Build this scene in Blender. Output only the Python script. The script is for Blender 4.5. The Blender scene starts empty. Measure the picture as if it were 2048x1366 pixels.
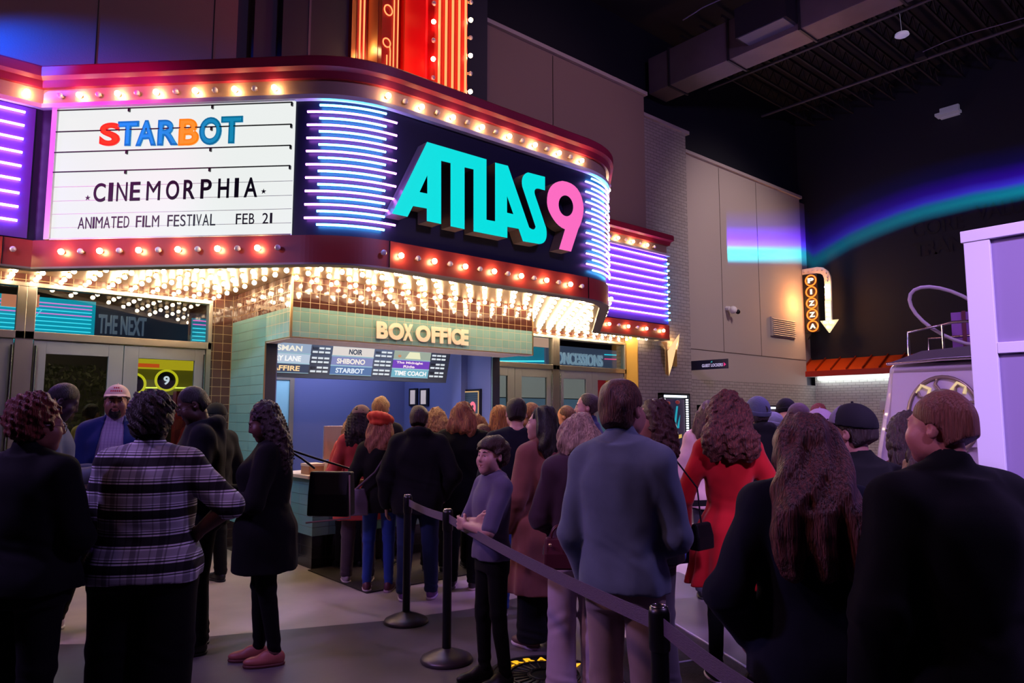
import bpy, bmesh, math, random
import numpy as np
from mathutils import Vector, Matrix, Euler
random.seed(7); RNG = np.random.default_rng(7)
C = bpy.context.scene.collection
PI = math.pi
# ------------------------------------------------------------------ camera
CH = 1.62; CF = 1409.3; CP = math.radians(5.967); CY = math.radians(40.513)
FW = np.array([math.sin(CY)*math.cos(CP), math.cos(CY)*math.cos(CP), math.sin(CP)])
RT = np.array([math.cos(CY), -math.sin(CY), 0.0]); UP = np.cross(RT, FW)
O = np.array([0, 0, CH])
def ray(x, y): return FW + RT*(x-1024)/CF - UP*(y-683)/CF
def pl(x, y, ax, v):
    d = ray(x, y); return O + d*(v-O[ax])/d[ax]
def atY(x, y, Y): return pl(x, y, 1, Y)
def atX(x, y, X): return pl(x, y, 0, X)
def atZ(x, y, Z=0.0): return pl(x, y, 2, Z)
def ground(px, depth):
    """floor point seen in column px at a given distance in front of the camera"""
    d = ray(px, 830); d = d/np.dot(d, FW); p = O + d*depth
    return float(p[0]), float(p[1])
cam = bpy.data.cameras.new('camera'); co = bpy.data.objects.new('camera', cam); C.objects.link(co)
co.matrix_world = Matrix(((RT[0], UP[0], -FW[0], O[0]), (RT[1], UP[1], -FW[1], O[1]), (RT[2], UP[2], -FW[2], O[2]), (0, 0, 0, 1)))
cam.sensor_width = 36; cam.lens = CF/2048*36; cam.clip_start = .05; cam.clip_end = 200
S = bpy.context.scene; S.camera = co
S.view_settings.view_transform = 'Standard'; S.view_settings.look = 'None'; S.view_settings.exposure = 0.0; S.view_settings.gamma = 1
S.view_settings.use_curve_mapping = False
S.cycles.max_bounces = 6; S.cycles.diffuse_bounces = 3; S.cycles.glossy_bounces = 4; S.cycles.transmission_bounces = 4
S.cycles.transparent_max_bounces = 8; S.cycles.sample_clamp_indirect = 4; S.cycles.caustics_reflective = False; S.cycles.caustics_refractive = False
S.cycles.use_denoising = True
# ------------------------------------------------------------------ objects
def tag(o, label=None, cat=None, group=None, kind=None):
    if label: o['label'] = label
    if cat: o['category'] = cat
    if group: o['group'] = group
    if kind: o['kind'] = kind
    return o
def thing(name, label, cat, loc=(0, 0, 0), rz=0, group=None):
    o = bpy.data.objects.new(name, None); C.objects.link(o); o.empty_display_size = .1
    o.location = loc; o.rotation_euler = (0, 0, rz)
    return tag(o, label, cat, group)
def adopt(o, parent):
    """parent o (built in world space) under a thing that may sit away from the origin"""
    if parent is not None:
        o.parent = parent
        o.matrix_parent_inverse = parent_inv(parent)
def parent_inv(p):
    m = Matrix.Identity(4); q = p
    chain = []
    while q is not None:
        chain.append(q); q = q.parent
    for q in reversed(chain): m = m @ Matrix.LocRotScale(q.location, q.rotation_euler, q.scale)
    return m.inverted()
class MB:
    def __init__(s): s.v = []; s.f = []; s.m = []; s.sm = []
    def add(s, vs, fs, mi=0, sm=False):
        b = len(s.v); s.v += [tuple(map(float, p)) for p in vs]
        for f in fs: s.f.append(tuple(b+i for i in f)); s.m.append(mi); s.sm.append(sm)
        return s
    def box(s, x0, x1, y0, y1, z0, z1, mi=0):
        x0, x1 = sorted((x0, x1)); y0, y1 = sorted((y0, y1)); z0, z1 = sorted((z0, z1))
        v = [(x, y, z) for z in (z0, z1) for y in (y0, y1) for x in (x0, x1)]
        return s.add(v, [(0, 2, 3, 1), (4, 5, 7, 6), (0, 1, 5, 4), (2, 6, 7, 3), (0, 4, 6, 2), (1, 3, 7, 5)], mi)
    def obox(s, c, ax, ay, az, mi=0):
        """box from centre and three half-axis vectors"""
        c = np.array(c, float); ax, ay, az = (np.array(a, float) for a in (ax, ay, az))
        v = [c+ax*i+ay*j+az*k for k in (-1, 1) for j in (-1, 1) for i in (-1, 1)]
        return s.add(v, [(0, 2, 3, 1), (4, 5, 7, 6), (0, 1, 5, 4), (2, 6, 7, 3), (0, 4, 6, 2), (1, 3, 7, 5)], mi)
    def prism(s, pts, ext, mi=0, side=None, caps=True):
        """closed 3d polygon pts extruded by vector ext"""
        pts = [np.array(p, float) for p in pts]; n = len(pts); e = np.array(ext, float)
        nn = np.zeros(3)
        for i in range(n): nn += np.cross(pts[i], pts[(i+1) % n])
        if nn @ e > 0: pts = pts[::-1]
        v = pts + [p+e for p in pts]
        fs = [(i+n, (i+1) % n+n, (i+1) % n, i) for i in range(n)]
        s.add(v, fs, mi if side is None else side)
        if caps: s.add(v, [tuple(range(n)), tuple(range(2*n-1, n-1, -1))], mi)
        return s
    def strip(s, path, z0, z1, mi=0, th=0, closed=False, sm=True):
        """vertical band along an xy path (list), outward = right side of travel; th = thickness inward"""
        path = [np.array(p, float) for p in path]; n = len(path)
        nor = []
        for i in range(n):
            a = path[max(i-1, 0)]; b = path[min(i+1, n-1)]; d = b-a; d = d/(np.hypot(*d)+1e-9); nor.append(np.array([d[1], -d[0]]))
        v = []
        for p, q in zip(path, nor):
            i = p-q*th
            v += [(p[0], p[1], z0), (p[0], p[1], z1), (i[0], i[1], z1), (i[0], i[1], z0)]
        fs = []
        for i in range(n-1):
            a = 4*i; b = a+4
            fs.append((a, b, b+1, a+1))
            if th: fs += [(a+1, b+1, b+2, a+2), (a+2, b+2, b+3, a+3), (a+3, b+3, b, a)]
        if th: fs += [(0, 1, 2, 3), (4*n-1, 4*n-2, 4*n-3, 4*n-4)]
        return s.add(v, fs, mi)
    def tube(s, path, r, seg=8, mi=0, caps=True, sm=True):
        path = [np.array(p, float) for p in path]; n = len(path)
        rr = r if hasattr(r, '__len__') else [r]*n
        t0 = path[1]-path[0]; t0 /= np.linalg.norm(t0)+1e-12
        u = np.cross(t0, (0, 0, 1)); 
        if np.linalg.norm(u) < .05: u = np.cross(t0, (1, 0, 0))
        u /= np.linalg.norm(u); v = []
        for i, p in enumerate(path):
            t = path[min(i+1, n-1)]-path[max(i-1, 0)]; t /= np.linalg.norm(t)+1e-12
            u = u-t*(u@t); u /= np.linalg.norm(u)+1e-12; w = np.cross(t, u)
            v += [p+rr[i]*(u*math.cos(2*PI*k/seg)+w*math.sin(2*PI*k/seg)) for k in range(seg)]
        fs = [(i*seg+k, i*seg+(k+1) % seg, (i+1)*seg+(k+1) % seg, (i+1)*seg+k) for i in range(n-1) for k in range(seg)]
        s.add(v, fs, mi, sm)
        if caps: s.add([v[k] for k in range(seg)] + [v[(n-1)*seg+k] for k in range(seg)], [tuple(range(seg-1, -1, -1)), tuple(range(seg, 2*seg))], mi)
        return s
    def ball(s, c, r, mi=0, seg=12, rings=8, sc=(1, 1, 1)):
        c = np.array(c, float); v = [c+np.array([0, 0, r*sc[2]])]
        for i in range(1, rings):
            a = PI*i/rings
            v += [c+r*np.array([sc[0]*math.sin(a)*math.cos(2*PI*k/seg), sc[1]*math.sin(a)*math.sin(2*PI*k/seg), sc[2]*math.cos(a)]) for k in range(seg)]
        v.append(c-np.array([0, 0, r*sc[2]])); L = len(v)-1
        fs = [(0, 1+k, 1+(k+1) % seg) for k in range(seg)]
        for i in range(rings-2):
            fs += [(1+i*seg+k, 1+(i+1)*seg+k, 1+(i+1)*seg+(k+1) % seg, 1+i*seg+(k+1) % seg) for k in range(seg)]
        b = 1+(rings-2)*seg
        fs += [(L, b+(k+1) % seg, b+k) for k in range(seg)]
        return s.add(v, fs, mi, True)
    def lathe(s, c, prof, seg=24, mi=0, ax=None):
        """prof = [(r, z)...]; ax = optional 3x3 (columns u,v,w)"""
        c = np.array(c, float); A = np.eye(3) if ax is None else np.array(ax, float).T
        v = [c+A@np.array([r*math.cos(2*PI*k/seg), r*math.sin(2*PI*k/seg), z]) for r, z in prof for k in range(seg)]
        n = len(prof)
        fs = [(i*seg+k, i*seg+(k+1) % seg, (i+1)*seg+(k+1) % seg, (i+1)*seg+k) for i in range(n-1) for k in range(seg)]
        s.add(v, fs, mi, True)
        s.add([v[k] for k in range(seg)]+[v[(n-1)*seg+k] for k in range(seg)], [tuple(range(seg-1, -1, -1)), tuple(range(seg, 2*seg))], mi)
        return s
    def build(s, name, mats, parent=None, bevel=0, xf=None):
        me = bpy.data.meshes.new(name); me.from_pydata(s.v, [], s.f); 
        if not isinstance(mats, (list, tuple)): mats = [mats]
        for m in mats: me.materials.append(m)
        me.polygons.foreach_set('material_index', s.m); me.polygons.foreach_set('use_smooth', s.sm)
        me.update(); box_uv(me)
        o = bpy.data.objects.new(name, me); C.objects.link(o)
        if xf is not None: o.location = xf
        elif parent is not None: adopt(o, parent)
        if xf is not None and parent is not None: o.parent = parent
        if bevel:
            b = o.modifiers.new('bevel', 'BEVEL'); b.width = bevel; b.segments = 2; b.limit_method = 'ANGLE'; b.angle_limit = .7
        return o
def box_uv(me):
    n = len(me.loops)
    if not n: return
    uv = me.uv_layers.new(name='uv'); co = np.empty(len(me.vertices)*3); me.vertices.foreach_get('co', co); co = co.reshape(-1, 3)
    vi = np.empty(n, dtype=np.int32); me.loops.foreach_get('vertex_index', vi)
    pn = np.empty(len(me.polygons)*3); me.polygons.foreach_get('normal', pn); pn = pn.reshape(-1, 3)
    lt = np.empty(len(me.polygons), dtype=np.int32); me.polygons.foreach_get('loop_total', lt)
    N = np.repeat(pn, lt, axis=0); P = co[vi]; a = np.abs(N); out = np.empty((n, 2))
    zt = (a[:, 2] > .7); xt = (~zt) & (a[:, 0] > a[:, 1]); yt = (~zt) & (~xt)
    out[zt] = P[zt][:, :2]; out[xt] = P[xt][:, 1:]; out[yt] = P[yt][:, [0, 2]]
    uv.data.foreach_set('uv', out.astype(np.float32).ravel())
def struct(name, mb, mats, parent=None, **k):
    o = mb.build(name, mats, parent, **k)
    if parent is None: o['kind'] = 'structure'
    return o
def clone(o, parent=None, loc=None):
    c = o.copy(); C.objects.link(c); c.parent = parent
    if loc is not None: c.location = loc
    for ch in [x for x in o.children]: clone(ch, c)
    return c
# ------------------------------------------------------------------ materials
def srgb(c):
    if isinstance(c, str): c = tuple(int(c[i:i+2], 16)/255 for i in (0, 2, 4))
    return tuple(x/12.92 if x <= .04045 else ((x+.055)/1.055)**2.4 for x in c)
def M(name, col, rough=.5, metal=0, emit=None, es=0, bump=None, var=None, spec=.5, coat=0, alpha=1, trans=0, sheen=0, coord='Object'):
    m = bpy.data.materials.new(name); m.use_nodes = True; nt = m.node_tree; N = nt.nodes; L = nt.links
    b = N['Principled BSDF']; c = srgb(col)+(1,)
    b.inputs['Base Color'].default_value = c; b.inputs['Roughness'].default_value = rough; b.inputs['Metallic'].default_value = metal
    b.inputs['Specular IOR Level'].default_value = spec; b.inputs['Coat Weight'].default_value = coat; b.inputs['Alpha'].default_value = alpha
    b.inputs['Transmission Weight'].default_value = trans
    if sheen: b.inputs['Sheen Weight'].default_value = sheen; b.inputs['Sheen Roughness'].default_value = .5
    if emit is not None: b.inputs['Emission Color'].default_value = srgb(emit)+(1,); b.inputs['Emission Strength'].default_value = es
    if bump or var:
        tc = N.new('ShaderNodeTexCoord')
        if bump:
            sc, st = bump[:2]; n = N.new('ShaderNodeTexNoise'); n.inputs['Scale'].default_value = sc if not hasattr(sc, '__len__') else 1; n.inputs['Detail'].default_value = 5
            if hasattr(sc, '__len__'):
                mp = N.new('ShaderNodeMapping'); mp.inputs['Scale'].default_value = sc; L.new(tc.outputs[coord], mp.inputs[0]); L.new(mp.outputs[0], n.inputs['Vector'])
            else: L.new(tc.outputs[coord], n.inputs['Vector'])
            bp = N.new('ShaderNodeBump'); bp.inputs['Strength'].default_value = st; bp.inputs['Distance'].default_value = bump[2] if len(bump) > 2 else .01
            L.new(n.outputs['Fac'], bp.inputs['Height']); L.new(bp.outputs[0], b.inputs['Normal'])
        if var:
            sc, amt = var[:2]; n = N.new('ShaderNodeTexNoise'); n.inputs['Scale'].default_value = sc if not hasattr(sc, '__len__') else 1; n.inputs['Detail'].default_value = 4
            if hasattr(sc, '__len__'):
                mp = N.new('ShaderNodeMapping'); mp.inputs['Scale'].default_value = sc; L.new(tc.outputs[coord], mp.inputs[0]); L.new(mp.outputs[0], n.inputs['Vector'])
            else: L.new(tc.outputs[coord], n.inputs['Vector'])
            r = N.new('ShaderNodeValToRGB'); r.color_ramp.elements[0].position = .3; r.color_ramp.elements[1].position = .7
            c2 = srgb(var[2]) if len(var) > 2 else tuple(min(1, x*(1+amt)) for x in c[:3])
            c1 = tuple(x*(1-amt) for x in c[:3])
            r.color_ramp.elements[0].color = c1+(1,); r.color_ramp.elements[1].color = c2+(1,)
            L.new(n.outputs['Fac'], r.inputs[0]); L.new(r.outputs[0], b.inputs['Base Color'])
    return m
def glow(name, col, s): return M(name, '000000', rough=.4, emit=col, es=s)
def brickmat(name, c1, c2, mortar, w, h, ms, rough=.4, off=0.0, spec=.5, bump=.4, wob=0.0, mrough=None, wsc=9, metal=0):
    m = M(name, c1, rough, spec=spec, metal=metal); nt = m.node_tree; N = nt.nodes; L = nt.links; b = N['Principled BSDF']
    tc = N.new('ShaderNodeTexCoord'); t = N.new('ShaderNodeTexBrick'); t.offset = off; t.squash = 1
    t.inputs['Color1'].default_value = srgb(c1)+(1,); t.inputs['Color2'].default_value = srgb(c2)+(1,); t.inputs['Mortar'].default_value = srgb(mortar)+(1,)
    t.inputs['Scale'].default_value = 1; t.inputs['Mortar Size'].default_value = ms; t.inputs['Brick Width'].default_value = w; t.inputs['Row Height'].default_value = h
    t.inputs['Mortar Smooth'].default_value = .3
    L.new(tc.outputs['UV'], t.inputs['Vector']); L.new(t.outputs['Color'], b.inputs['Base Color'])
    inv = N.new('ShaderNodeMath'); inv.operation = 'SUBTRACT'; inv.inputs[0].default_value = 1; L.new(t.outputs['Fac'], inv.inputs[1])
    bp = N.new('ShaderNodeBump'); bp.inputs['Strength'].default_value = bump; bp.inputs['Distance'].default_value = .004; L.new(inv.outputs[0], bp.inputs['Height'])
    if wob:
        n = N.new('ShaderNodeTexNoise'); n.inputs['Scale'].default_value = wsc; n.inputs['Detail'].default_value = 1; L.new(tc.outputs['UV'], n.inputs['Vector'])
        b2 = N.new('ShaderNodeBump'); b2.inputs['Strength'].default_value = wob; b2.inputs['Distance'].default_value = .01; L.new(n.outputs['Fac'], b2.inputs['Height'])
        L.new(b2.outputs[0], bp.inputs['Normal'])
    L.new(bp.outputs[0], b.inputs['Normal'])
    if mrough is not None:
        mx = N.new('ShaderNodeMapRange'); mx.inputs['To Min'].default_value = rough; mx.inputs['To Max'].default_value = mrough
        L.new(t.outputs['Fac'], mx.inputs[0]); L.new(mx.outputs[0], b.inputs['Roughness'])
    return m
# ------------------------------------------------------------------ text
def text_mesh(body, size, ext=.004, off=0.0, sx=1.0, shear=0.0, space=1.0, align='LEFT'):
    """text as mesh data in its own x-y plane (x right, y up, +z towards the reader), origin at baseline left"""
    cu = bpy.data.curves.new('t', 'FONT'); cu.body = body; cu.size = size; cu.extrude = ext; cu.offset = off; cu.shear = shear; cu.space_character = space; cu.align_x = align; cu.resolution_u = 6
    ob = bpy.data.objects.new('t', cu); C.objects.link(ob)
    dg = bpy.context.evaluated_depsgraph_get(); dg.update()
    me = bpy.data.meshes.new_from_object(ob.evaluated_get(dg)); bpy.data.objects.remove(ob); bpy.data.curves.remove(cu)
    co = np.empty(len(me.vertices)*3); me.vertices.foreach_get('co', co); co = co.reshape(-1, 3); co[:, 0] *= sx
    me.vertices.foreach_set('co', co.ravel()); me.update()
    return me, co
def text_fit(name, body, x0, x1, z0, z1, frame, mat, parent=None, ext=.004, off=0.0, shear=0.0, space=1.0):
    """text fitted to a rectangle in a frame (origin, right vector, up vector); returns the object (world-space mesh)"""
    me, co = text_mesh(body, 1.0, 0.5, off, 1, shear, space)
    if len(co) == 0: return None
    mn = co.min(0); mx = co.max(0)
    o0, r, u = (np.array(a, float) for a in frame); n = np.cross(r, u)
    X = x0+(co[:, 0]-mn[0])/max(mx[0]-mn[0], 1e-6)*(x1-x0); Z = z0+(co[:, 1]-mn[1])/max(mx[1]-mn[1], 1e-6)*(z1-z0)
    T = np.where(co[:, 2] > 0, ext*2, 0.0)
    P = o0+X[:, None]*r+Z[:, None]*u+T[:, None]*n
    me.vertices.foreach_set('co', P.ravel()); me.materials.clear(); me.materials.append(mat); me.update(); me.name = name
    ob = bpy.data.objects.new(name, me); C.objects.link(ob)
    if parent is not None: adopt(ob, parent)
    return ob
def frameY(Y, X0=0.0, Z0=0.0): return ((X0, Y, Z0), (1, 0, 0), (0, 0, 1))     # faces -Y (towards camera)
def frameX(X, Y0=0.0, Z0=0.0): return ((X, Y0, Z0), (0, -1, 0), (0, 0, 1))    # faces -X: right vector is -Y
def light(kind, name, loc, target, energy, col, size=1, sizey=None, spot=60, blend=.5):
    l = bpy.data.lights.new(name, kind); l.energy = energy; l.color = srgb(col) if isinstance(col, str) else col
    if kind == 'AREA':
        l.size = size
        if sizey: l.shape = 'RECTANGLE'; l.size_y = sizey
    elif kind in ('SPOT', 'POINT'): l.shadow_soft_size = size
    if kind == 'SPOT': l.spot_size = math.radians(spot); l.spot_blend = blend
    o = bpy.data.objects.new(name, l); C.objects.link(o); o.location = loc
    o.rotation_euler = (Vector(target)-Vector(loc)).to_track_quat('-Z', 'Y').to_euler()
    return o
# ------------------------------------------------------------------ shared materials
mt = {}
mt['navy'] = M('navy_panel', '1b1d33', .45)
mt['navyflat'] = M('blue_black_panel', '14162a', .5)
mt['fascia'] = M('fascia_enamel', '1b1e36', .4, spec=.4)
mt['red'] = M('red_enamel', '983430', .38, spec=.5, var=((1.2, 1.2, 2), .18))
mt['redc'] = M('cornice_red', '93203a', .45, var=((1.5, 1.5, 3), .2))
mt['bronze'] = M('brushed_bronze', 'b89886', .5, metal=.35, bump=((2, 2, 60), .15))
mt['goldceil'] = M('polished_soffit', 'b09c7e', .34, metal=.8)
mt['lip'] = M('grey_flange', '8b8078', .4, metal=.5)
mt['brass'] = M('brass_trim', 'd9b98a', .3, metal=.9)
mt['tile_b'] = brickmat('brown_tile', '4a2a26', '57332e', 'a08055', .1095, .1095, .0035, .07, spec=.9, bump=.5, wob=.22, mrough=.35)
mt['tile_g'] = brickmat('green_tile', '86b3b2', '90bbba', 'b8b8a4', .1095, .1095, .0035, .1, spec=.6, bump=.5, wob=.2, mrough=.4)
mt['tile_g2'] = brickmat('green_long_tile', '6a9da2', '74a4a8', '3a5a5c', .44, .1095, .003, .12, spec=.6, bump=.4, wob=.45, mrough=.4, wsc=5)
mt['brick'] = brickmat('painted_brick', '97908e', 'a19a98', '6e6866', .2, .068, .006, .75, off=.5, bump=.7)
mt['brickw'] = brickmat('white_brick', 'cfcdc6', 'd6d4ce', '94928c', .2, .068, .006, .6, off=.5, bump=.7)
mt['stucco'] = M('stucco', 'a59c9a', .85, bump=(60, .25))
mt['stucco2'] = M('upper_stucco', '84706c', .85, bump=(60, .25))
mt['cap'] = M('coping', 'a99fa3', .5)
mt['dark'] = M('dark_paint', '1d1c26', .8)
mt['dark2'] = M('dark_blue_paint', '121624', .75)
mt['steel'] = M('grey_door_paint', '83868c', .4, metal=.2)
mt['alu'] = M('aluminium', 'aaa49a', .3, metal=.8)
mt['chrome'] = M('chrome', 'c9c3bd', .18, metal=1)
mt['black'] = M('black_plastic', '0b0b0e', .35)
mt['blackm'] = M('black_metal', '111116', .4, metal=.3)
mt['rubber'] = M('rubber', '08080a', .7)
mt['whitep'] = M('white_paint', 'dcd8dc', .5)
mt['boothblue'] = M('booth_blue_wall', '4a5488', .6)
mt['boothceil'] = M('booth_ceiling', 'd9d4d0', .6)
def glassmat(name, tint='dfe8ea', k=1.0, add=.03):
    m = bpy.data.materials.new(name); m.use_nodes = True; nt = m.node_tree; N = nt.nodes; L = nt.links; N.remove(N['Principled BSDF'])
    tr = N.new('ShaderNodeBsdfTransparent'); tr.inputs[0].default_value = srgb(tint)+(1,); gl = N.new('ShaderNodeBsdfGlossy'); gl.inputs['Roughness'].default_value = .01
    ge = N.new('ShaderNodeNewGeometry'); dp = N.new('ShaderNodeVectorMath'); dp.operation = 'DOT_PRODUCT'; L.new(ge.outputs['Normal'], dp.inputs[0]); L.new(ge.outputs['Incoming'], dp.inputs[1]); ab = N.new('ShaderNodeMath'); ab.operation = 'ABSOLUTE'; L.new(dp.outputs['Value'], ab.inputs[0]); om = N.new('ShaderNodeMath'); om.operation = 'SUBTRACT'; om.inputs[0].default_value = 1; L.new(ab.outputs[0], om.inputs[1]); fr = N.new('ShaderNodeMath'); fr.operation = 'POWER'; fr.inputs[1].default_value = 4; L.new(om.outputs[0], fr.inputs[0]); ma = N.new('ShaderNodeMath'); ma.operation = 'MULTIPLY_ADD'; ma.inputs[1].default_value = k; ma.inputs[2].default_value = add
    mx = N.new('ShaderNodeMixShader'); L.new(fr.outputs[0], ma.inputs[0]); L.new(ma.outputs[0], mx.inputs[0]); L.new(tr.outputs[0], mx.inputs[1]); L.new(gl.outputs[0], mx.inputs[2])
    L.new(mx.outputs[0], N['Material Output'].inputs[0]); return m
mt['glass'] = glassmat('clear_glass', 'd9e2e6', .5, .07)
mt['bulbglass'] = M('clear_bulb_glass', 'e8dce4', .12, metal=.0, spec=1, alpha=.8)
mt['bulb_on'] = glow('warm_bulb', 'ffcf90', 75)
mt['bulb_soffit'] = glow('soffit_bulb', 'ffdcb0', 78)
mt['neon_blue'] = glow('blue_neon', '48b0ff', 26)
mt['neon_pink'] = glow('violet_pink_neon', 'd070ff', 13)
mt['neon_purple'] = glow('purple_neon', 'b478ff', 26)
mt['neon_orange'] = glow('orange_neon', 'ff7a48', 2.6)
mt['neon_cyan'] = glow('cyan_neon', '30e0f0', 4)
mt['screenw'] = glow('letterboard_white', 'f2f6f4', .95)
# ------------------------------------------------------------------ marquee outline
TL = .5
def arc(v, d0, d1, t, n=24):
    v = np.array(v, float); a = v-np.array(d0)*t; b = v+np.array(d1)*t; out = []
    for i in range(n+1):
        u = i/n; p = (1-u)**2*a+2*u*(1-u)*v+u*u*b; out.append(p)
    return out
s2 = 1/math.sqrt(2)
W0, W1 = -1.14, 11.16
A_L = arc((3.14, 6.05), (s2, -s2), (1, 0), TL); A_R = arc((6.86, 6.05), (1, 0), (s2, s2), TL)
PATH = [np.array((W0, 8.35)), np.array((.84, 8.35))]+A_L+A_R+[np.array((9.16, 8.35)), np.array((W1, 8.35)), np.array((W1, 8.62))]
def off(path, d):
    out = []; n = len(path)
    for i, p in enumerate(path):
        ns = []
        for j in (i-1, i):
            if 0 <= j < n-1:
                e = path[j+1]-path[j]; L_ = np.hypot(*e)
                if L_ > 1e-6: ns.append(np.array([e[1], -e[0]])/L_)
        m = sum(ns); m = m/np.hypot(*m); out.append(p+m*d/max(.3, m@ns[0]))
    return out
def sweep(mb, path, prof, mi=0, closed=True):
    P = [off(path, d) for d, z in prof]; k = len(prof); n = len(path)
    v = [(P[j][i][0], P[j][i][1], prof[j][1]) for i in range(n) for j in range(k)]
    fs = []
    for i in range(n-1):
        for j in range(k if closed else k-1):
            a = i*k+j; b = i*k+(j+1) % k; fs.append((a, a+k, b+k, b))
    mb.add(v, fs, mi)
    if closed: mb.add(v[:k]+v[-k:], [tuple(range(k)), tuple(range(2*k-1, k-1, -1))], mi)
marq = thing('marquee', 'theatre marquee with red bands, light bulbs and neon bars over the entrance doors', 'marquee', (5.0, 8.3, 3.08))
mb = MB(); sweep(mb, PATH, [(0, 4.93), (.03, 4.932), (.05, 5.0), (.09, 5.03), (.09, 5.125), (.07, 5.145), (-.2, 5.145), (-.2, 4.93)]); mb.build('cornice', mt['redc'], marq)['label'] = 'dark red cornice'
mb = MB(); sweep(mb, PATH, [(-.012, 4.765), (-.012, 4.935), (-.12, 4.935), (-.12, 4.765)]); mb.build('bulb_band', mt['bronze'], marq)['label'] = 'bronze band carrying the upper bulbs'
mb = MB(); sweep(mb, PATH, [(.035, 4.72), (.035, 4.765), (-.12, 4.765), (-.12, 4.72)]); mb.build('trim_ledge', mt['whitep'], marq)['label'] = 'white ledge above the panels'
mb = MB(); sweep(mb, PATH, [(-.03, 3.35), (-.03, 4.73), (-.15, 4.73), (-.15, 3.35)]); mb.build('fascia', mt['fascia'], marq)['label'] = 'dark blue fascia panels'
wingm = M('wing_panel_neon_tint', '5a3f98', .4, spec=.4)  # neon light on the wings is put into this violet base colour
for xa_, xb_ in ((W0, .79), (9.22, W1-.01)):
    mb = MB(); mb.box(xa_, xb_, 8.362, 8.378, 3.37, 4.71); mb.build('wing_panel', wingm, marq)['label'] = 'panel coloured with the violet glow of the long neon bars'
mb = MB(); sweep(mb, PATH, [(0, 3.085), (0, 3.355), (-.12, 3.355), (-.12, 3.085)]); mb.build('lower_band', mt['red'], marq)['label'] = 'red band carrying the lower bulbs'
mb = MB(); sweep(mb, PATH, [(.004, 3.065), (.004, 3.085), (-.11, 3.085), (-.11, 3.125), (-.13, 3.125), (-.13, 3.065)]); mb.build('flange', mt['lip'], marq)['label'] = 'grey metal rim under the red band'
mb = MB(); top = off(PATH, -.1); vs = [(p[0], p[1], 5.02) for p in top]+[(W1, 8.5, 5.02), (W0, 8.5, 5.02)]; mb.add(vs, [tuple(range(len(vs)-1, -1, -1))]); mb.build('roof', mt['dark'], marq)
# band seams
mb = MB()
for x in (.6, 3.56, 6.44): mb.box(x-.004, x+.004, 8.335 if x < 1 else 6.043, 8.36 if x < 1 else 6.06, 3.086, 3.354)
mb.build('band_seam', mt['black'], marq)
def bulb(name, p, n, on, parent, r=.029, mat=None):
    """bulb standing off a surface at p along unit normal n: collar + globe"""
    n = np.array(n, float); u = np.cross(n, (0, 0, 1)) if abs(n[2]) < .9 else np.array((1., 0, 0)); u /= np.linalg.norm(u); w = np.cross(n, u)
    b = MB(); b.lathe((0, 0, 0), [(.016, 0), (.018, .01), (.014, .016)], 8, 1, (u, w, n)); b.ball(n*(.014+r), r, 0, 12, 8)
    o = b.build(name, [mat or (mt['bulb_on'] if on else mt['bulbglass']), mt['brass']], None, xf=tuple(np.array(p, float)))
    return o
PROTO = {}
def put_bulb(p, n, on, parent, r=.029, mat=None, name='light_bulb'):
    key = (tuple(np.round(n, 3)), on, r, mat.name if mat else '')
    if key not in PROTO: PROTO[key] = bulb(name, (0, 0, 0), n, on, None, r, mat); o = PROTO[key]
    else: o = PROTO[key].copy(); C.objects.link(o)
    o.name = name; o.matrix_world = Matrix.Translation(Vector(map(float, p))); o.location = tuple(map(float, p))
    if parent is not None: adopt(o, parent)
    return o
def chp(t, Z, d=0.0):      # chamfer point: t along (1,-1)/sqrt2 measured from the reference point
    return np.array((1.716+t*s2-d*s2, 7.474-t*s2-d*s2, Z))
NCH = (-s2, -s2, 0)
for i in range(12):
    t = -1.032+.2034*i; put_bulb(chp(t, 4.842, -.012), NCH, i % 2 == 1, marq)
    t = -.899+.2*i; put_bulb(chp(t, 3.225), NCH, i % 2 == 0, marq)
for i in range(15):
    put_bulb((3.495+.2014*i, 6.062, 4.842), (0, -1, 0), i % 2 == 0, marq)
    put_bulb((3.47+.2006*i, 6.05, 3.215), (0, -1, 0), i % 2 == 1, marq)
for x, on in ((9.45, 0), (9.66, 1), (9.87, 0), (10.08, 1), (10.29, 0), (10.5, 1), (10.71, 0)): put_bulb((x, 8.36, 4.84), (0, -1, 0), on, marq)
for x, on in ((9.37, 1), (9.63, 0), (9.89, 1), (10.15, 0), (10.41, 1), (10.67, 0), (10.92, 1)): put_bulb((x, 8.35, 3.23), (0, -1, 0), on, marq)
put_bulb((.70, 8.36, 4.85), (0, -1, 0), 1, marq); put_bulb((.45, 8.35, 3.235), (0, -1, 0), 1, marq); put_bulb((.68, 8.35, 3.235), (0, -1, 0), 0, marq)
for i in range(10):        # right chamfer, seen edge-on
    t = .62+.2*i; p = np.array((6.86+t*s2, 6.05+t*s2, 0))
    put_bulb(p+(0, 0, 4.842), (s2, -s2, 0), i % 2 == 1, marq); put_bulb(p+(0, 0, 3.225), (s2, -s2, 0), i % 2 == 0, marq)
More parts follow.
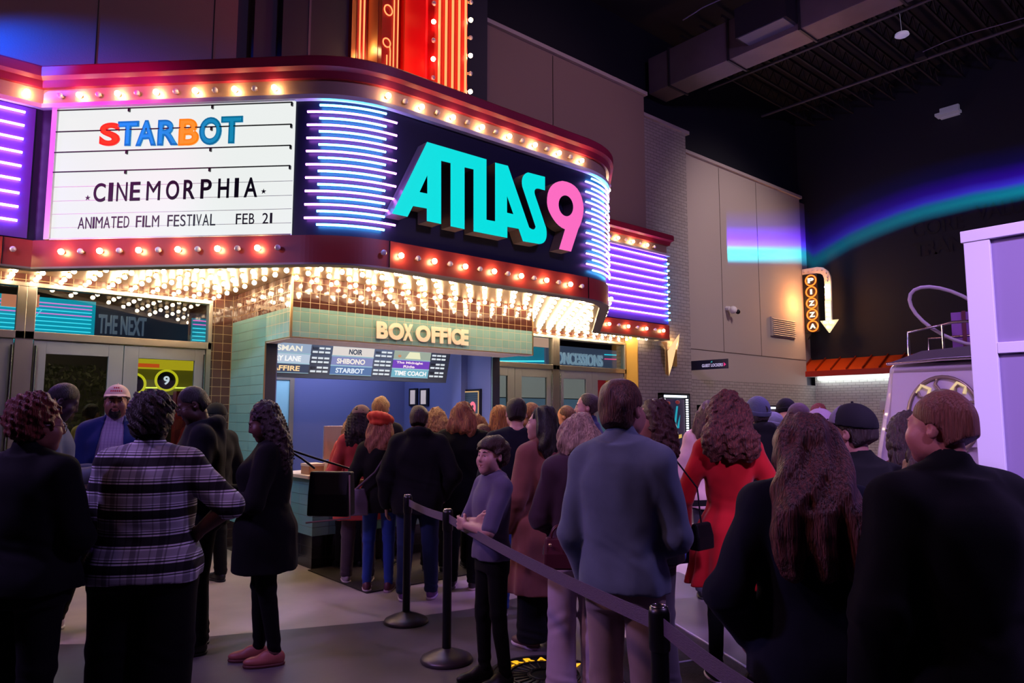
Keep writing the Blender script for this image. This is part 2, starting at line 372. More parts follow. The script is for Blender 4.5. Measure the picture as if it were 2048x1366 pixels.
# neon bars
def sub_path(path, a, b):
    """part of a polyline between arc lengths a and b"""
    P = [np.array(p) for p in path]; s = [0]
    for i in range(1, len(P)): s.append(s[-1]+np.hypot(*(P[i]-P[i-1])))
    def at(x):
        for i in range(1, len(P)):
            if x <= s[i] or i == len(P)-1: u = (x-s[i-1])/(s[i]-s[i-1]+1e-9); return P[i-1]*(1-u)+P[i]*u
    return [at(a)]+[P[i] for i in range(len(P)) if a+.01 < s[i] < b-.01]+[at(b)]
def neon(path2, z, r, mat, parent, back=.045, name='neon_tube'):
    p = [(q[0], q[1], z) for q in path2]
    a = np.array(p[0]); b = np.array(p[-1]); m = MB(); m.tube(p, r, 8)
    return m.build(name, mat, parent)
fo = off(PATH, .018)
cl = [np.array(p) for p in fo]
sl = [0]
for i in range(1, len(cl)): sl.append(sl[-1]+np.hypot(*(cl[i]-cl[i-1])))
iL = (sl[2]+sl[2+24])/2; iR = (sl[27]+sl[27+24])/2
z = 4.655
for k in range(19):
    blue = k % 2 == 0; zz = 4.655-k*.0668; h = .33 if blue else .45
    for c_ in (iL, iR):
        neon(sub_path(cl, c_-h, c_+h), zz, .0115, mt['neon_blue'] if blue else mt['neon_pink'], marq)
for k in range(9):
    zz = 4.64-k*.1388
    neon([np.array((-.9, 8.33)), np.array((.70, 8.33))], zz, .012, mt['neon_purple'], marq)
    neon([np.array((9.30, 8.33)), np.array((11.1, 8.33))], zz, .012, mt['neon_purple'], marq)
    neon([np.array((11.1, 8.325)), np.array((11.165, 8.335)), np.array((11.185, 8.38)), np.array((11.185, 8.5))], zz-.07, .012, mt['neon_blue'], marq)
# ------------------------------------------------------------------ letter board on the left chamfer
lb = thing('letter_board', 'white backlit letter board on the angled left face of the marquee', 'letter board', tuple(chp(.2, 3.36)))
u_ = np.array((s2, -s2, 0)); n_ = np.array(NCH)
def chbox(m, t0, t1, z0, z1, d0, d1, mi=0):
    c = chp((t0+t1)/2, (z0+z1)/2, (d0+d1)/2); m.obox(c, u_*(t1-t0)/2, n_*(d1-d0)/2, (0, 0, (z1-z0)/2), mi)
mb = MB(); chbox(mb, -1.06, 1.408, 3.365, 4.73, -.03, -.008); mb.build('lit_panel', mt['screenw'], lb)
mb = MB(); chbox(mb, -1.115, -1.06, 3.36, 4.73, -.03, .02); chbox(mb, -1.06, 1.41, 4.715, 4.735, -.02, .012); chbox(mb, -1.06, 1.41, 3.355, 3.368, -.02, .012); mb.build('frame', mt['whitep'], lb)
mb = MB()
for zz in (3.48, 3.62, 3.755, 3.9): chbox(mb, -1.06, 1.408, zz-.002, zz+.002, -.01, -.006)
mb.build('panel_joint', M('panel_joint_grey', 'b9bfbf', .6), lb)
for zz in (4.69, 4.465, 4.25, 4.045):
    mb = MB(); chbox(mb, -1.06, 1.39, zz-.005, zz+.005, .015, .025)
    for t in (-.3, .57, 1.385): chbox(mb, t-.008, t+.008, zz-.035, zz+.002, .0, .025)
    mb.build('letter_rail', mt['blackm'], lb)
def ch_t(px, py):
    d = ray(px, py); C0 = chp(0, 3.08, .01); n = np.array([s2, s2, 0]); P = O+d*(((C0-O)@n)/(d@n)); return float((P-C0)@np.array([s2, -s2, 0])), float(P[2])
def chframe(d): return (chp(0, 0, d), u_, (0, 0, 1))
gl_red = M('translucent_red_letter', 'e8391e', .2, emit='f03a20', es=.55, coat=.5)
gl_blue = M('translucent_blue_letter', '0f86ac', .2, emit='0f8cb4', es=.5, coat=.5)
gl_org = M('translucent_orange_letter', 'f79a10', .2, emit='f89c18', es=.6, coat=.5)
letter_k = M('black_sign_letter', '34363b', .8, spec=.1)
letter_k2 = M('thin_black_letter', '101014', .5)
ORD = ['first', 'second', 'third', 'fourth', 'fifth', 'sixth', 'seventh', 'eighth', 'ninth', 'tenth', 'eleventh', 'twelfth']
star = [(202, 246, 240, 292), (238, 243, 277, 292), (275, 241, 313, 292), (318, 240, 357, 291), (360, 238, 398, 291), (401, 235, 443, 290), (444, 233, 485, 287)]
sm_ = [gl_red, gl_blue, gl_blue, gl_blue, gl_org, gl_blue, gl_blue]; cn = ['red', 'blue', 'blue', 'blue', 'orange', 'blue', 'blue']
for i, (ch_, bx_) in enumerate(zip('STARBOT', star)):
    t0, z1 = ch_t(bx_[0], bx_[1]+1); t1, z0 = ch_t(bx_[2], bx_[3])
    o = text_fit('sign_letter', ch_, t0, t1, z0, z1, chframe(.012), sm_[i], None, .006, .045)
    tag(o, f'translucent {cn[i]} letter {ch_}, {ORD[i]} in the word STARBOT on the letter board', 'letter', 'STARBOT letters')
    o2 = text_fit('inline_face', ch_, t0+.018, t1-.018, z0+.02, z1-.02, chframe(.022), M('inner_'+cn[i], {'red': 'f0461e', 'blue': '1ea4cc', 'orange': 'ffb030'}[cn[i]], .2, emit={'red': 'f0461e', 'blue': '1ea4cc', 'orange': 'ffb030'}[cn[i]], es=.6), None, .003, -.0)
    o2.parent = o
cine = [187, 217, 233, 260, 293, 332, 367, 401, 436, 469, 488]; cw = [21, 6.5, 19, 18, 25, 24, 21, 20, 20, 6.5, 25]
for i, ch_ in enumerate('CINEMORPHIA'):
    x0 = cine[i]; f = (x0-187)/(514-187); yt = 365-13.0*f*.9; 
    t0, z1 = ch_t(x0, 366-(x0-187)*.038); t1, z0 = ch_t(x0+cw[i], 403-(x0-187)*.032)
    o = text_fit('sign_letter', ch_, t0, t1, z0, z1, chframe(-.004), letter_k, None, .003, 0 if ch_ in 'MN' else .014)
    tag(o, f'black letter {ch_}, {ORD[i]} in the word CINEMORPHIA on the letter board', 'letter', 'CINEMORPHIA letters')
def line_letters(word, x0, x1, ya, yb, slope, xr, lab):
    n = len(word); adv = (x1-x0)/n
    wd = {'I': .22, 'M': 1.15, 'N': 1.0, 'A': 1.05, '1': .3}
    tot = sum(wd.get(c, .85) for c in word)+.33*(n-1); x = x0; s = (x1-x0)/tot
    for i, c in enumerate(word):
        w = wd.get(c, .85)*s
        t0, z1 = ch_t(x, ya-(x-xr)*slope); t1, z0 = ch_t(x+w, yb-(x-xr)*slope)
        o = text_fit('sign_letter', c, t0, t1, z0, z1, chframe(-.005), letter_k2, None, .002, .0)
        tag(o, f'thin black {c}, {ORD[i]} character of {lab}, bottom line of the letter board', 'letter', 'small letters on the bottom line'); x += w+.33*s
line_letters('ANIMATED', 155, 256, 434, 457, .026, 155, 'ANIMATED')
line_letters('FILM', 271, 316, 434, 457, .026, 155, 'FILM')
line_letters('FESTIVAL', 334, 429, 434, 457, .026, 155, 'FESTIVAL')
line_letters('FEB', 471, 507, 435, 456, .026, 155, 'FEB')
line_letters('21', 524, 543, 435, 456, .026, 155, '21')
for px, py, nm in ((173.5, 395, 'left'), (526, 382, 'right')):
    t, zz = ch_t(px, py); mb = MB(); pts = []
    for k in range(10):
        a = PI/2+k*PI/5; r = .028 if k % 2 == 0 else .011; pts.append(chp(t+r*math.cos(a), zz+r*math.sin(a), -.006))
    mb.prism(pts, n_*.005); o = mb.build('sign_star', letter_k2); tag(o, f'small black star just {nm} of the word CINEMORPHIA', 'star', 'small stars on the letter board')
# ------------------------------------------------------------------ soffit with its bulbs
def in_poly(p, poly):
    c = False; j = len(poly)-1
    for i in range(len(poly)):
        if (poly[i][1] > p[1]) != (poly[j][1] > p[1]) and p[0] < (poly[j][0]-poly[i][0])*(p[1]-poly[i][1])/(poly[j][1]-poly[i][1])+poly[i][0]: c = not c
        j = i
    return c
inn = off(PATH, -.11)
outl = [tuple(p) for p in inn[:-1]]
def clip_x(poly, x0, x1):
    for sgn, X in ((1, x0), (-1, x1)):
        out = []
        for i in range(len(poly)):
            a = poly[i-1]; b = poly[i]; ia = sgn*(a[0]-X) >= 0; ib = sgn*(b[0]-X) >= 0
            if ia != ib: u = (X-a[0])/(b[0]-a[0]); out.append((X, a[1]+u*(b[1]-a[1])))
            if ib: out.append(b)
        poly = out
    return poly
full = outl+[(W1-.11, 9.06), (W0+.02, 9.06)]
secs = [('left', W0, 3.07, 'gold mirrored soffit panel studded with bulbs left of the box office'), ('mid', 3.07, 6.57, 'gold mirrored soffit panel studded with bulbs above the box office sign'), ('right', 6.57, W1, 'gold mirrored soffit panel studded with bulbs right of the box office')]
bul_in = [tuple(p) for p in off(PATH, -.19)][:-1]+[(W1-.2, 9.1), (W0, 9.1)]
for nm, x0, x1, lab in secs:
    poly = clip_x(full, x0, x1)
    if nm == 'mid': poly = [(x, min(y, 7.26)) for x, y in poly]
    sp = thing('soffit', lab, 'soffit', ((max(x0, 0)+x1)/2, 8.0, 3.13), group='marquee soffit panels')
    mb = MB(); mb.prism([(x, y, 3.13) for x, y in poly], (0, 0, .02)); mb.build('soffit_panel', mt['goldceil'], sp)
    for j in range(-6, 4):
        y = 7.18-.295*j
        for k in range(-16, 36):
            x = 3.087+.2345*k
            if not (x0 <= x < x1) or x < .1: continue
            if y > 9.02 or not in_poly((x, y), bul_in): continue
            if 3.0 < x < 6.62 and y > 7.2: continue
            put_bulb((x, y, 3.13), (0, 0, -1), 1, sp, .025, mt['bulb_soffit'])
# ------------------------------------------------------------------ illuminated ATLAS9 sign on the front face
YL = 5.90
def cpx(x, y): return (760+x/4.357, 270+y/4.357)
def poly_at(pts, Y): return [tuple(atY(*cpx(*p), Y)) for p in pts]
def bez(p0, p1, p2, n=6): return [tuple((1-t)**2*np.array(p0)+2*t*(1-t)*np.array(p1)+t*t*np.array(p2)) for t in [i/n for i in range(1, n+1)]]
atl = [(410, 60), (928, 212), (928, 738), (1003, 752), (1003, 240), (1115, 268), (1300, 805)]+bez((1300, 805), (1345, 845), (1356, 800), 5)+[(1240, 450)]+bez((1240, 450), (1222, 345), (1290, 326), 8)+[(1438, 365), (1438, 483), (1385, 468)]+bez((1385, 468), (1335, 458), (1350, 520), 6)+[(1448, 810)]+bez((1448, 810), (1470, 950), (1385, 950), 8)+[(1245, 926), (1208, 818), (1110, 800), (1110, 897), (815, 840), (815, 300), (737, 282), (737, 821), (615, 795), (615, 245), (533, 225), (533, 776), (408, 750), (408, 641), (288, 619), (240, 713), (105, 685)]
h1 = [(412, 352), (345, 497), (412, 511)]; h2 = [(1107, 532), (1107, 677), (1162, 690)]
nine = bez((1455, 590), (1450, 410), (1590, 400), 8)+bez((1590, 400), (1760, 420), (1775, 640), 8)+bez((1775, 640), (1770, 740), (1728, 822), 5)+[(1665, 1016), (1560, 994), (1612, 822)]+bez((1612, 822), (1530, 790), (1475, 670), 6)+bez((1475, 670), (1460, 640), (1455, 590), 3)
h9 = [(1620+63*math.cos(a)+8*math.sin(a), 617+91*math.sin(a)) for a in [2*PI*k/28 for k in range(28)]]
def sign_letter_obj(name, outer, holes, Y, depth, face, side, parent):
    bm = bmesh.new(); loops = []
    def ring(pts):
        vs = [bm.verts.new(p) for p in pts]; return [bm.edges.new((vs[i], vs[(i+1) % len(vs)])) for i in range(len(vs))]
    es = ring(poly_at(outer, Y))
    for h in holes: es += ring(poly_at(h, Y))
    r = bmesh.ops.triangle_fill(bm, use_beauty=True, use_dissolve=False, edges=es)
    fs = [g for g in r['geom'] if isinstance(g, bmesh.types.BMFace)]
    for f in fs:
        f.normal_update()
        if f.normal.y > 0: f.normal_flip()
    ex = bmesh.ops.extrude_face_region(bm, geom=fs, use_keep_orig=True)
    nv = [g for g in ex['geom'] if isinstance(g, bmesh.types.BMVert)]; bmesh.ops.translate(bm, verts=nv, vec=(0, depth, 0))
    bm.normal_update()
    for f in bm.faces: f.material_index = 0 if abs(f.calc_center_median().y-Y) < 1e-4 else 1
    me = bpy.data.meshes.new(name); bm.to_mesh(me); bm.free(); me.materials.append(face); me.materials.append(side); box_uv(me)
    o = bpy.data.objects.new(name, me); C.objects.link(o); adopt(o, parent); return o
sg = thing('channel_letter_sign', 'large lit turquoise and pink channel letters reading ATLAS9 on the marquee front', 'sign', (4.97, 6.05, 3.55))
side_m = M('letter_return', '5a4f5c', .4)
sign_letter_obj('letters_atlas', atl, [h1, h2], YL, .17, glow('turquoise_face', '00e2e2', .98), side_m, sg)['label'] = 'turquoise joined letters'
sign_letter_obj('numeral_nine', nine, [h9], YL, .17, glow('pink_face', 'ff6ec4', .98), side_m, sg)['label'] = 'pink numeral 9'
# ------------------------------------------------------------------ door-level facade
FY = 9.05
fl_m = M('polished_concrete', 'b3a9a0', .34, spec=.5, var=(1.3, .22), bump=(9, .05))
mb = MB(); mb.box(-1.6, -1.02, FY, FY+.12, 0, 3.2); mb.box(2.813, 3.07, FY, FY+.12, 0, 3.2); mb.box(-1.02, 2.813, FY, FY+.12, 3.04, 3.2)
mb.box(6.57, 6.84, FY, FY+.12, 0, 3.2); mb.box(6.84, 10.69, FY, FY+.12, 3.04, 3.2)
struct('wall_entrance', mb, mt['tile_b'])
def storefront(x0, x1, idx):
    """four door leaves under two transom lights; mirrored symmetric about the middle mullion"""
    xm = (x0+x1)/2; k0 = 1 if idx == 1 else 3
    for n_, (a, b) in enumerate(((x0, xm), (xm, x1))):
        w = thing(f'window_{idx*2-1+n_}', None, None, ((a+b)/2, FY, 2.5)); w['kind'] = 'structure'
        aa = a+.045 if n_ == 0 else a+.045; bb = b-.045
        m = MB(); m.box(a, b, FY-.03, FY+.08, 2.99, 3.038); m.box(a, aa+(.04 if n_ else 0), FY-.03, FY+.08, 2.43, 2.99); m.box(bb-(0 if n_ else .04), b, FY-.03, FY+.08, 2.43, 2.99); m.box(a, b, FY-.03, FY+.08, 2.43, 2.512)
        m.build('window_frame', mt['alu'], w, bevel=.004)
        m = MB(); m.box(aa, bb, FY+.02, FY+.03, 2.5, 3.0); m.build('window_pane', mt['glass'], w)
        c = (a+b)/2; 
        for s_, (p, q) in enumerate(((a+.085 if n_ else a+.06, c), (c, b-.085 if not n_ else b-.06))):
            dn = (idx-1)*4+n_*2+s_+1
            d = thing(f'door_{dn}', None, None, ((p+q)/2, FY, 0)); d['kind'] = 'structure'
            g0 = p+.12; g1 = q-.12; p_ = p+.004; q_ = q-.004
            if s_ == 0: g1 = q-.155
            else: g0 = p+.155
            m = MB(); m.box(p_, g0, FY, FY+.05, .01, 2.425); m.box(g1, q_, FY, FY+.05, .01, 2.425); m.box(g0, g1, FY, FY+.05, .01, .27); m.box(g0, g1, FY, FY+.05, 2.28, 2.425)
            m.build('door_leaf', mt['steel'], d, bevel=.003)
            m = MB(); m.box(g0, g1, FY+.02, FY+.028, .26, 2.29); m.build('door_pane', mt['glass'], d)
            hx = p+.02 if s_ == 0 else q-.02
            m = MB(); m.tube([(hx, FY-.03, .5), (hx, FY-.03, 2.36)], .014, 8)
            for zz in (.6, 1.4, 2.3): m.tube([(hx, FY-.03, zz), (hx, FY+.01, zz)], .008, 6)
            m.build('door_handle', mt['chrome'], d)
    m = MB()
    for x in (x0+.028, xm, x1-.028): m.box(x-(.028 if x != xm else .08), x+(.028 if x != xm else .08), FY-.02, FY+.07, 0, 2.44)
    tr = struct(f'trim_{idx}', m, mt['alu'])
storefront(-1.02, 2.813, 1); storefront(6.84, 10.66, 2)
# ------------------------------------------------------------------ box office
BX0, BX1, BY = 3.07, 6.57, 7.246
def tile_block(m, x0, x1, y0, y1, z0, z1):
    cuts = [0, .346, 2.783, 9]
    for a, b, i in ((0, .346, 2), (.346, 2.783, 1), (2.783, 3.128, 0)):
        lo = max(z0, a); hi = min(z1, b)
        if hi > lo: m.box(x0, x1, y0, y1, lo, hi, i)
mb = MB(); tile_block(mb, BX0, BX0+.13, 7.94, FY, 0, 3.128); tile_block(mb, BX1-.13, BX1, 7.98, FY, 0, 3.128)
tileb0 = brickmat('black_base_tile', '171216', '1d171b', '2a2326', .22, .1095, .003, .2, bump=.4)
struct('wall_booth_side', mb, [mt['tile_b'], mt['tile_g2'], tileb0])
mb = MB()
for a, b, i in ((2.457, 2.783, 1), (2.783, 3.128, 0)):
    mb.box(BX0, BX1, BY, BY+.14, a, b, i); mb.box(BX0, BX0+.13, BY+.14, 7.94, a, b, i); mb.box(BX1-.13, BX1, BY+.14, 7.98, a, b, i)
struct('wall_booth_header', mb, [mt['tile_b'], mt['tile_g']])
mb = MB(); mb.box(BX0-.012, BX0+.012, BY-.012, BY+.012, 2.45, 3.128); mb.box(BX0-.006, BX0+.006, 7.925, 7.945, .346, 2.457); mb.box(BX1-.008, BX1+.008, BY-.008, BY+.008, 2.45, 3.128)
mb.box(BX0, BX1, BY-.006, BY+.0, 2.45, 2.462); mb.box(BX0-.006, BX0, BY, 7.94, 2.45, 2.462); struct('trim_3', mb, mt['brass'])
# interior of the booth
NV = mt['boothblue']; bk = 10.33
mb = MB(); mb.box(BX0+.13, 6.55, bk, bk+.1, 0, 2.9); struct('wall_booth_back', mb, NV)
mb = MB(); mb.box(BX0+.13, BX0+.15, 7.95, bk, 0, 2.9); mb.box(6.42, 6.44, 7.99, bk, 0, 2.9); mb.box(6.30, 6.42, 8.55, 8.78, 0, 2.9); struct('wall_booth_inner', mb, NV)
mb = MB(); mb.box(BX0+.0, BX0+.13, 7.93, 7.94, 0, 2.457); mb.box(BX1-.13, BX1, 7.965, 7.98, 0, 2.457); struct('wall_booth_jamb', mb, mt['navyflat'])
mb = MB(); mb.box(BX0+.13, 6.44, BY+.14, bk, 2.8, 2.85); struct('ceiling_booth', mb, mt['boothceil'])
mb = MB(); mb.box(BX0+.0, BX1, BY, BY+.14, 2.44, 2.449); mb.box(BX0, BX0+.13, BY+.14, 7.93, 2.44, 2.449); mb.box(BX0+.13, BX1-.13, BY+.14, BY+.5, 2.44, 2.449); struct('ceiling_header', mb, mt['boothceil'])
# door in the booth's back wall
d = thing('door_9', None, None, (3.9, bk, 0)); d['kind'] = 'structure'
xa = atY(560, 800, bk)[0]-.6; xb = atY(577, 800, bk)[0]
mb = MB(); mb.box(xa, xb+.07, bk-.04, bk, 2.15, 2.22); mb.box(xb, xb+.07, bk-.04, bk, 0, 2.15); mb.build('door_frame', M('bronze_frame', '77706a', .4, metal=.4), d)
mb = MB(); mb.box(xa, xb, bk-.02, bk, 0, 2.15); mb.build('door_leaf', M('pale_blue_door', '7fb4c4', .5), d)
# BOX OFFICE lettering
bo = thing('box_office_sign', 'cream raised letters BOX OFFICE on the green tiled header', 'sign', (4.78, BY, 2.5))
cream = M('cream_letter', 'fff0dc', .5)
bw = [('B', 753, 785), ('O', 781, 815), ('X', 805, 831), ('O', 834, 866), ('F', 862, 882), ('F', 878, 897), ('I', 893, 902), ('C', 900, 926), ('E', 917, 937)]
bxs = [('B', 753, 776), ('O', 777, 808), ('X', 806, 826), ('O', 832, 861), ('F', 863, 879), ('F', 880, 895), ('I', 896, 902), ('C', 903, 922), ('E', 922, 937)]
for ch_, a, b in bxs:
    X0 = atY(a, 660, BY-.03)[0]; X1 = atY(b, 660, BY-.03)[0]
    text_fit('raised_letter', ch_, X0, X1, 2.508, 2.712, frameY(BY-.018), cream, bo, .009, .055)
# menu / showtime display
mn = thing('showtime_display', 'wide tilted showtime display with nine film banners hanging inside the box office', 'display', (4.7, 8.6, 2.1))
my, tilt = 8.56, .12
def mp(x, z, d=0.0):       # tilted plane: top leans towards the customers
    k = (z-2.1)/.47; return np.array((x, my-tilt*k*1.0-d, z))
def mquad(m, x0, x1, z0, z1, d0, d1, mi=0):
    vs = [mp(x0, z0, d0), mp(x1, z0, d0), mp(x1, z1, d0), mp(x0, z1, d0)]; m.prism(vs, np.array((0, d0-d1, 0)), mi)
mb = MB(); mquad(mb, 3.23, 6.03, 2.095, 2.585, 0, -.12); mb.build('housing', M('display_housing', '3b4450', .4), mn)
mb = MB(); mb.tube([(5.9, my+.05, 2.55), (5.9, my+.05, 2.79)], .02); mb.tube([(4.2, my+.05, 2.55), (4.2, my+.05, 2.79)], .02); mb.build('bracket', mt['blackm'], mn)
cols = [(3.26, 3.865, 4.14), (4.165, 4.77, 5.06), (5.085, 5.69, 5.965)]
rows = [(2.40, 2.512), (2.275, 2.385), (2.155, 2.262)]
bcol = [['9fb3cf', 'c4d4e8', '3d4a66'], ['efe6e0', '8d93c8', '5d7fb4'], ['a9b7a6', '7b45c8', '7dbfd4']]
btxt = [['ISSMAN', 'ORY LANE', 'SAFFIRE'], ['NOIR', 'SHIBONO', 'STARBOT'], ['', '', 'TIME COACH']]
tcol = [['f4efe0', 'ffffff', 'ffd9a0'], ['20344e', 'fff3e8', 'e8f2ff'], ['ffffff', 'ffffff', 'ffffff']]
def mframe(d): 
    up = mp(0, 2.6)-mp(0, 2.1); up = up/np.linalg.norm(up); return up
for ci, (xa_, xb_, xc_) in enumerate(cols):
    for ri, (za, zb) in enumerate(rows):
        m = MB(); mquad(m, xa_, xb_, za, zb, .006, .0); bn = m.build('banner', glow(f'banner_{ci}_{ri}', bcol[ci][ri], .85), mn)
        m = MB(); mquad(m, xa_-.004, xb_+.004, zb, zb+.006, .008, 0); mquad(m, xa_-.004, xb_+.004, za-.006, za, .008, 0); m.build('banner_edge', glow(f'edge_{ci}{ri}', 'a8cfe0', .9), mn)
        if btxt[ci][ri]:
            w_ = xb_-xa_; x0_ = xa_+w_*(.12 if ci != 1 or ri else .38); x1_ = xb_-w_*(.2 if ci != 1 or ri else .3)
            if ci == 2: x0_, x1_ = xa_+.04, xb_-.04
            f_ = (mp(0, za, .012)-np.array((0, 0, 0)), (1, 0, 0), mframe(0))
            text_fit('title', btxt[ci][ri], x0_, x1_, .02, (zb-za)-.02, ((0, f_[0][1], za), (1, 0, 0), f_[2]), glow(f'title_{ci}_{ri}', tcol[ci][ri], .95), mn, .001, .03)
        elif ri == 1:
            f1 = ((0, mp(0, za, .012)[1], za), (1, 0, 0), mframe(0))
            text_fit('title', 'The Midnight', xa_+.05, xb_-.12, .056, .098, f1, glow('title_m', 'ffe9f4', .95), mn, .001, .03); text_fit('title', 'Ride', xa_+.17, xb_-.25, .008, .044, f1, glow('title_m2', 'ffe9f4', .95), mn, .001, .03)
        else:
            m = MB(); m.prism([mp(xa_+.18, za+.01, .012), mp(xb_-.17, za+.01, .012), mp(xb_-.2, zb-.01, .012), mp(xa_+.24, zb-.01, .012)], (0, -.002, 0)); m.build('title_shape', glow('cream_block', 'f0efc8', .95), mn)
            m = MB(); m.ball(mp(xa_+.09, (za+zb)/2, .0), .035, 0, 10, 6, (1, .2, 1)); m.build('banner_figure', glow('fig_org', 'e8a070', .7), mn)
        m = MB(); m2 = MB()
        for r_ in range(2):
            for c_ in range(3):
                w_ = (xc_-xb_-.02)/3; x_ = xb_+.02+w_*c_; z_ = za+.006+(1-r_)*.05
                dark_ = (r_, c_) == (0, 0) and (ci, ri) not in ((0, 1), (1, 1), (1, 2), (2, 0))
                mquad(m2 if dark_ else m, x_+.006, x_+w_-.012, z_+.008, z_+.032, .008, .002)
        m.build('showtime_tiles', glow('showtime_white', 'e6eef4', .9), mn)
        if m2.v: m2.build('sold_out_tile', M('dark_tile_s', '1d2530', .5), mn)
# framed notices on the booth's right wall, poster nearer the front
for k, (a, b) in enumerate(((820, 836), (841, 858))):
    y1 = atX(a, 800, 6.41)[1]; y0 = atX(b, 800, 6.41)[1]; z1 = atX((a+b)/2, 777, 6.41)[2]; z0 = atX((a+b)/2, 812, 6.41)[2]
    f = thing('framed_notice', ('left' if k == 0 else 'right')+' of two black framed paper notices on the blue booth wall', 'picture frame', (6.41, (y0+y1)/2, z0), group='framed notices in the booth')
    m = MB(); m.box(6.385, 6.415, y0, y1, z0, z1); m.build('frame', mt['black'], f); m = MB(); m.box(6.38, 6.386, y0+.05, y1-.05, z0+.03, z1-.03); m.build('paper', M('notice_paper', 'cfc3b4', .8, emit='cfc3b4', es=.12), f)
y1 = atX(911, 830, 6.41)[1]; y0 = atX(963, 830, 6.41)[1]; zt = atX(935, 779, 6.41)[2]; zb = 1.0
f = thing('framed_poster', 'black framed poster with a glowing ATLAS9 logo on the blue booth wall', 'poster', (6.41, (y0+y1)/2, zb))
m = MB(); m.box(6.38, 6.415, y0, y1, zb, zt); m.build('frame', mt['black'], f)
m = MB(); m.box(6.372, 6.381, y0+.03, y0+.04, zb+.03, zt-.03); m.box(6.372, 6.381, y1-.04, y1-.03, zb+.03, zt-.03); m.box(6.372, 6.381, y0+.03, y1-.03, zt-.045, zt-.03); m.build('gold_border', glow('gold_line', 'e8b878', .9), f)
m = MB(); m.box(6.376, 6.381, y0+.04, y1-.04, zb+.04, zt-.045); m.build('poster_sheet', brickmat('shutter_lines', '20303f', '22333f', '3a5560', 3, .03, .004, .5), f)
yw = y1-y0
text_fit('logo_word', 'ATLAS', .1*yw, .62*yw, 1.62, 1.80, ((6.372, y1, 0), (0, -1, 0), (0, 0, 1)), glow('logo_teal', '30c8b8', .9), f, .002, .02)
text_fit('logo_nine', '9', .64*yw, .86*yw, 1.58, 1.82, ((6.372, y1, 0), (0, -1, 0), (0, 0, 1)), glow('logo_pink', 'ff7890', 1), f, .002, .03)
text_fit('caption', 'ICING', .5*yw, .9*yw, 1.47, 1.53, ((6.372, y1, 0), (0, -1, 0), (0, 0, 1)), glow('cap_white', 'ffffff', .8), f, .001, .02)
# counter
ct = thing('ticket_counter', 'teal tiled ticket counter with dark base below the box office opening', 'counter', (4.7, 7.4, 0))
m = MB(); m.box(3.33, 6.4, 7.14, 7.7, .35, .95); m.build('counter_front', mt['tile_g2'], ct)
m = MB(); m.box(3.36, 6.38, 7.2, 7.68, 0, .35); m.build('plinth', tileb0, ct)
m = MB(); m.box(3.25, 6.41, 7.1, 7.9, .95, .985); m.build('worktop', M('cream_worktop', 'c9b9a4', .35), ct, bevel=.004)
mo = thing('computer_monitor', 'large silver computer monitor seen from behind on the ticket counter', 'monitor', (3.95, 7.5, .985))
X0 = atY(648, 880, 7.5)[0]; zt = atY(660, 852, 7.5)[2]; zb = atY(660, 919, 7.5)[2]
silver = M('silver_shell', 'b09a98', .3, metal=.5)
m = MB(); m.box(X0, X0+.52, 7.5, 7.525, zb, zt); m.build('shell', silver, mo, bevel=.006)
m = MB(); m.box(X0+.2, X0+.32, 7.46, 7.5, .99, zb+.08); m.box(X0+.17, X0+.35, 7.42, 7.58, .985, .992); m.build('stand', silver, mo)
card = M('cardboard', 'a87c5e', .8, var=(6, .1)); cardw = M('white_carton', 'cbb7a8', .6)
for k, (a, b, ya, yb, Y, w, lab) in enumerate(((618, 648, 917, 937, 7.25, .2, 'brown carton with a pale lid at the left end of the ticket counter'), (664, 690, 938, 958, 7.18, .2, 'small pale carton in front of the papers on the ticket counter'), (681, 700, 902, 921, 7.45, .15, 'low cream box beside the monitor base on the ticket counter'))):
    X0 = atY(a, 930, Y)[0]; X1 = atY(b, 930, Y)[0]; h = max(.07, atY(a, ya, Y)[2]-atY(a, yb, Y)[2])
    bxo = thing('carton', lab, 'box', ((X0+X1)/2, Y+w/2, .985), group='cartons on the ticket counter')
    m = MB(); m.box(X0, X1, Y, Y+w, .985, .985+h); m.build('carton_body', card if k == 0 else cardw, bxo, bevel=.002)
    m = MB(); m.box(X0-.004, X1+.004, Y-.004, Y+w+.004, .985+h*.8, .985+h+.006); m.build('carton_lid', cardw, bxo)
m = MB(); 
for k in range(9): 
    cx, cy_, a = 3.72+.035*k, 7.3+.02*(k % 3), .3*k; c_, s_ = math.cos(a), math.sin(a); m.obox((cx, cy_, .99+.0025*k), (.09*c_, .09*s_, 0), (-.06*s_, .06*c_, 0), (0, 0, .001), k % 3)
tag(m.build('loose_papers', [M('paper_white', 'd8d4c8', .8), M('paper_yellow', 'd8b860', .8), M('paper_blue', '6fb0c8', .8)]), 'heap of loose paper leaflets on the ticket counter', 'papers', kind='stuff')
light('AREA', 'booth_light', (4.7, 8.0, 2.77), (4.7, 8.0, 0), 40, 'dfe4ff', 1.6, .5)
light('AREA', 'booth_light_back', (4.7, 9.6, 2.77), (4.7, 9.6, 0), 45, 'd8dcff', 2.2, .6)
light('AREA', 'booth_down', (4.8, 7.55, 2.43), (4.8, 7.45, 0), 45, 'ffcfa8', 2.6, .2)
# ------------------------------------------------------------------ building shell
mb = MB(); mb.box(-9, 19.5, -6, 16, -.1, 0); struct('floor', mb, fl_m)
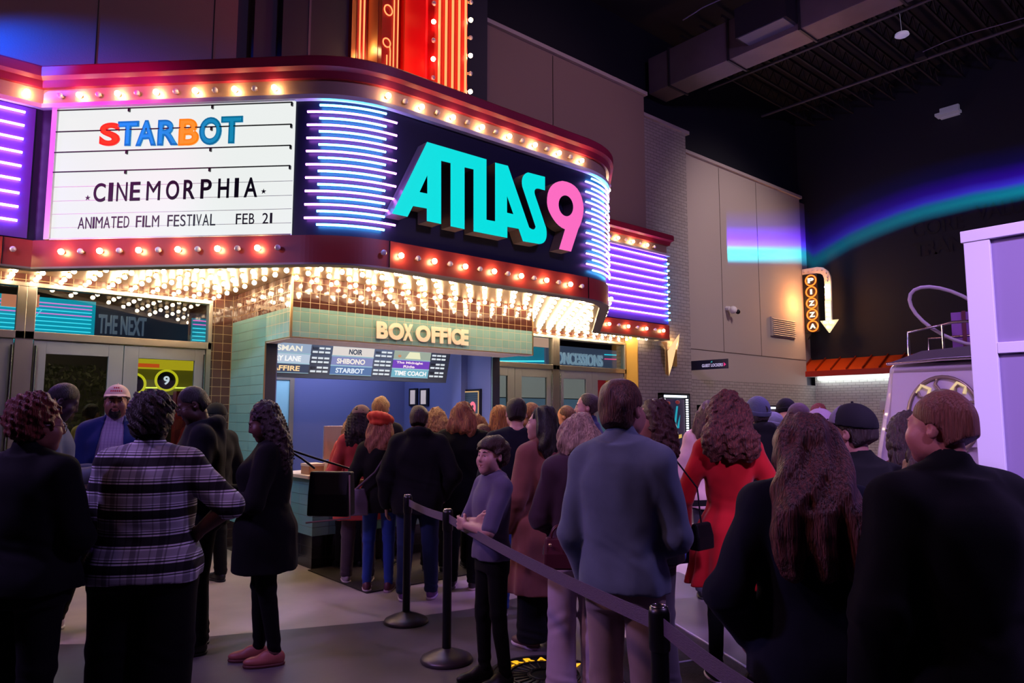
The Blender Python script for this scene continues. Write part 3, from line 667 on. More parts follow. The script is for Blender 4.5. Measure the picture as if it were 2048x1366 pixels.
# tone fields of the polished concrete (curved boundaries are inlaid, a hair above the slab)
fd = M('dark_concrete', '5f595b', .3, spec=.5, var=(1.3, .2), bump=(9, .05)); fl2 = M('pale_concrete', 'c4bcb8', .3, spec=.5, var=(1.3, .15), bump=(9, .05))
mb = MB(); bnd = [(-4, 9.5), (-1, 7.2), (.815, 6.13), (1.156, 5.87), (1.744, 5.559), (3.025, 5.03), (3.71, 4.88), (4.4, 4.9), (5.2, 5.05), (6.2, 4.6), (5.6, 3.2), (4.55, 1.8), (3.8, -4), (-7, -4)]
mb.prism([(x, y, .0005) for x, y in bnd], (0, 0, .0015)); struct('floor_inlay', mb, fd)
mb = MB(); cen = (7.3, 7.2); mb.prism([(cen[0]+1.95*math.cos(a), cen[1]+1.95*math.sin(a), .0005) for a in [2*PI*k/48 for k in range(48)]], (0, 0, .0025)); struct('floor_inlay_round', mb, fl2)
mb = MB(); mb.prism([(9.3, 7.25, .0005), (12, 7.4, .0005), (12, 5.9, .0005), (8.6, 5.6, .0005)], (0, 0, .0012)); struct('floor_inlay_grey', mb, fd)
carpet = M('entrance_mat', '2a2422', .95, bump=(160, .6), var=(40, .3))
mb = MB(); mb.box(3.3, 6.6, 5.9, 7.15, .0025, .012); o = mb.build('floor_mat', carpet); tag(o, 'dark brown entrance mat in front of the ticket counter', 'mat')
mb = MB(); mb.prism([(4.6, 3.45, .0025), (4.28, 2.72, .0025), (3.3, 1.2, .0025), (2.7, 1.6, .0025), (3.75, 3.55, .0025)], (0, 0, .008)); tag(mb.build('floor_mat', carpet), 'dark carpet mat under the belt at the lower right of the queue', 'mat')
mb = MB(); mb.tube([(3.86, 2.97, .012), (4.25, 2.84, .012)], .006, 6); mb.tube([(4.62, 3.46, .01), (4.25, 2.7, .01), (3.7, 1.7, .01)], .012, 6); tag(mb.build('mat_edging', M('edge_strip', '9a90a8', .4)), 'thin pale metal edging around the lower right mat', 'edging')
# brass-like joint in the pale floor
mb = MB(); mb.obox((2.2, 7.4, .0015), (.55, .75, 0), (.004, -.003, 0), (0, 0, .0006)); struct('floor_joint', mb, M('floor_joint_pale', 'b5a48c', .4))
# main dark hall walls
mb = MB(); mb.box(-9, 18.7, 9.35, 9.5, 3.2, 10.2); struct('wall_back', mb, mt['dark2'])
mb = MB(); mb.box(18.5, 18.7, -6, 9.35, 0, 10.2); struct('wall_right', mb, [mt['dark2']])
mb = MB(); mb.box(-9, -8.9, -6, 16, 0, 10.2); struct('wall_left', mb, mt['dark'])
mb = MB(); mb.box(-9, 18.6, -6.1, -6, 0, 10.2); struct('wall_rear', mb, mt['dark'])
mb = MB(); mb.box(-9, 18.7, -6, 16, 10.1, 10.2); struct('ceiling', mb, mt['dark'])
# themed facade above the marquee
mb = MB(); mb.box(-6, 2.79, 8.5, 8.9, 3.2, 7.93); mb.box(6.55, 10.70, 8.5, 8.9, 3.2, 7.93); struct('wall_upper', mb, mt['stucco2'])
mb = MB()
for x in (1.298, 2.51, .1, 8.2): mb.box(x-.006, x+.006, 8.495, 8.5, 3.3, 7.9)
struct('trim_4', mb, mt['black'])
mb = MB(); mb.box(2.79, 2.98, 8.62, 8.9, 3.2, 9.9); mb.box(2.98, 3.3, 8.45, 8.9, 3.2, 9.9); struct('wall_strip', mb, M('bluish_strip', '42404c', .7))
mb = MB(); mb.box(3.28, 6.58, 8.3, 8.9, 3.2, 10.05); struct('wall_pylon', mb, M('pylon_dark', '26283c', .6))
mb = MB(); mb.box(3.62, 3.65, 8.29, 8.3, 5.0, 10); struct('trim_5', mb, M('pylon_line', '5a5a70', .5))
mb = MB(); mb.box(6.5, 10.75, 8.44, 8.95, 7.93, 8.0); mb.box(10.66, 12.48, 8.69, 9.2, 7.66, 7.73); mb.box(12.4, 17.98, 8.99, 9.3, 7.43, 7.50); struct('trim_6', mb, mt['cap'])
# brick pilaster with yellow return
mb = MB(); mb.box(10.69, 12.41, 8.75, 9.3, 0, 7.66); struct('wall_pilaster', mb, mt['brick'])
mb = MB(); mb.box(10.665, 10.69, 8.75, 9.1, 0, 3.14); struct('wall_return', mb, M('yellow_paint', 'c9a04a', .6))
# stucco wall with brick base
mb = MB(); mb.box(12.41, 17.93, 9.05, 9.3, 2.4, 7.43); struct('wall_side_upper', mb, mt['stucco'])
mb = MB(); mb.box(12.41, 18.5, 9.05, 9.3, 0, 2.4); struct('wall_side_base', mb, mt['brick'])
mb = MB(); mb.box(17.93, 18.5, 9.2, 9.34, 2.4, 7.43); struct('wall_side_return', mb, M('return_grey', '6f6a78', .7))
mb = MB(); mb.box(12.41, 17.93, 9.044, 9.05, 3.045, 3.06)
for x in (14.11, 15.73): mb.box(x-.006, x+.006, 9.045, 9.05, 3.06, 7.4)
struct('trim_7', mb, M('reveal_dark', '4a3f3c', .8))
# perpendicular brick wall with the take-away counter
mb = MB(); mb.box(18.38, 18.5, 3.0, 9.05, 0, 2.62); struct('wall_counter', mb, mt['brickw'])
aw = thing('awning', 'orange standing seam metal awning with red edge above the white brick counter wall', 'awning', (18.1, 6, 2.65))
org = M('orange_metal', 'd9541c', .32, metal=.45)
Ya, Yb = 9.19, 3.2
m = MB(); m.prism([(18.49, Yb, 3.08), (18.49, Ya, 3.08), (17.9, Ya, 2.74), (17.9, Yb, 2.74)], (0, 0, .02)); m.build('roof_sheet', org, aw)
seamm = M('seam_dark_orange', '8e2f10', .4, metal=.4)
y = Yb+.05
while y < Ya:
    m = MB(); m.prism([(17.9, y, 2.76), (18.49, y, 3.10), (18.49, y, 3.15), (17.9, y, 2.81)], (0, .025, 0)); m.build('standing_seam', seamm, aw); y += .395
m = MB(); m.box(17.86, 17.9, Yb, Ya, 2.62, 2.76); m.build('fascia_edge', M('awning_red_edge', 'a3241a', .4), aw)
m = MB(); m.box(17.9, 18.375, Yb, Ya, 2.625, 2.65); m.build('underside', mt['whitep'], aw)
m = MB(); m.box(18.3, 18.36, Yb, Ya-.25, 2.56, 2.60); m.build('light_strip', glow('cool_strip', 'eaf4f6', 9), aw)
# shutter of the counter
sh = thing('roller_shutter', 'white roller shutter box over a lit serving hatch on the brick wall', 'shutter', (18.35, 6.3, 1.6))
m = MB(); m.box(18.3, 18.38, 5.6, 7.4, 1.75, 1.98)
for k in range(5): m.box(18.29, 18.3, 5.6, 7.4, 1.77+.04*k, 1.79+.04*k)
m.build('shutter_box', mt['whitep'], sh); m = MB(); m.box(18.36, 18.375, 5.65, 7.35, .95, 1.75); m.build('serving_opening', M('hatch_brown', '8a5a35', .6, emit='a86a35', es=.35), sh)
# poster cases and screens on the side wall
def poster_case(x0, x1, z0, z1, Y, lab, full=True):
    p = thing('poster_case', lab, 'poster case', ((x0+x1)/2, Y, z0), group='lit poster cases')
    m = MB(); m.box(x0, x0+.04, Y-.12, Y, z0, z1); m.box(x1-.04, x1, Y-.12, Y, z0, z1); m.box(x0, x1, Y-.12, Y, z1-.04, z1); m.box(x0, x1, Y-.12, Y, z0, z0+.04); m.box(x0, x1, Y-.02, Y, z0, z1)
    m.build('case_frame', mt['blackm'], p)
    m = MB(); m.box(x0+.08, x1-.08, Y-.1, Y-.07, z1-.085, z1-.045); m.build('light_bar', glow('cool_bar', 'dfe9ff', 4), p)
    n = 22 if full else 8
    for s_, x in enumerate((x0+.075, x1-.075)):
        for k in range(n):
            zz = z0+.07+(z1-z0-.2)*k/(n-1); m = MB(); m.box(x-.028, x+.028, Y-.105, Y-.085, zz-.014, zz+.014); m.build('lamp', glow_lamp, p)
    m = MB(); m.box(x0+.13, x1-.13, Y-.075, Y-.065, z0+.08, z1-.12); m.build('poster_print', poster_m, p); return p
glow_lamp = glow('white_lamp', 'e8eeff', 3.2); poster_m = M('poster_night_blue', '1a1e44', .4, var=((3, 3, 2), .5, '5a2434'), emit='20244c', es=.35)
p = poster_case(11.27, 12.17, .86, 2.06, 8.75, 'tall lit poster case with rows of white lamps on the brick pilaster')
x0, x1, Y = 11.27, 12.17, 8.67
m = MB(); m.box(11.58, 11.66, Y-.01, Y, 1.45, 1.62); m.ball((11.62, Y, 1.68), .035, 0, 10, 6, (1, .2, 1)); m.prism([(11.6, Y-.01, 1.45), (11.72, Y-.01, 1.45), (11.8, Y-.01, 1.2), (11.7, Y-.01, 1.18)], (0, .008, 0)); m.build('printed_figure', glow('figure_pale', 'e8d8d0', .7), p)
m = MB(); m.prism([(11.66, Y-.01, 1.45), (11.72, Y-.01, 1.44), (11.80, Y-.01, 1.80), (11.75, Y-.01, 1.80)], (0, .006, 0)); m.prism([(11.74, Y-.01, 1.36), (11.82, Y-.01, 1.36), (11.86, Y-.01, 1.62)], (0, .006, 0)); m.build('printed_shape', glow('figure_teal', '20a8c0', .8), p)
m = MB(); m.prism([(11.66, Y-.01, 1.13), (11.9, Y-.01, 1.17), (11.9, Y-.01, 1.24), (11.7, Y-.01, 1.21)], (0, .006, 0)); m.box(11.6, 11.8, Y-.01, Y, .97, 1.02); m.build('printed_title', glow('title_yellow', 'e8c060', .8), p)
m = MB(); m.ball((11.5, Y, 1.86), .07, 0, 8, 5, (1, .1, .5)); m.ball((11.8, Y, 1.88), .08, 0, 8, 5, (1, .1, .5)); m.build('printed_cloud', glow('cloud_red', '8c2c30', .6), p)
poster_case(13.0, 14.25, .9, 1.84, 9.05, 'lit case on the brick wall mostly behind the curly haired woman', False)
poster_case(15.1, 17.15, .9, 1.86, 9.05, 'wide lit case on the brick wall above the beanie hats', False)
# orange ledge along the pilaster
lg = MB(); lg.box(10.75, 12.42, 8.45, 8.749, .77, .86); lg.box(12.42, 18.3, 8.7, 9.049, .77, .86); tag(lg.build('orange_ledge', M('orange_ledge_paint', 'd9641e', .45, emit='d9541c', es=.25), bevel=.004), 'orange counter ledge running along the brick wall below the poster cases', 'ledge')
# security camera and vent, locker sign
sc = thing('security_camera', 'small white dome security camera on the stucco wall', 'security camera', (14.37, 9.05, 4.03))
m = MB(); m.tube([(14.25, 9.05, 4.08), (14.25, 8.95, 4.06)], .05, 12); m.ball((14.3, 8.9, 4.03), .09, 0, 12, 8); m.build('housing', mt['whitep'], sc); m = MB(); m.ball((14.42, 8.85, 3.99), .055, 0, 10, 6); m.build('lens', mt['black'], sc)
vt = thing('air_vent', 'white louvred air vent high on the stucco wall', 'vent', (16.75, 9.05, 3.65))
m = MB(); m.box(16.17, 17.35, 9.0, 9.05, 3.58, 4.06); m.build('vent_frame', mt['stucco'], vt)
m = MB()
for k in range(9): m.obox((16.76, 8.99, 3.62+.05*k), (.55, 0, 0), (0, .018, .012), (0, -.002, .004))
m.build('louvres', M('louvre_cream', 'd8cfc4', .5), vt)
ls = thing('hanging_sign', 'dark blue GUEST LOCKERS sign with a pink arrow projecting from the brick corner', 'sign', (12.9, 8.6, 2.7))
# sign plane faces -X and runs from the wall toward the room
XS = 12.75
ys = [atX(1397, 720, XS)[1], atX(1455, 720, XS)[1]]; zt = atX(1430, 719, XS)[2]; zb = atX(1430, 738, XS)[2]
m = MB(); m.box(XS, XS+.03, ys[1], 9.05, zb, zt); m.build('sign_board', M('sign_navy', '15173c', .4), ls)
wS = ys[0]-ys[1]
fS = ((XS-.002, ys[0], 0), (0, -1, 0), (0, 0, 1))
text_fit('sign_text', 'GUEST LOCKERS', .12*wS, .84*wS, zb+.05, zb+.115, fS, glow('sign_white', 'c8b8e8', .9), ls, .001, .02)
m = MB(); c0 = ys[0]-.87*wS; m.prism([(XS-.003, c0, zb+.045), (XS-.003, c0, zb+.13), (XS-.003, c0-.08*wS, zb+.085)], (.002, 0, 0)); m.build('arrow', glow('arrow_pink', 'e03080', .9), ls)
m = MB(); m.prism([(XS-.003, ys[0]-.42*wS, zt-.055), (XS-.003, ys[0]-.48*wS, zt-.055), (XS-.003, ys[0]-.48*wS, zt-.025)], (.002, 0, 0)); m.build('small_logo', glow('logo_cyan_small', '40c0d0', .8), ls)
# ------------------------------------------------------------------ wall sconce: folded pointed metal star
sco = thing('wall_sconce', 'folded brass wall sconce shaped like a pointed star on the brick pilaster', 'wall lamp', (11.6, 8.6, 2.4))
def P_(px, py, Y): return tuple(atY(px, py, Y))
gold = M('sconce_gold', 'd9a860', .3, metal=.8)
tipU = P_(1359, 667, 8.45); tipD = P_(1338, 752, 8.62); tipL = P_(1322, 683, 8.7); inn1 = P_(1335, 702, 8.4); inn2 = P_(1351, 700, 8.65); lw = P_(1331, 748, 8.74); rw_ = P_(1357, 690, 8.74)
m = MB(); m.add([tipU, inn1, tipD, inn2], [(0, 1, 2), (0, 2, 3)]); m.add([tipU, inn2, rw_, tipD, ], [(0, 1, 2), (1, 3, 2)]); m.build('front_fold', M('sconce_lit_cream', 'f0c890', .4, emit='ffd898', es=.9), sco)
m = MB(); m.add([tipL, inn1, P_(1334, 684, 8.74), P_(1331, 697, 8.74)], [(0, 1, 2), (0, 3, 1)]); m.add([inn1, P_(1331, 697, 8.74), lw, tipD], [(0, 1, 2, 3)]); m.build('side_fold', gold, sco)
m = MB(); m.box(11.62, 11.8, 8.66, 8.75, 2.6, 2.95); m.build('wall_plate', gold, sco)
light('POINT', 'sconce_light', (11.75, 8.62, 3.05), (11.75, 8.6, 4), 5, 'ffc070', .05)
# ------------------------------------------------------------------ vertical blade sign tower
tw = thing('blade_sign', 'tall red blade sign with orange neon bars and bulbs standing on the marquee roof', 'sign', (4.98, 8.2, 5.02))
rd = M('tower_red_enamel', 'c4101c', .3, spec=.6); rd2 = M('tower_deep_red', '8a0e1c', .35); brz = M('tower_bronze', 'a86a4a', .35, metal=.7)
m = MB(); m.box(4.19, 5.77, 8.215, 8.32, 5.0, 10.0); m.build('rear_fin', brz, tw)
m = MB(); m.box(4.26, 4.40, 8.205, 8.215, 5.0, 10); m.box(5.56, 5.70, 8.205, 8.215, 5.0, 10); m.build('rear_panel', rd2, tw)
m = MB(); m.box(4.43, 5.53, 7.83, 8.22, 5.0, 10.0); m.build('middle_body', rd2, tw)
m = MB(); m.box(4.425, 4.43, 7.93, 8.19, 5.0, 10); m.build('cream_glow_strip', M('channel_glow_tint', 'b88a5c', .5), tw)  # bulb glow of the recess put into the cream colour of this strip
m = MB(); m.box(4.72, 5.24, 7.03, 7.84, 5.0, 10.0); m.build('blade_body', rd, tw)
m = MB(); m.box(4.69, 4.72, 7.18, 7.68, 5.0, 10); m.build('side_panel', M('tower_side_lit_red', 'ff1420', .35, emit='ff0a18', es=.28), tw)  # side light put into the panel as a brighter red with a glow
for z0 in ():
    m = MB(); pts = [(4.66, 7.25+.12*math.cos(a), z0+.12*math.sin(a)) for a in [PI*k/8 for k in range(-4, 13)]]; m.tube(pts, .028, 8); m.tube([(4.66, 7.25, z0-.12), (4.66, 7.5, z0-.2)], .028, 8); m.build('raised_letter', rd, tw)
for x in (4.30, 4.36, 5.60, 5.66): m = MB(); m.tube([(x, 8.19, 5.05), (x, 8.19, 9.9)], .012, 8); m.build('neon_tube', mt['neon_orange'], tw)
for i in range(5): x = 4.775+.1025*i; m = MB(); m.tube([(x, 6.995, 5.05), (x, 6.995, 9.9)], .016, 8); m.build('neon_tube', mt['neon_orange'], tw)
for i, x in enumerate((4.50, 4.55, 4.60, 4.66)):
    top = 6.35 if i == 0 else 9.9; pts = [(x, 7.81, 5.05), (x, 7.81, top if i != 1 else 6.42)]
    if i == 1:
        cx, cz = x-.055, 6.52; pts += [(cx+.055*math.cos(a), 7.81, cz+.06*math.sin(a)) for a in [-.6+.35*k for k in range(18)]]
    m = MB(); m.tube(pts, .009, 8); m.build('neon_scroll', mt['neon_orange'], tw)
m = MB(); cx, cz = 4.51, 6.98; m.tube([(cx+.06*math.cos(a), 7.81, cz+.07*math.sin(a)) for a in [.3*k for k in range(22)]], .009, 8); m.build('neon_scroll', mt['neon_orange'], tw)
for k in range(12):
    zz = 5.3+.245*k
    put_bulb((4.72, 7.03, zz), (-s2, -s2, 0), k % 2 == 1, tw); put_bulb((5.24, 7.03, zz), (s2, -s2, 0), k % 2 == 0, tw)
light('POINT', 'channel_glow', (4.36, 8.05, 5.7), (4.4, 8, 6), 2.5, 'ffcc88', .05); light('POINT', 'channel_glow_b', (4.36, 8.05, 6.5), (4.4, 8, 6), 2.5, 'ffcc88', .05)
light('AREA', 'tower_wash', (3.9, 7.2, 5.4), (4.72, 7.45, 7.2), 12, 'ff3030', .3)
# ------------------------------------------------------------------ PIZZA sign (blade sign facing -X)
XP = 17.9
def px_(x, y): return tuple(atX(1590+x/7.59, 520+y/7.59, XP))
pz = thing('pizza_sign', 'blade sign with letters PIZZA in lit orange rings beside a bulb-lit arrow', 'sign', (17.9, 8.9, 4.6))
m = MB(); a_ = px_(170, 215); b_ = px_(350, 1090); m.prism([px_(110, 225), px_(330, 200), px_(370, 1085), px_(170, 1110)], (.08, 0, 0)); m.build('backing', mt['black'], pz)
for i, (c_, (x, y)) in enumerate(zip('PIZZA', ((246, 313), (254, 485), (262, 657), (270, 830), (279, 1005)))):
    c = np.array(px_(x, y)); r = abs(px_(x+78, y)[1]-c[1])*1.0; rz_ = abs(px_(x, y+78)[2]-c[2])
    m = MB(); m.tube([(XP-.03, c[1]-r*math.cos(a), c[2]+rz_*math.sin(a)) for a in [2*PI*k/28 for k in range(29)]], .018, 6); m.build('neon_ring', glow('ring_orange', 'ff6a20', 3), pz)
    m = MB(); m.lathe((XP-.005, c[1], c[2]), [(r*.95, -.02), (r*.95, .0)], 24, 0, ((0, 1, 0), (0, 0, 1), (-1, 0, 0))); m.build('letter_disc', M('disc_brown', '2a1810', .5), pz)
    text_fit('lit_letter', c_, -r*(.6 if c_ != 'I' else .2), r*(.6 if c_ != 'I' else .2), -rz_*.5, rz_*.5, ((XP-.03, c[1], c[2]), (0, -1, 0), (0, 0, 1)), glow('letter_cream', 'fff0d0', 1.6), pz, .004, .05)
path = [px_(105, 190), px_(220, 172), px_(330, 152), px_(400, 158), px_(455, 195), px_(485, 260), px_(495, 340), px_(500, 500), px_(505, 700), px_(508, 915)]
m = MB(); L_ = []; R_ = []
for i, p in enumerate(path):
    q = np.array(path[min(i+1, 9)])-np.array(path[max(i-1, 0)]); q /= np.linalg.norm(q); nn = np.array((0, -q[2], q[1]))*.082
    L_.append(np.array(p)+nn); R_.append(np.array(p)-nn)
for i in range(9): m.prism([L_[i], L_[i+1], R_[i+1], R_[i]], (.06, 0, 0))
m.build('arrow_shaft', M('arrow_cream_paint', 'dccfc4', .5), pz)
m = MB(); m.prism([px_(380, 925), px_(650, 900), px_(515, 1103)], (.06, 0, 0)); m.build('arrow_head', glow('arrow_head_lit', 'ffe6b0', 1.1), pz)
m = MB(); m.prism([px_(455, 620), px_(545, 620), px_(555, 910), px_(465, 915)], (-.015, 0, 0)); m.build('lit_shaft', glow('arrow_shaft_lit', 'fff0c8', 1.2), pz)
for x, y in ((485, 415), (492, 530), (500, 690), (505, 760), (508, 830), (510, 900), (470, 950), (560, 945), (515, 1020)):
    put_bulb(np.array(px_(x, y))-(.01, 0, 0), (-1, 0, 0), 1, pz, .035)
for x, y in ((135, 190), (205, 180), (270, 168), (340, 158), (412, 160), (472, 203), (493, 270), (495, 325)):
    put_bulb(np.array(px_(x, y))-(.005, 0, 0), (-1, 0, 0), 0, pz, .02)
m = MB(); m.tube([px_(245, 1085), px_(235, 1150), px_(195, 1205)], .02, 6); m.build('wall_bracket', mt['blackm'], pz)
light('POINT', 'pizza_glow', (17.35, 8.65, 4.5), (17, 9, 4), 60, 'ffa050', .15)
# ------------------------------------------------------------------ dark mural words on the right hall wall
w_dark = M('mural_dark_letters', '0a0a12', .7)
XW = 18.49
mu = thing('mural_lettering', 'black painted words CORE VALU and TRAN on the dark hall wall', 'lettering', (18.49, 6, 5.5))
def mural(word, ax_, ay_, bx_, by_, h):
    p = atX(ax_, ay_, XW); q = atX(bx_, by_, XW); text_fit('painted_word', word, 0, p[1]-q[1], 0, h, ((XW, p[1], (p[2]+q[2])/2), (0, -1, 0), (0, 0, 1)), w_dark, mu, .002, .01 if word[0] != 'T' else .05)
mural('CORE', 1824, 475, 1928, 458, .36); mural('VALU', 1953, 446, 2048, 420, .36); mural('TRAN', 1826, 515, 1928, 500, .36)
# ------------------------------------------------------------------ ceiling services
du = thing('air_duct', 'long rectangular air duct hanging under the dark ceiling', 'duct', (12, 5, 8.5))
dm = M('duct_sheet', '6a6066', .5, metal=.3, var=(1.5, .15)); m = MB(); m.box(11.7, 12.3, -1.5, 9.15, 8.5, 9.3); m.build('duct_body', dm, du, bevel=.01)
flm_ = M('flange_dark', '2c2a30', .5)
for y in (8.6, 7.2, 5.75, 4.2): m = MB(); m.box(11.67, 12.33, y-.02, y+.02, 8.47, 9.33); m.build('duct_flange', flm_, du)
m = MB(); m.box(11.3, 11.7, 5.8, 6.8, 8.62, 9.2); m.build('air_grille', mt['dark'], du)
m = MB(); m.box(11.3, 11.7, 5.85, 6.75, 8.60, 8.63); m.build('grille_edge', M('grille_pale', '55586c', .5), du)
jm = M('joist_paint', '2a262b', .7)
for i in range(26):
    y = -4.2+.52*i
    m = MB(); m.box(12.4, 18.5, y-.02, y+.02, 9.9, 9.96); m.box(12.4, 18.5, y-.02, y+.02, 9.55, 9.6)
    for k in range(15): x = 12.4+.4*k; m.tube([(x, y, 9.6), (x+.2, y, 9.9), (x+.4, y, 9.6)], .012, 4, caps=False)
    tag(m.build('roof_joist', jm), 'dark open web steel joist under the hall ceiling at the right', 'joist', 'roof joists')
for i, (x, d_) in enumerate(((14.2, 'nearer'), (16.6, 'farther'))):
    m = MB(); m.tube([(x, 9.3, 9.45), (x, -2, 9.45)], .035, 8); tag(m.build('conduit_pipe', M('pipe_grey', '4c4850', .5)), f'thin sprinkler pipe under the joists, {d_} from the duct', 'pipe')
m = MB(); m.lathe((14.29, 4.99, 9.0), [(.0, .06), (.08, .06), (.12, .04), (.13, 0), (.1, -.02), (0, -.02)], 20); m.tube([(14.29, 4.99, 9.05), (14.24, 4.99, 9.45)], .003, 5); tag(m.build('ceiling_detector', M('white_detector', 'c0b8d8', .4, emit='b0a8d0', es=.35)), 'round white detector hanging below the ceiling joists', 'detector')
m = MB(); m.box(18.2, 18.45, 5.25, 5.75, 8.72, 8.78); m.box(18.4, 18.5, 5.3, 5.7, 8.7, 8.95); tag(m.build('wall_light', M('fitting_grey', '8c8898', .5, emit='8880a0', es=.25)), 'small flat light fitting high on the dark right wall', 'light fitting')
pts = [(16.0, 5.2-.45*k, 9.35+.05*math.sin(k*1.1)) for k in range(12)]; m = MB(); m.tube(pts, .012, 5); tag(m.build('hanging_cable', M('cable_grey', '6c6880', .5)), 'pale cable strung below the ceiling pipes at upper right', 'cable')
pts = [(10.8, 7.6-.45*k, 9.15+.05*math.sin(k*1.3)) for k in range(9)]; m = MB(); m.tube(pts, .012, 5); tag(m.build('hanging_cable', M('cable_grey2', '6c6880', .5)), 'pale cable strung left of the air duct', 'cable')
m = MB(); m.box(16.1, 16.3, 5.2, 5.4, 9.3, 9.45); tag(m.build('junction_box', mt['dark']), 'small junction box on the ceiling pipe at the right', 'junction box')
# ------------------------------------------------------------------ lobby behind the doors
lobw = M('lobby_wall', '241d22', .7)
mb = MB(); mb.box(-4, 3.2, 14.5, 14.6, 0, 4.2); mb.box(3.2, 14, 14.5, 14.6, 0, 4.2); struct('wall_lobby_back', mb, lobw)
mb = MB(); mb.box(-4, -3.9, 9.2, 14.5, 0, 4.2); mb.box(6.6, 6.7, 10.5, 14.5, 0, 4.2); mb.box(13.9, 14, 9.5, 14.5, 0, 4.2); struct('wall_lobby_side', mb, lobw)
mb = MB(); mb.box(-4, 14, 9.55, 14.6, 4.1, 4.2); struct('ceiling_lobby', mb, M('lobby_ceiling', '5a4a44', .7))
def lp(x, y, Y): return tuple(atY(x, y, Y))
YN = 11.8
nb = thing('neon_fascia', 'turquoise lobby fascia with pink and cyan neon lines behind the left transom', 'light panel', (0.5, YN, 2.9))
a = lp(-60, 640, YN); b = lp(190, 640, YN)
m = MB(); m.box(a[0], b[0], YN, YN+.05, 2.62, 3.28); m.build('fascia_panel', M('teal_panel', '0e7f92', .3, emit='12b8d0', es=.8), nb)
for k, (zz, mm) in enumerate(((3.20, 'neon_pink'), (3.15, 'neon_pink'), (3.10, 'neon_cyan'), (3.05, 'neon_pink'), (3.0, 'neon_cyan'), (2.94, 'neon_cyan'), (2.88, 'neon_cyan'), (2.82, 'neon_cyan'))):
    m = MB(); m.tube([(a[0], YN-.03, zz), (b[0]-.05, YN-.03, zz)], .008, 6); m.build('neon_line', glow('lob_'+mm+str(k), {'neon_pink': 'ff80e0', 'neon_cyan': '40f0ff'}[mm], 1.6), nb)
for x in (-.1, .55, 1.05): m = MB(); m.tube([(x, YN-.04, 2.65), (x+.3, YN-.04, 3.1)], .008, 6); m.build('neon_line', glow('lobdiag', '60f0ff', 1.3), nb)
nb2 = thing('neon_fascia', 'short turquoise neon fascia at the right end of the left transom', 'light panel', (3.3, 11.3, 2.9))
a = lp(385, 640, 11.3); b = lp(406, 640, 11.3)
m = MB(); m.box(a[0], b[0]+.3, 11.3, 11.35, 2.65, 3.1); m.build('fascia_panel', M('teal_panel2', '0e7f92', .3, emit='12a0b8', es=.6), nb2)
for k in range(6): m = MB(); m.tube([(a[0], 11.27, 3.06-.06*k), (b[0]+.3, 11.27, 3.06-.06*k)], .008, 6); m.build('neon_line', glow('lb2'+str(k), 'ff70d0' if k < 2 else '40f0ff', 1.6), nb2)
ns = thing('lobby_sign', 'grey raised lettering THE NEXT on the lobby wall behind the left transom', 'sign', (1.9, YN, 3.0))
a = lp(197, 640, YN); b = lp(292, 640, YN); text_fit('sign_word', 'THE NEXT', a[0], b[0], 2.82, 3.1, frameY(YN), M('sign_greyblue', '8090a8', .4, emit='708098', es=.5), ns, .02, .02)
m = MB(); m.box(b[0]-1.4, b[0]+1.1, YN+.04, YN+.08, 2.6, 3.25); m.build('sign_backing', M('sign_back_slate', '3c4256', .5, emit='3c4256', es=.25), ns)
for nm, (ax_, bx_), Y_ in (('left', (4, 34), 11.2), ('right', (50, 78), 11.2)):
    a = lp(ax_, 587, Y_); b = lp(bx_, 611, Y_); m = MB(); m.box(a[0], b[0], Y_, Y_+.05, b[2]-.02, a[2]); tag(m.build('light_box', glow('lb_orange'+nm, 'ff9a70', 1.0)), f'glowing orange box sign in the lobby, {nm} of a pair', 'light box')
# yellow lit bulkhead with round 9 signs (second door)
yb = thing('lit_bulkhead', 'yellow lit lobby bulkhead seen through the right door of the left pair', 'bulkhead', (3, 12.6, 2.4))
YB = 12.4
a = lp(262, 735, YB); b = lp(392, 735, YB)
m = MB(); m.box(a[0]-.3, b[0]+.6, YB, YB+.1, 2.36, 2.56); m.build('yellow_band', glow('yellow_band', 'f0d020', .9), yb)
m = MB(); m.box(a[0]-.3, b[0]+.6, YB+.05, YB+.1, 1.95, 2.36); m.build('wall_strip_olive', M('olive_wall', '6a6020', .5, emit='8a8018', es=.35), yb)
m = MB(); m.tube([(a[0]-.2, YB, 2.05), (b[0]+.5, YB, 2.08)], .012, 6); m.build('neon_line', glow('yellow_line', 'ffff60', 2), yb)
m = MB(); q = lp(275, 730, YB-.02); m.box(q[0], q[0]+.32, YB-.03, YB-.01, q[2]-.03, q[2]+.03); m.build('orange_slot', glow('orange_slot', 'ff6020', 1), yb)
for nm, px1 in (('full', 332), ('left edge', 267)):
    c = lp(px1, 761 if px1 > 300 else 768, YB-.1)
    t = thing('round_sign', f'round lobby sign with yellow ring and a 9, {"fully visible" if nm == "full" else "cut by the door edge"}', 'sign', c, group='round 9 signs')
    m = MB(); m.lathe(c, [(.15, -.02), (.15, .0)], 24, 0, ((1, 0, 0), (0, 0, 1), (0, -1, 0))); m.build('sign_disc', mt['black'], t)
    m = MB(); m.tube([(c[0]+.16*math.cos(u), c[1]-.03, c[2]+.16*math.sin(u)) for u in [2*PI*k/28 for k in range(29)]], .02, 6); m.build('neon_ring', glow('ring_yellow', 'f0e020', 1.2), t)
    text_fit('numeral', '9', -.045, .045, -.07, .07, ((c[0], c[1]-.03, c[2]), (1, 0, 0), (0, 0, 1)), glow('num_white', 'ffffff', 1.2), t, .003, .03)
m = MB(); q = lp(366, 800, 12.0); m.box(q[0]-.1, q[0]+.08, 12.0, 12.2, 0, 2.0); tag(m.build('red_column', M('lobby_red', '5a1018', .5, emit='4a0c14', es=.25)), 'dark red lobby column behind the right door of the left pair', 'column')
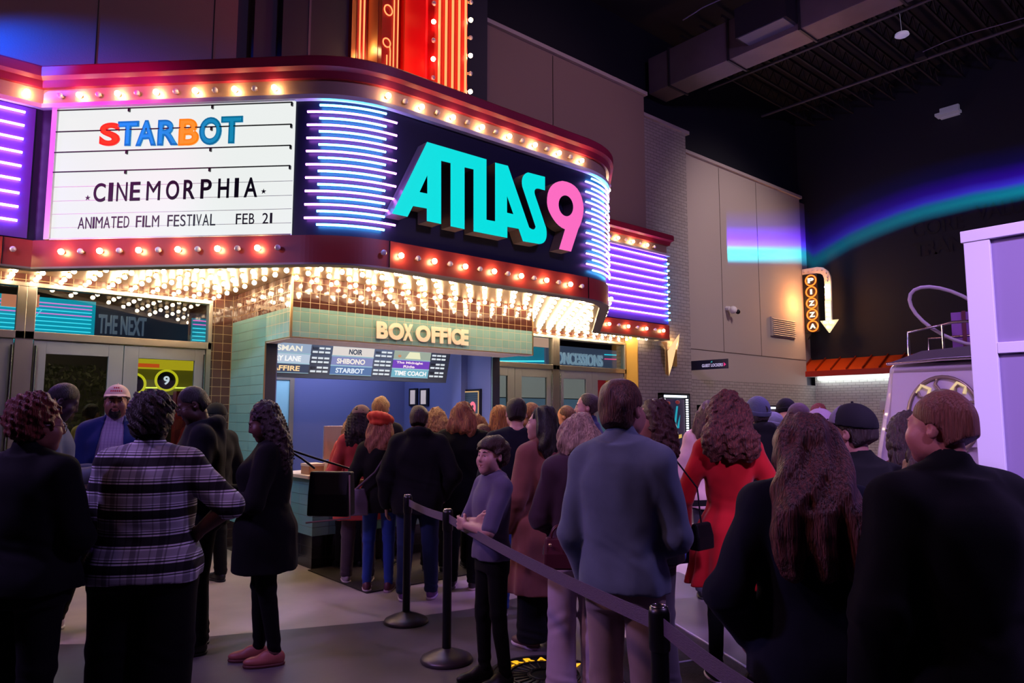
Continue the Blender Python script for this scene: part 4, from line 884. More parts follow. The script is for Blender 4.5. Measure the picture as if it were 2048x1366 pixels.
# hanging greenery behind the first door
gr = MB(); leafm = M('dry_leaf', '33301c', .7, var=(8, .5), emit='3c3818', es=.12)  # faint glow put into the leaf colour
for i in range(900):
    x = random.uniform(1.3, 2.55); zz = random.uniform(1.35, 2.35); y = 12.2+random.uniform(-.3, .3); c = np.array((x, y, zz)); a1 = random.uniform(0, 6.3); L1 = .045*random.uniform(.6, 1.3)
    u = np.array((math.cos(a1), random.uniform(-.5, .5), math.sin(a1)))*L1; w = np.array((-math.sin(a1), random.uniform(-.5, .5), math.cos(a1)))*L1*.4
    gr.add([c-u, c+w, c+u, c-w], [(0, 1, 2, 3)])
tag(gr.build('hanging_foliage', leafm), 'mass of hanging dry foliage in the dark lobby behind the left door', 'foliage', kind='stuff')
# right lobby
rl = thing('concessions_sign', 'raised lettering ONCESSIONS on a grey-blue lobby fascia behind the right transom', 'sign', (9.6, 10.9, 2.9))
YC = 10.9
a = lp(1112, 715, YC); b = lp(1203, 712, YC)
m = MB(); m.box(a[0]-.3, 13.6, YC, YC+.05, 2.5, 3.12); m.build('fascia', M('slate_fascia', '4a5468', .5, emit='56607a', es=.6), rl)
text_fit('sign_word', 'ONCESSIONS', a[0], b[0], 2.72, 2.98, frameY(YC-.01), M('sign_pale', '9fb0bc', .4, emit='90a8b8', es=1.0), rl, .02, .02)
for zz, c_ in ((3.0, '30d8e8'), (2.9, 'ff5080')): m = MB(); m.tube([(b[0]+.05, YC-.05, zz), (12.9, YC-.05, zz+.02)], .012, 6); m.build('neon_line', glow('cl'+c_, c_, 1.8), rl)
a = lp(1040, 710, 11.0); b = lp(1100, 710, 11.0)
t = thing('neon_fascia', 'turquoise lobby fascia behind the narrow transom next to the box office', 'light panel', (a[0], 11, 2.8)); m = MB(); m.box(7.2, b[0]+.1, 11.0, 11.05, 2.5, 3.06); m.build('fascia_panel', M('teal_panel3', '2a90b0', .3, emit='2a98b8', es=.5), t)
m = MB(); m.tube([(7.3, 10.97, 2.62), (b[0]+.05, 10.97, 2.78)], .012, 6); m.build('neon_line', glow('lnc', '60ffff', 2), t)
a = lp(1068, 690, 10.6); b = lp(1098, 700, 10.6); m = MB(); m.box(a[0], b[0], 10.6, 10.65, 3.02, 3.25); tag(m.build('light_box', glow('lbo3', 'ffc0a0', 1.0)), 'glowing peach box sign behind the narrow right transom', 'light box')
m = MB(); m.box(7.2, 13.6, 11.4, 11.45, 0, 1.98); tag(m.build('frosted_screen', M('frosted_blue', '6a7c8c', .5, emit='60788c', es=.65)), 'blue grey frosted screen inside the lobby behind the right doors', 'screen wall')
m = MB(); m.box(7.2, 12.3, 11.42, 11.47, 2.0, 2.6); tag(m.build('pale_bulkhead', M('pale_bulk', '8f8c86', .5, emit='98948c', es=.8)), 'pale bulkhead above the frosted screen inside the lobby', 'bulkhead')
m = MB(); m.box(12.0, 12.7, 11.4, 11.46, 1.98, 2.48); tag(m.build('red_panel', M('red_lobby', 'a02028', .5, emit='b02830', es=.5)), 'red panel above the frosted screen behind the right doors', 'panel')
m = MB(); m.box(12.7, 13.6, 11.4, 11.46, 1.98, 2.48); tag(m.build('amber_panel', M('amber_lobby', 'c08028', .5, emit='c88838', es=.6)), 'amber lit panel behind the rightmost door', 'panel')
light('AREA', 'lobby_light_a', (1.2, 12, 4.0), (1.2, 12, 0), 90, 'ffdca0', 2); light('AREA', 'lobby_light_b', (9, 10.3, 4.0), (9, 10.5, 0), 60, 'ffd8b0', 2)
# ------------------------------------------------------------------ round floor cover with lit words
mc = thing('manhole_cover', 'black ribbed round cover in the floor with glowing yellow letters', 'manhole cover', (3.15, 3.35, 0))
cc = np.array((3.14, 3.36)); R_ = .36
mcm = M('cast_black', '1a191c', .45, metal=.4); m = MB(); m.lathe((cc[0], cc[1], .002), [(0, .006), (R_, .006), (R_, 0), (0, 0)][::-1], 48); m.build('cover_plate', mcm, mc)
m = MB()
for r in (.33, .22, .09): m.tube([(cc[0]+r*math.cos(a), cc[1]+r*math.sin(a), .01) for a in [2*PI*k/40 for k in range(41)]], .006, 5)
for k in range(24):
    a = 2*PI*k/24; m.tube([(cc[0]+.11*math.cos(a), cc[1]+.11*math.sin(a), .009), (cc[0]+.205*math.cos(a), cc[1]+.205*math.sin(a), .009)], .007, 4)
m.build('raised_ribs', mcm, mc)
base = math.atan2(FW[1], FW[0])
for i, ch_ in enumerate('ERRANEA'):
    a = base-math.radians(-44+18*i-12); rd_ = np.array((math.cos(a), math.sin(a), 0)); tg = np.array((math.sin(a), -math.cos(a), 0)); c0 = np.array((cc[0], cc[1], .0105))+rd_*.245
    text_fit('lit_letter', ch_, -.03, .03, 0, .06, (tuple(c0), tuple(tg), tuple(rd_)), glow('floor_letter', 'ffb020', 1.4), mc, .001, .04)
# ------------------------------------------------------------------ queue posts
def post(x, y, name_lab, h=.985):
    t = thing('queue_post', name_lab, 'queue post', (x, y, 0), group='belt barrier posts')
    m = MB(); m.lathe((x, y, 0), [(0, 0), (.17, 0), (.175, .012), (.165, .03), (.11, .055), (.05, .075), (.034, .085), (0, .085)], 32); m.build('base', M('post_base_grey', '4c464c', .4, metal=.6), t)
    m = MB(); m.lathe((x, y, .08), [(.03, 0), (.03, h-.22)], 20); m.build('tube', mt['blackm'], t)
    m = MB(); m.lathe((x, y, h-.14), [(.034, 0), (.036, .01), (.036, .12), (.03, .14), (.012, .141), (0, .141)], 20); m.build('belt_head', mt['black'], t)
    m = MB(); m.tube([(x+.026*math.cos(a), y+.026*math.sin(a), h+.001) for a in [2*PI*k/20 for k in range(21)]], .003, 5); m.build('cap_ring', mt['chrome'], t)
    return t
P1 = (3.092, 4.901); P2 = (2.829, 3.979); g3 = ground(1310, 2.42); P3 = g3; 
t1 = post(*P1, 'black belt barrier post nearest the box office'); t2 = post(*P2, 'black belt barrier post in front of the boy with crossed arms'); t3 = post(*P3, 'nearest black belt barrier post, beside the man in khaki trousers')
beltm = M('belt_grey_violet', '5a4a60', .7, bump=((60, 60, 400), .3))
def belt(a, b, par, z0=.915, z1=.965, sag=.012, mat=None):
    n = 12; a = np.array(a, float); b = np.array(b, float); d = b-a; nn = np.array((-d[1], d[0]))/np.hypot(*d)*.001; v = []
    for i in range(n+1):
        u = i/n; p = a+d*u; s_ = sag*4*u*(1-u)
        v += [(*(p+nn), z0-s_), (*(p+nn), z1-s_), (*(p-nn), z1-s_), (*(p-nn), z0-s_)]
    fs = []
    for i in range(n):
        k = 4*i; fs += [(k, k+4, k+5, k+1), (k+1, k+5, k+6, k+2), (k+2, k+6, k+7, k+3), (k+3, k+7, k+4, k)]
    m = MB(); m.add(v, fs); return m.build('belt', mat or beltm, par)
def shorten(a, b, r=.036): 
    a = np.array(a); b = np.array(b); d = (b-a)/np.hypot(*(b-a)); return a+d*r, b-d*r
belt(*shorten(P1, P2), t1, .90, .955); belt(*shorten(P2, P3), t2, .90, .955, .02)
P4 = ground(1600, 1.62)
t4 = post(*P4, 'belt barrier post mostly cut off at the bottom right below the woman in navy')
belt(*shorten(P3, P4), t3, .90, .955)
for a, b, lab in ((ground(1300, 6.6), ground(1420, 6.4), 'black belt barrier post right of the woman in the black turtleneck, farther back'), (ground(1290, 5.9), ground(1455, 5.9), 'black belt barrier post hidden behind the man in the blue sweater')):
    t = post(*a, lab); belt(*shorten(a, b), t, .88, .93, .01, mt['black'])
# ------------------------------------------------------------------ purple-lit booth at the right edge
bt = thing('white_framed_booth', 'tall white framed partition panel at the right edge of the picture', 'partition', (3.8, .9, 0))
wm = M('booth_white_frame', 'd5cfdc', .45); pm = M('booth_lilac_panel', '8a7aa0', .55)
XB = 3.7; y0 = 1.084
m = MB(); m.box(XB, XB+.05, y0-.105, y0, 0, 2.42); m.build('upright', wm, bt, bevel=.003)
m = MB(); m.box(XB-.005, XB+.06, -1.2, y0+.01, 2.42, 2.475); m.build('top_rail', wm, bt, bevel=.003)
m = MB(); m.box(XB, XB+.05, -1.2, y0-.105, 1.895, 1.945); m.build('cross_rail', wm, bt, bevel=.003)
m = MB(); m.box(XB+.02, XB+.04, -1.2, y0-.1, 0, 2.42); m.build('panel', pm, bt)
m = MB(); m.box(XB+.05, 4.6, y0-.06, y0-.01, 0, 2.4); m.build('return_panel', pm, bt)
# ------------------------------------------------------------------ vintage van
vn = thing('camper_van', 'pale vintage camper van with roof rack and round emblem, parked behind the crowd at right', 'van', (10.6, 2.4, 0))
body = M('van_cream_paint', 'c3b4c6', .35, coat=.4); roofm = M('van_roof_dark', '4a4048', .5)
# van front faces the camera side: outline in a frame along direction v (right in view), built round a rounded-box loft
vc = np.array((8.62, 2.80)); vr = np.array((.24, -.97)); vf = np.array((.97, .24))    # right-in-view, away
def vp(a, b, z): q = vc+vr*a+vf*b; return (q[0], q[1], z)
m = MB(); prof = [(-.72, .5), (-.74, .8), (-.70, 1.2), (-.60, 1.75), (-.54, 2.15), (-.50, 2.22)]
v = []; nb_ = len(prof)
for b_ in (0, 2.8):
    sl_ = 0 if b_ else 1
    v += [vp(a, b_+(.0 if b_ else max(0, (z-1.2))*.12), z) for a, z in prof] + [vp(1.6-a*0-.0+(-.72-a)*-0, b_+(.0 if b_ else max(0, (z-1.2))*.12), z) for a, z in prof[::-1]]
n2 = 2*nb_
fs = [tuple(range(n2-1, -1, -1)), tuple(range(n2, 2*n2))]+[(i, (i+1) % n2, (i+1) % n2+n2, i+n2) for i in range(n2)]
m.add(v, fs); m.build('body_shell', body, vn, bevel=.05)
m = MB(); m.prism([vp(-.52, .05, 2.22), vp(-.2, .08, 2.34), vp(.6, .1, 2.40), vp(1.5, .1, 2.40), vp(1.6, .05, 2.22)], (vf[0]*2.6, vf[1]*2.6, 0)); m.build('roof', roofm, vn, bevel=.02)
m = MB(); m.tube([vp(-.55, .0, 2.2), vp(0, -.02, 2.23), vp(.8, -.02, 2.25), vp(1.6, 0, 2.25)], .02, 6); m.build('rain_gutter', mt['chrome'], vn)
rk = MB(); rk.tube([vp(-.35, .3, 2.30), vp(-.35, .3, 2.58), vp(.1, .25, 2.66), vp(1.6, .25, 2.68)], .018, 8); rk.tube([vp(-.2, .9, 2.34), vp(-.2, .9, 2.55), vp(1.6, .9, 2.6)], .015, 8)
for a in (-.0, .45, .9): rk.tube([vp(a, .25, 2.32), vp(a, .25, 2.64)], .014, 6)
rk.build('roof_rack', mt['chrome'], vn)
def panel(a0, a1, z0, z1, d, mat, nm):
    m = MB(); y = lambda z: max(0, z-1.2)*.12
    m.prism([vp(a0-(z0 < 1.5)*.07, y(z0)-d, z0), vp(a1, y(z0)-d, z0), vp(a1, y(z1)-d, z1), vp(a0, y(z1)-d, z1)], (vf[0]*d*.9, vf[1]*d*.9, 0)); return m.build(nm, mat, vn)
panel(-.5, .36, 1.28, 2.1, .03, M('van_white_panel', 'd0c2d2', .4), 'front_panel')
m = MB(); m.prism([vp(.36, -.05, 1.25), vp(.36, .06, 2.12), vp(.60, .04, 2.13), vp(.56, -.07, 1.25)], (vf[0]*.02, vf[1]*.02, 0)); m.build('dark_window_pillar', mt['black'], vn)
em = M('emblem_grey_gold', '9a8878', .35, metal=.5)
m = MB(); ce = (-.02, 1.62)
yy = lambda z: max(0, z-1.2)*.12-.045
for r in (.42, .27): m.tube([vp(ce[0]+r*.8*math.cos(a), yy(ce[1]+r*math.sin(a)), ce[1]+r*math.sin(a)) for a in [2*PI*k/36 for k in range(37)]], .022, 6)
for k in range(9):
    a = 2*PI*k/9+.3; m.tube([vp(ce[0]+.27*.8*math.cos(a), yy(ce[1]+.27*math.sin(a)), ce[1]+.27*math.sin(a)), vp(ce[0]+.35*.8*math.cos(a+.12), yy(ce[1]+.35*math.sin(a)), ce[1]+.35*math.sin(a+.12)), vp(ce[0]+.42*.8*math.cos(a), yy(ce[1]+.42*math.sin(a)), ce[1]+.42*math.sin(a))], .018, 5)
m.ball(vp(ce[0]-.02, yy(1.6), 1.6), .1, 0, 12, 8, (1, .3, 1)); m.build('round_emblem', em, vn)
m = MB(); 
for s_, q in enumerate(((-.22, 1.95), (.12, 1.97))): m.tube([vp(q[0]-.06, yy(q[1])-.01, q[1]-.08), vp(q[0], yy(q[1])-.01, q[1]), vp(q[0]+.08, yy(q[1])-.01, q[1]-.04), vp(q[0]+.06, yy(q[1])-.01, q[1]-.12)], .02, 5)
m.build('emblem_letters', M('emblem_yellow', 'e8d890', .4, emit='e8d890', es=.5), vn)
for a in (-.3, 1.3):
    for b_ in (.5, 2.2):
        c = vp(a, b_, .33); m = MB(); m.lathe(c, [(0, -.1), (.3, -.1), (.33, -.06), (.33, .06), (.3, .1), (0, .1)], 20, 0, ((vf[0], vf[1], 0), (0, 0, 1), (vr[0], vr[1], 0))); m.build('wheel', mt['rubber'], vn)
bx = thing('roof_case', 'lilac travel case strapped on the roof of the camper van', 'suitcase', vp(.3, 1.1, 2.4))
m = MB(); m.prism([vp(.05, .9, 2.40), vp(.95, .9, 2.40), vp(.95, .9, 2.85), vp(.05, .9, 2.85)], (vf[0]*.5, vf[1]*.5, 0)); m.build('case_body', M('lilac_case', '8a50a8', .5), bx, bevel=.02)
m = MB(); 
for a in (.16, .6): m.prism([vp(a, .88, 2.40), vp(a+.04, .88, 2.40), vp(a+.04, .88, 2.86), vp(a, .88, 2.86)], (vf[0]*.54, vf[1]*.54, 0))
m.build('strap', M('strap_maroon', '5a1230', .6), bx)
m = MB(); c = np.array(vp(.1, .35, 2.75)); pts = []
for k in range(25):
    a = 2*PI*k/24; pts.append(tuple(c+np.array((vr[0]*(.42*math.cos(a)), vr[1]*(.42*math.cos(a)), .28*math.sin(a)-.22*math.cos(a)))))
m.tube(pts, .022, 6); tag(m.build('hoop', M('hoop_pale', 'b8a8b8', .4)), 'pale round hoop leaning on the roof rack of the van', 'hoop')
dl = thing('dome_lamp', 'glowing white dome lamp in a black base on the van roof', 'lamp', vp(1.0, .5, 2.5))
m = MB(); m.ball(vp(1.1, .5, 2.95), .24, 0, 16, 10); m.build('lamp_globe', glow('dome_white', 'e8fff4', 1.5), dl); m = MB(); m.lathe(vp(1.1, .5, 2.4), [(.1, 0), (.2, .15), (.22, .35), (.2, .38), (0, .38)], 20); m.build('lamp_base', mt['black'], dl)
# ------------------------------------------------------------------ lights of the hall and an added duct fill
light('SPOT', 'violet_key', (-2.6, 5.2, 4.6), (3.8, 3.2, 1.1), 560, 'c49cff', .25, spot=80, blend=.9)
light('SPOT', 'pink_key', (-1.5, 3.2, 5.4), (4.6, 2.2, 1.2), 260, 'ffb4c8', .25, spot=70, blend=.9)
light('SPOT', 'violet_side', (.6, -2.2, 5.0), (3.8, .5, 1.8), 2600, 'c8a8ff', .3, spot=34, blend=.8)
light('SPOT', 'violet_floor', (9.5, 3.0, 9.0), (6.6, 4.6, 0), 4200, 'c090ff', .3, spot=36, blend=.9)
light('SPOT', 'tile_wash', (-2.0, 4.6, 5.2), (2.9, 8.9, 1.6), 900, 'c4dcff', .2, spot=32, blend=.8)
light('SPOT', 'cyan_patch', (-1.5, 3.0, 5.0), (.75, 5.45, 0), 260, '30d0e0', .04, spot=9, blend=.35)
light('SPOT', 'pink_patch', (-1.5, 3.0, 5.0), (1.1, 6.3, 0), 220, 'e080e0', .04, spot=14, blend=.6)
light('SPOT', 'magenta_wash', (-2.8, 4.6, 4.6), (1.15, 7.9, 4.3), 1700, 'ff10c8', .2, spot=30, blend=1)
light('SPOT', 'blue_wash', (-.45, 8.0, 5.36), (1.05, 8.5, 5.3), 620, '0050ff', .05, spot=44, blend=1)
light('SPOT', 'side_wall_wash', (13.2, 2.5, 9.2), (14.9, 9.05, 4.6), 1500, 'ffe0d8', .6, spot=58, blend=.8)
light('SPOT', 'upper_wall_wash', (8.0, 1.5, 9.4), (8.6, 8.5, 6.9), 480, 'e8b4b8', .6, spot=50, blend=1)
light('SPOT', 'left_wall_wash', (0, 1.5, 9.2), (.8, 8.5, 6.6), 160, 'e8a8b0', .5, spot=50, blend=1)
light('AREA', 'van_wash', (4.5, -1.0, 6.5), (8.8, 2.6, 1.8), 260, 'c8a0ff', 1)
light('AREA', 'duct_fill_lamp', (11.5, 4.2, 5.6), (12, 5, 9), 10, 'd898c0', 1)  # added unseen lamp that brightens the duct from below
# projected blue-green ribbon of light: an effect projector under the ceiling
TAB = [(18.5, 13.1), (21.4, 12.85), (24.4, 12.72), (27.4, 12.27), (30.4, 11.79), (33.3, 10.99), (36.3, 9.88), (39.1, 8.61), (41.6, 7.0), (43.2, 5.9), (43.95, 6.95), (45.8, 6.89), (53.6, 6.2), (62.8, 5.24)]
def ribbon(loc, power):
    l = bpy.data.lights.new('ribbon_projector', 'POINT'); l.energy = power; l.shadow_soft_size = .02; l.use_nodes = True
    o = bpy.data.objects.new('ribbon_projector', l); C.objects.link(o); o.location = loc
    nt = l.node_tree; N = nt.nodes; L = nt.links; em = N['Emission']; ge = N.new('ShaderNodeNewGeometry'); sp = N.new('ShaderNodeSeparateXYZ'); L.new(ge.outputs['Incoming'], sp.inputs[0])
    def ma(op, a, b=None, c=None):
        m = N.new('ShaderNodeMath'); m.operation = op
        for i, v in enumerate((a, b, c)):
            if v is None: continue
            if isinstance(v, (int, float)): m.inputs[i].default_value = v
            else: L.new(v, m.inputs[i])
        return m.outputs[0]
    sg_ = 1.0
    X, Y, Z = (ma('MULTIPLY', sp.outputs[i], sg_) for i in range(3))
    az = ma('MULTIPLY', ma('ARCTAN2', Y, X), 180/PI); el = ma('MULTIPLY', ma('ARCTAN2', Z, ma('SQRT', ma('ADD', ma('MULTIPLY', X, X), ma('MULTIPLY', Y, Y)))), 180/PI)
    u = ma('DIVIDE', ma('SUBTRACT', az, 10), 60)
    r = N.new('ShaderNodeValToRGB'); e = r.color_ramp.elements; e[0].position = 0; e[0].color = (.655,)*3+(1,); e[1].position = (TAB[0][0]-10)/60; e[1].color = (TAB[0][1]/20,)*3+(1,)
    for a_, b_ in TAB[1:]: n = e.new((a_-10)/60); n.color = (b_/20,)*3+(1,)
    L.new(u, r.inputs[0]); f_ = ma('MULTIPLY', r.outputs[0], 20)
    v = ma('SUBTRACT', el, f_); vv = ma('DIVIDE', ma('ADD', v, 2.0), 9.0)
    c = N.new('ShaderNodeValToRGB'); e = c.color_ramp.elements; e[0].position = 0; e[0].color = (0, 0, 0, 1); e[1].position = 1; e[1].color = (0, 0, 0, 1)
    for p_, col in ((.06, (0, 0, .02)), (.15, (0, .30, .40)), (.22, (0, .55, .62)), (.29, (.0, .42, .62)), (.38, (.10, .06, 1.2)), (.50, (.05, .0, .55)), (.72, (.0, .0, .08))): n = e.new(p_); n.color = col+(1,)
    L.new(vv, c.inputs[0]); g1 = ma('LESS_THAN', az, 62.8); g2 = ma('GREATER_THAN', az, 8); L.new(ma('MULTIPLY', ma('MULTIPLY', g1, g2), 1.0), em.inputs['Strength']); L.new(c.outputs[0], em.inputs['Color'])
ribbon((10.5, 1.5, 4.6), 38000)
w = bpy.data.worlds.new('hall'); S.world = w; w.use_nodes = True; w.node_tree.nodes['Background'].inputs[0].default_value = (.30, .27, .38, 1); w.node_tree.nodes['Background'].inputs[1].default_value = .012
# ------------------------------------------------------------------ people: smooth blended volumes turned into one continuous surface
def axis(lo, hi, c, f, iv):
    pts = [lo]; 
    while pts[-1] < hi:
        p = pts[-1]; s_ = c
        for a, b in iv:
            if a-c <= p <= b: s_ = f
        pts.append(p+s_)
    return np.array(pts, dtype=np.float64)
def sinterp(Z, zs, h):
    t = np.linspace(zs[0]-.1, zs[-1]+.1, 400); v = np.interp(t, zs, h); dt = t[1]-t[0]; k = np.exp(-.5*(np.arange(-40, 41)*dt/.028)**2); k /= k.sum()
    v = np.convolve(np.pad(v, 40, mode='edge'), k, mode='valid'); return np.interp(Z, t, v)
class Vol:
    def __init__(s, xs, ys, zs): s.x, s.y, s.z = xs, ys, zs; s.F = np.full((len(xs), len(ys), len(zs)), .3, dtype=np.float32)
    def win(s, lo, hi):
        r = []
        for A, a, b in ((s.x, lo[0], hi[0]), (s.y, lo[1], hi[1]), (s.z, lo[2], hi[2])):
            i = max(0, int(np.searchsorted(A, a))-1); j = min(len(A), int(np.searchsorted(A, b))+1)
            if i >= j: return None
            r.append(slice(i, j))
        return tuple(r)
    def pts(s, w): return s.x[w[0]][:, None, None], s.y[w[1]][None, :, None], s.z[w[2]][None, None, :]
    def comb(s, w, d, k, mode='u'):
        a = s.F[w]
        if mode == 'u': h = np.maximum(k-np.abs(a-d), 0)/k; s.F[w] = np.minimum(a, d)-h*h*k*.25
        elif mode == 's': d = -d; h = np.maximum(k-np.abs(a-d), 0)/k; s.F[w] = np.maximum(a, d)+h*h*k*.25
        elif mode == 'i': s.F[w] = np.maximum(a, d)
    def cap(s, a, b, ra, rb, k=.02, mode='u', sc=(1, 1, 1)):
        a = np.array(a, float); b = np.array(b, float); m = max(ra, rb)+k+.03; w = s.win(np.minimum(a, b)-m, np.maximum(a, b)+m)
        if w is None: return
        X, Y, Z = s.pts(w); ab = b-a; L2 = ab@ab+1e-12
        t = np.clip(((X-a[0])*ab[0]+(Y-a[1])*ab[1]+(Z-a[2])*ab[2])/L2, 0, 1)
        d = np.sqrt(((X-a[0]-t*ab[0])*sc[0])**2+((Y-a[1]-t*ab[1])*sc[1])**2+((Z-a[2]-t*ab[2])*sc[2])**2)-(ra+(rb-ra)*t)
        s.comb(w, d.astype(np.float32), k, mode)
    def ell(s, c, r, k=.02, R=None, mode='u', hc=None):
        """ellipsoid; c,r in head units when (R, hc, scale) given"""
        c = np.array(c, float); r = np.array(r, float); m = r.max()+k+.03
        w = s.win(c-m, c+m)
        if w is None: return
        X, Y, Z = s.pts(w); q = [X-c[0], Y-c[1], Z-c[2]]
        if R is not None: q = [q[0]*R[0, i]+q[1]*R[1, i]+q[2]*R[2, i] for i in range(3)]
        k0 = np.sqrt((q[0]/r[0])**2+(q[1]/r[1])**2+(q[2]/r[2])**2); k1 = np.sqrt((q[0]/r[0]**2)**2+(q[1]/r[1]**2)**2+(q[2]/r[2]**2)**2)+1e-9
        s.comb(w, (k0*(k0-1)/k1).astype(np.float32), k, mode)
    def loft(s, zs, hx, hy, cx, cy, k=.03, mode='u', p=2.3, fold=None, cut=True):
        zs = np.array(zs, float); w = s.win((-max(hx)-.15+min(cx), -max(hy)-.15+min(cy), zs[0]-.05), (max(hx)+.15+max(cx), max(hy)+.15+max(cy), zs[-1]+.05))
        if w is None: return
        X, Y, Z = s.pts(w); a = sinterp(Z, zs, hx); b = sinterp(Z, zs, hy); ox = np.interp(Z, zs, cx); oy = np.interp(Z, zs, cy)
        u = (X-ox)/a; v = (Y-oy)/b; r = (np.abs(u)**p+np.abs(v)**p)**(1/p)
        d = (r-1)*np.minimum(a, b)
        if fold is not None: d = d+fold(np.arctan2(v, u), Z, r)
        if cut: d = np.maximum(d, np.maximum(zs[0]-Z, Z-zs[-1]))
        s.comb(w, d.astype(np.float32), k, mode)
    def disp(s, f):
        X, Y, Z = s.x[:, None, None], s.y[None, :, None], s.z[None, None, :]; m = s.F < .06
        s.F += np.where(m, f(X, Y, Z), 0).astype(np.float32)
    def mesh(s):
        F = s.F; nx, ny, nz = F.shape; I = F < 0
        c = np.zeros((nx-1, ny-1, nz-1), dtype=np.int8)
        for i in (0, 1):
            for j in (0, 1):
                for k in (0, 1): c += I[i:nx-1+i, j:ny-1+j, k:nz-1+k]
        act = (c > 0) & (c < 8); ii, jj, kk = np.nonzero(act); n = len(ii)
        if n == 0: return np.zeros((0, 3)), np.zeros((0, 4), int)
        idx = -np.ones(act.shape, dtype=np.int64); idx[ii, jj, kk] = np.arange(n)
        V = {(i, j, k): F[ii+i, jj+j, kk+k].astype(float) for i in (0, 1) for j in (0, 1) for k in (0, 1)}
        acc = np.zeros((n, 3)); cnt = np.zeros(n)
        for ax_ in range(3):
            for p in (0, 1):
                for q in (0, 1):
                    a = [p, q]; a.insert(ax_, 0); b = [p, q]; b.insert(ax_, 1); fa = V[tuple(a)]; fb = V[tuple(b)]
                    m = (fa < 0) != (fb < 0); t = np.where(m, fa/(fa-fb+1e-12), 0)
                    P = np.empty((n, 3)); P[:] = a; P[:, ax_] = t; acc += P*m[:, None]; cnt += m
        L = acc/cnt[:, None]
        v = np.stack([s.x[ii]+L[:, 0]*(s.x[ii+1]-s.x[ii]), s.y[jj]+L[:, 1]*(s.y[jj+1]-s.y[jj]), s.z[kk]+L[:, 2]*(s.z[kk+1]-s.z[kk])], 1)
        Q = []
        for ax_ in range(3):
            sl0 = [slice(1, -1)]*3; sl1 = [slice(1, -1)]*3; sl0[ax_] = slice(0, -1); sl1[ax_] = slice(1, None)
            A = I[tuple(sl0)]; B = I[tuple(sl1)]; e = np.argwhere(A != B)
            if not len(e): continue
            ins = A[tuple(e.T)]; o = e.copy(); u, w = [a for a in range(3) if a != ax_]; o[:, u] += 1; o[:, w] += 1
            def g(du, dw): r = o.copy(); r[:, u] += du; r[:, w] += dw; return idx[r[:, 0], r[:, 1], r[:, 2]]
            q = np.stack([g(-1, -1), g(0, -1), g(0, 0), g(-1, 0)], 1)
            flip = ins if ax_ != 1 else ~ins
            q[~flip] = q[~flip][:, ::-1]; Q.append(q)
        return v, np.concatenate(Q)
def vmesh(name, vol, mat, parent, warp=None, smooth=1):
    v, q = vol.mesh()
    if len(v) == 0: return None
    for _ in range(smooth):      # one relaxation pass removes the grid steps
        acc = np.zeros_like(v); cnt = np.zeros(len(v))
        for a, b in ((0, 1), (1, 2), (2, 3), (3, 0)):
            np.add.at(acc, q[:, a], v[q[:, b]]); np.add.at(cnt, q[:, a], 1); np.add.at(acc, q[:, b], v[q[:, a]]); np.add.at(cnt, q[:, b], 1)
        v = v*.5+.5*acc/np.maximum(cnt, 1)[:, None]
    if warp is not None: v = warp(v)
    me = bpy.data.meshes.new(name); me.vertices.add(len(v)); me.vertices.foreach_set('co', v.astype(np.float32).ravel())
    me.loops.add(len(q)*4); me.loops.foreach_set('vertex_index', q.astype(np.int32).ravel()); me.polygons.add(len(q))
    me.polygons.foreach_set('loop_start', np.arange(0, len(q)*4, 4, dtype=np.int32)); me.update(calc_edges=True)
    me.polygons.foreach_set('use_smooth', np.ones(len(q), dtype=bool)); me.materials.append(mat)
    o = bpy.data.objects.new(name, me); C.objects.link(o); o.parent = parent; return o
def noise3(seed, freq, n=5):
    r = np.random.default_rng(seed); D = r.normal(size=(n, 3)); D /= np.linalg.norm(D, axis=1)[:, None]; f = freq*r.uniform(.6, 1.5, n); ph = r.uniform(0, 6.3, n)
    def g(X, Y, Z, sx=1, sy=1, sz=1):
        t = 0
        for d, ff, p in zip(D, f, ph): t = t+np.sin((X*d[0]*sx+Y*d[1]*sy+Z*d[2]*sz)*ff+p)
        return t/n
    return g
def rotm(yaw, pitch, roll):
    return np.array(Euler((math.radians(pitch), math.radians(roll), math.radians(yaw)), 'YXZ').to_matrix()) if 0 else np.array((Matrix.Rotation(math.radians(yaw), 3, 'Z') @ Matrix.Rotation(math.radians(pitch), 3, 'X') @ Matrix.Rotation(math.radians(roll), 3, 'Y')))
SK = {}
def skinmat(hexc):
    if hexc not in SK: m = M('skin_'+hexc, hexc, .5, spec=.4, bump=(220, .06)); m.node_tree.nodes['Principled BSDF'].inputs['Subsurface Weight'].default_value = .0; SK[hexc] = m
    return SK[hexc]
CM = {}
def cloth(hexc, rough=.85, knit=0, sheen=.25):
    k = (hexc, rough, knit)
    if k not in CM:
        L3 = [int(hexc[i:i+2], 16) for i in (0, 2, 4)]
        dk = sum(L3) < 120; hx = '%02x%02x%02x' % tuple(int(v*.72) for v in L3) if dk else hexc
        CM[k] = M('fabric_'+hexc, hx, rough, bump=((300 if knit else 500), .25 if knit else .12), var=(7, .12), sheen=.02 if dk else .12, spec=.15 if dk else .25)
    return CM[k]
def hairm(hexc, hi=None):
    k = 'h'+hexc
    if k not in CM: CM[k] = M('hair_'+hexc, hexc, .5, spec=.5, bump=((190, 190, 16), .9, .02), var=((130, 130, 10), .4, hi or hexc))
    return CM[k]
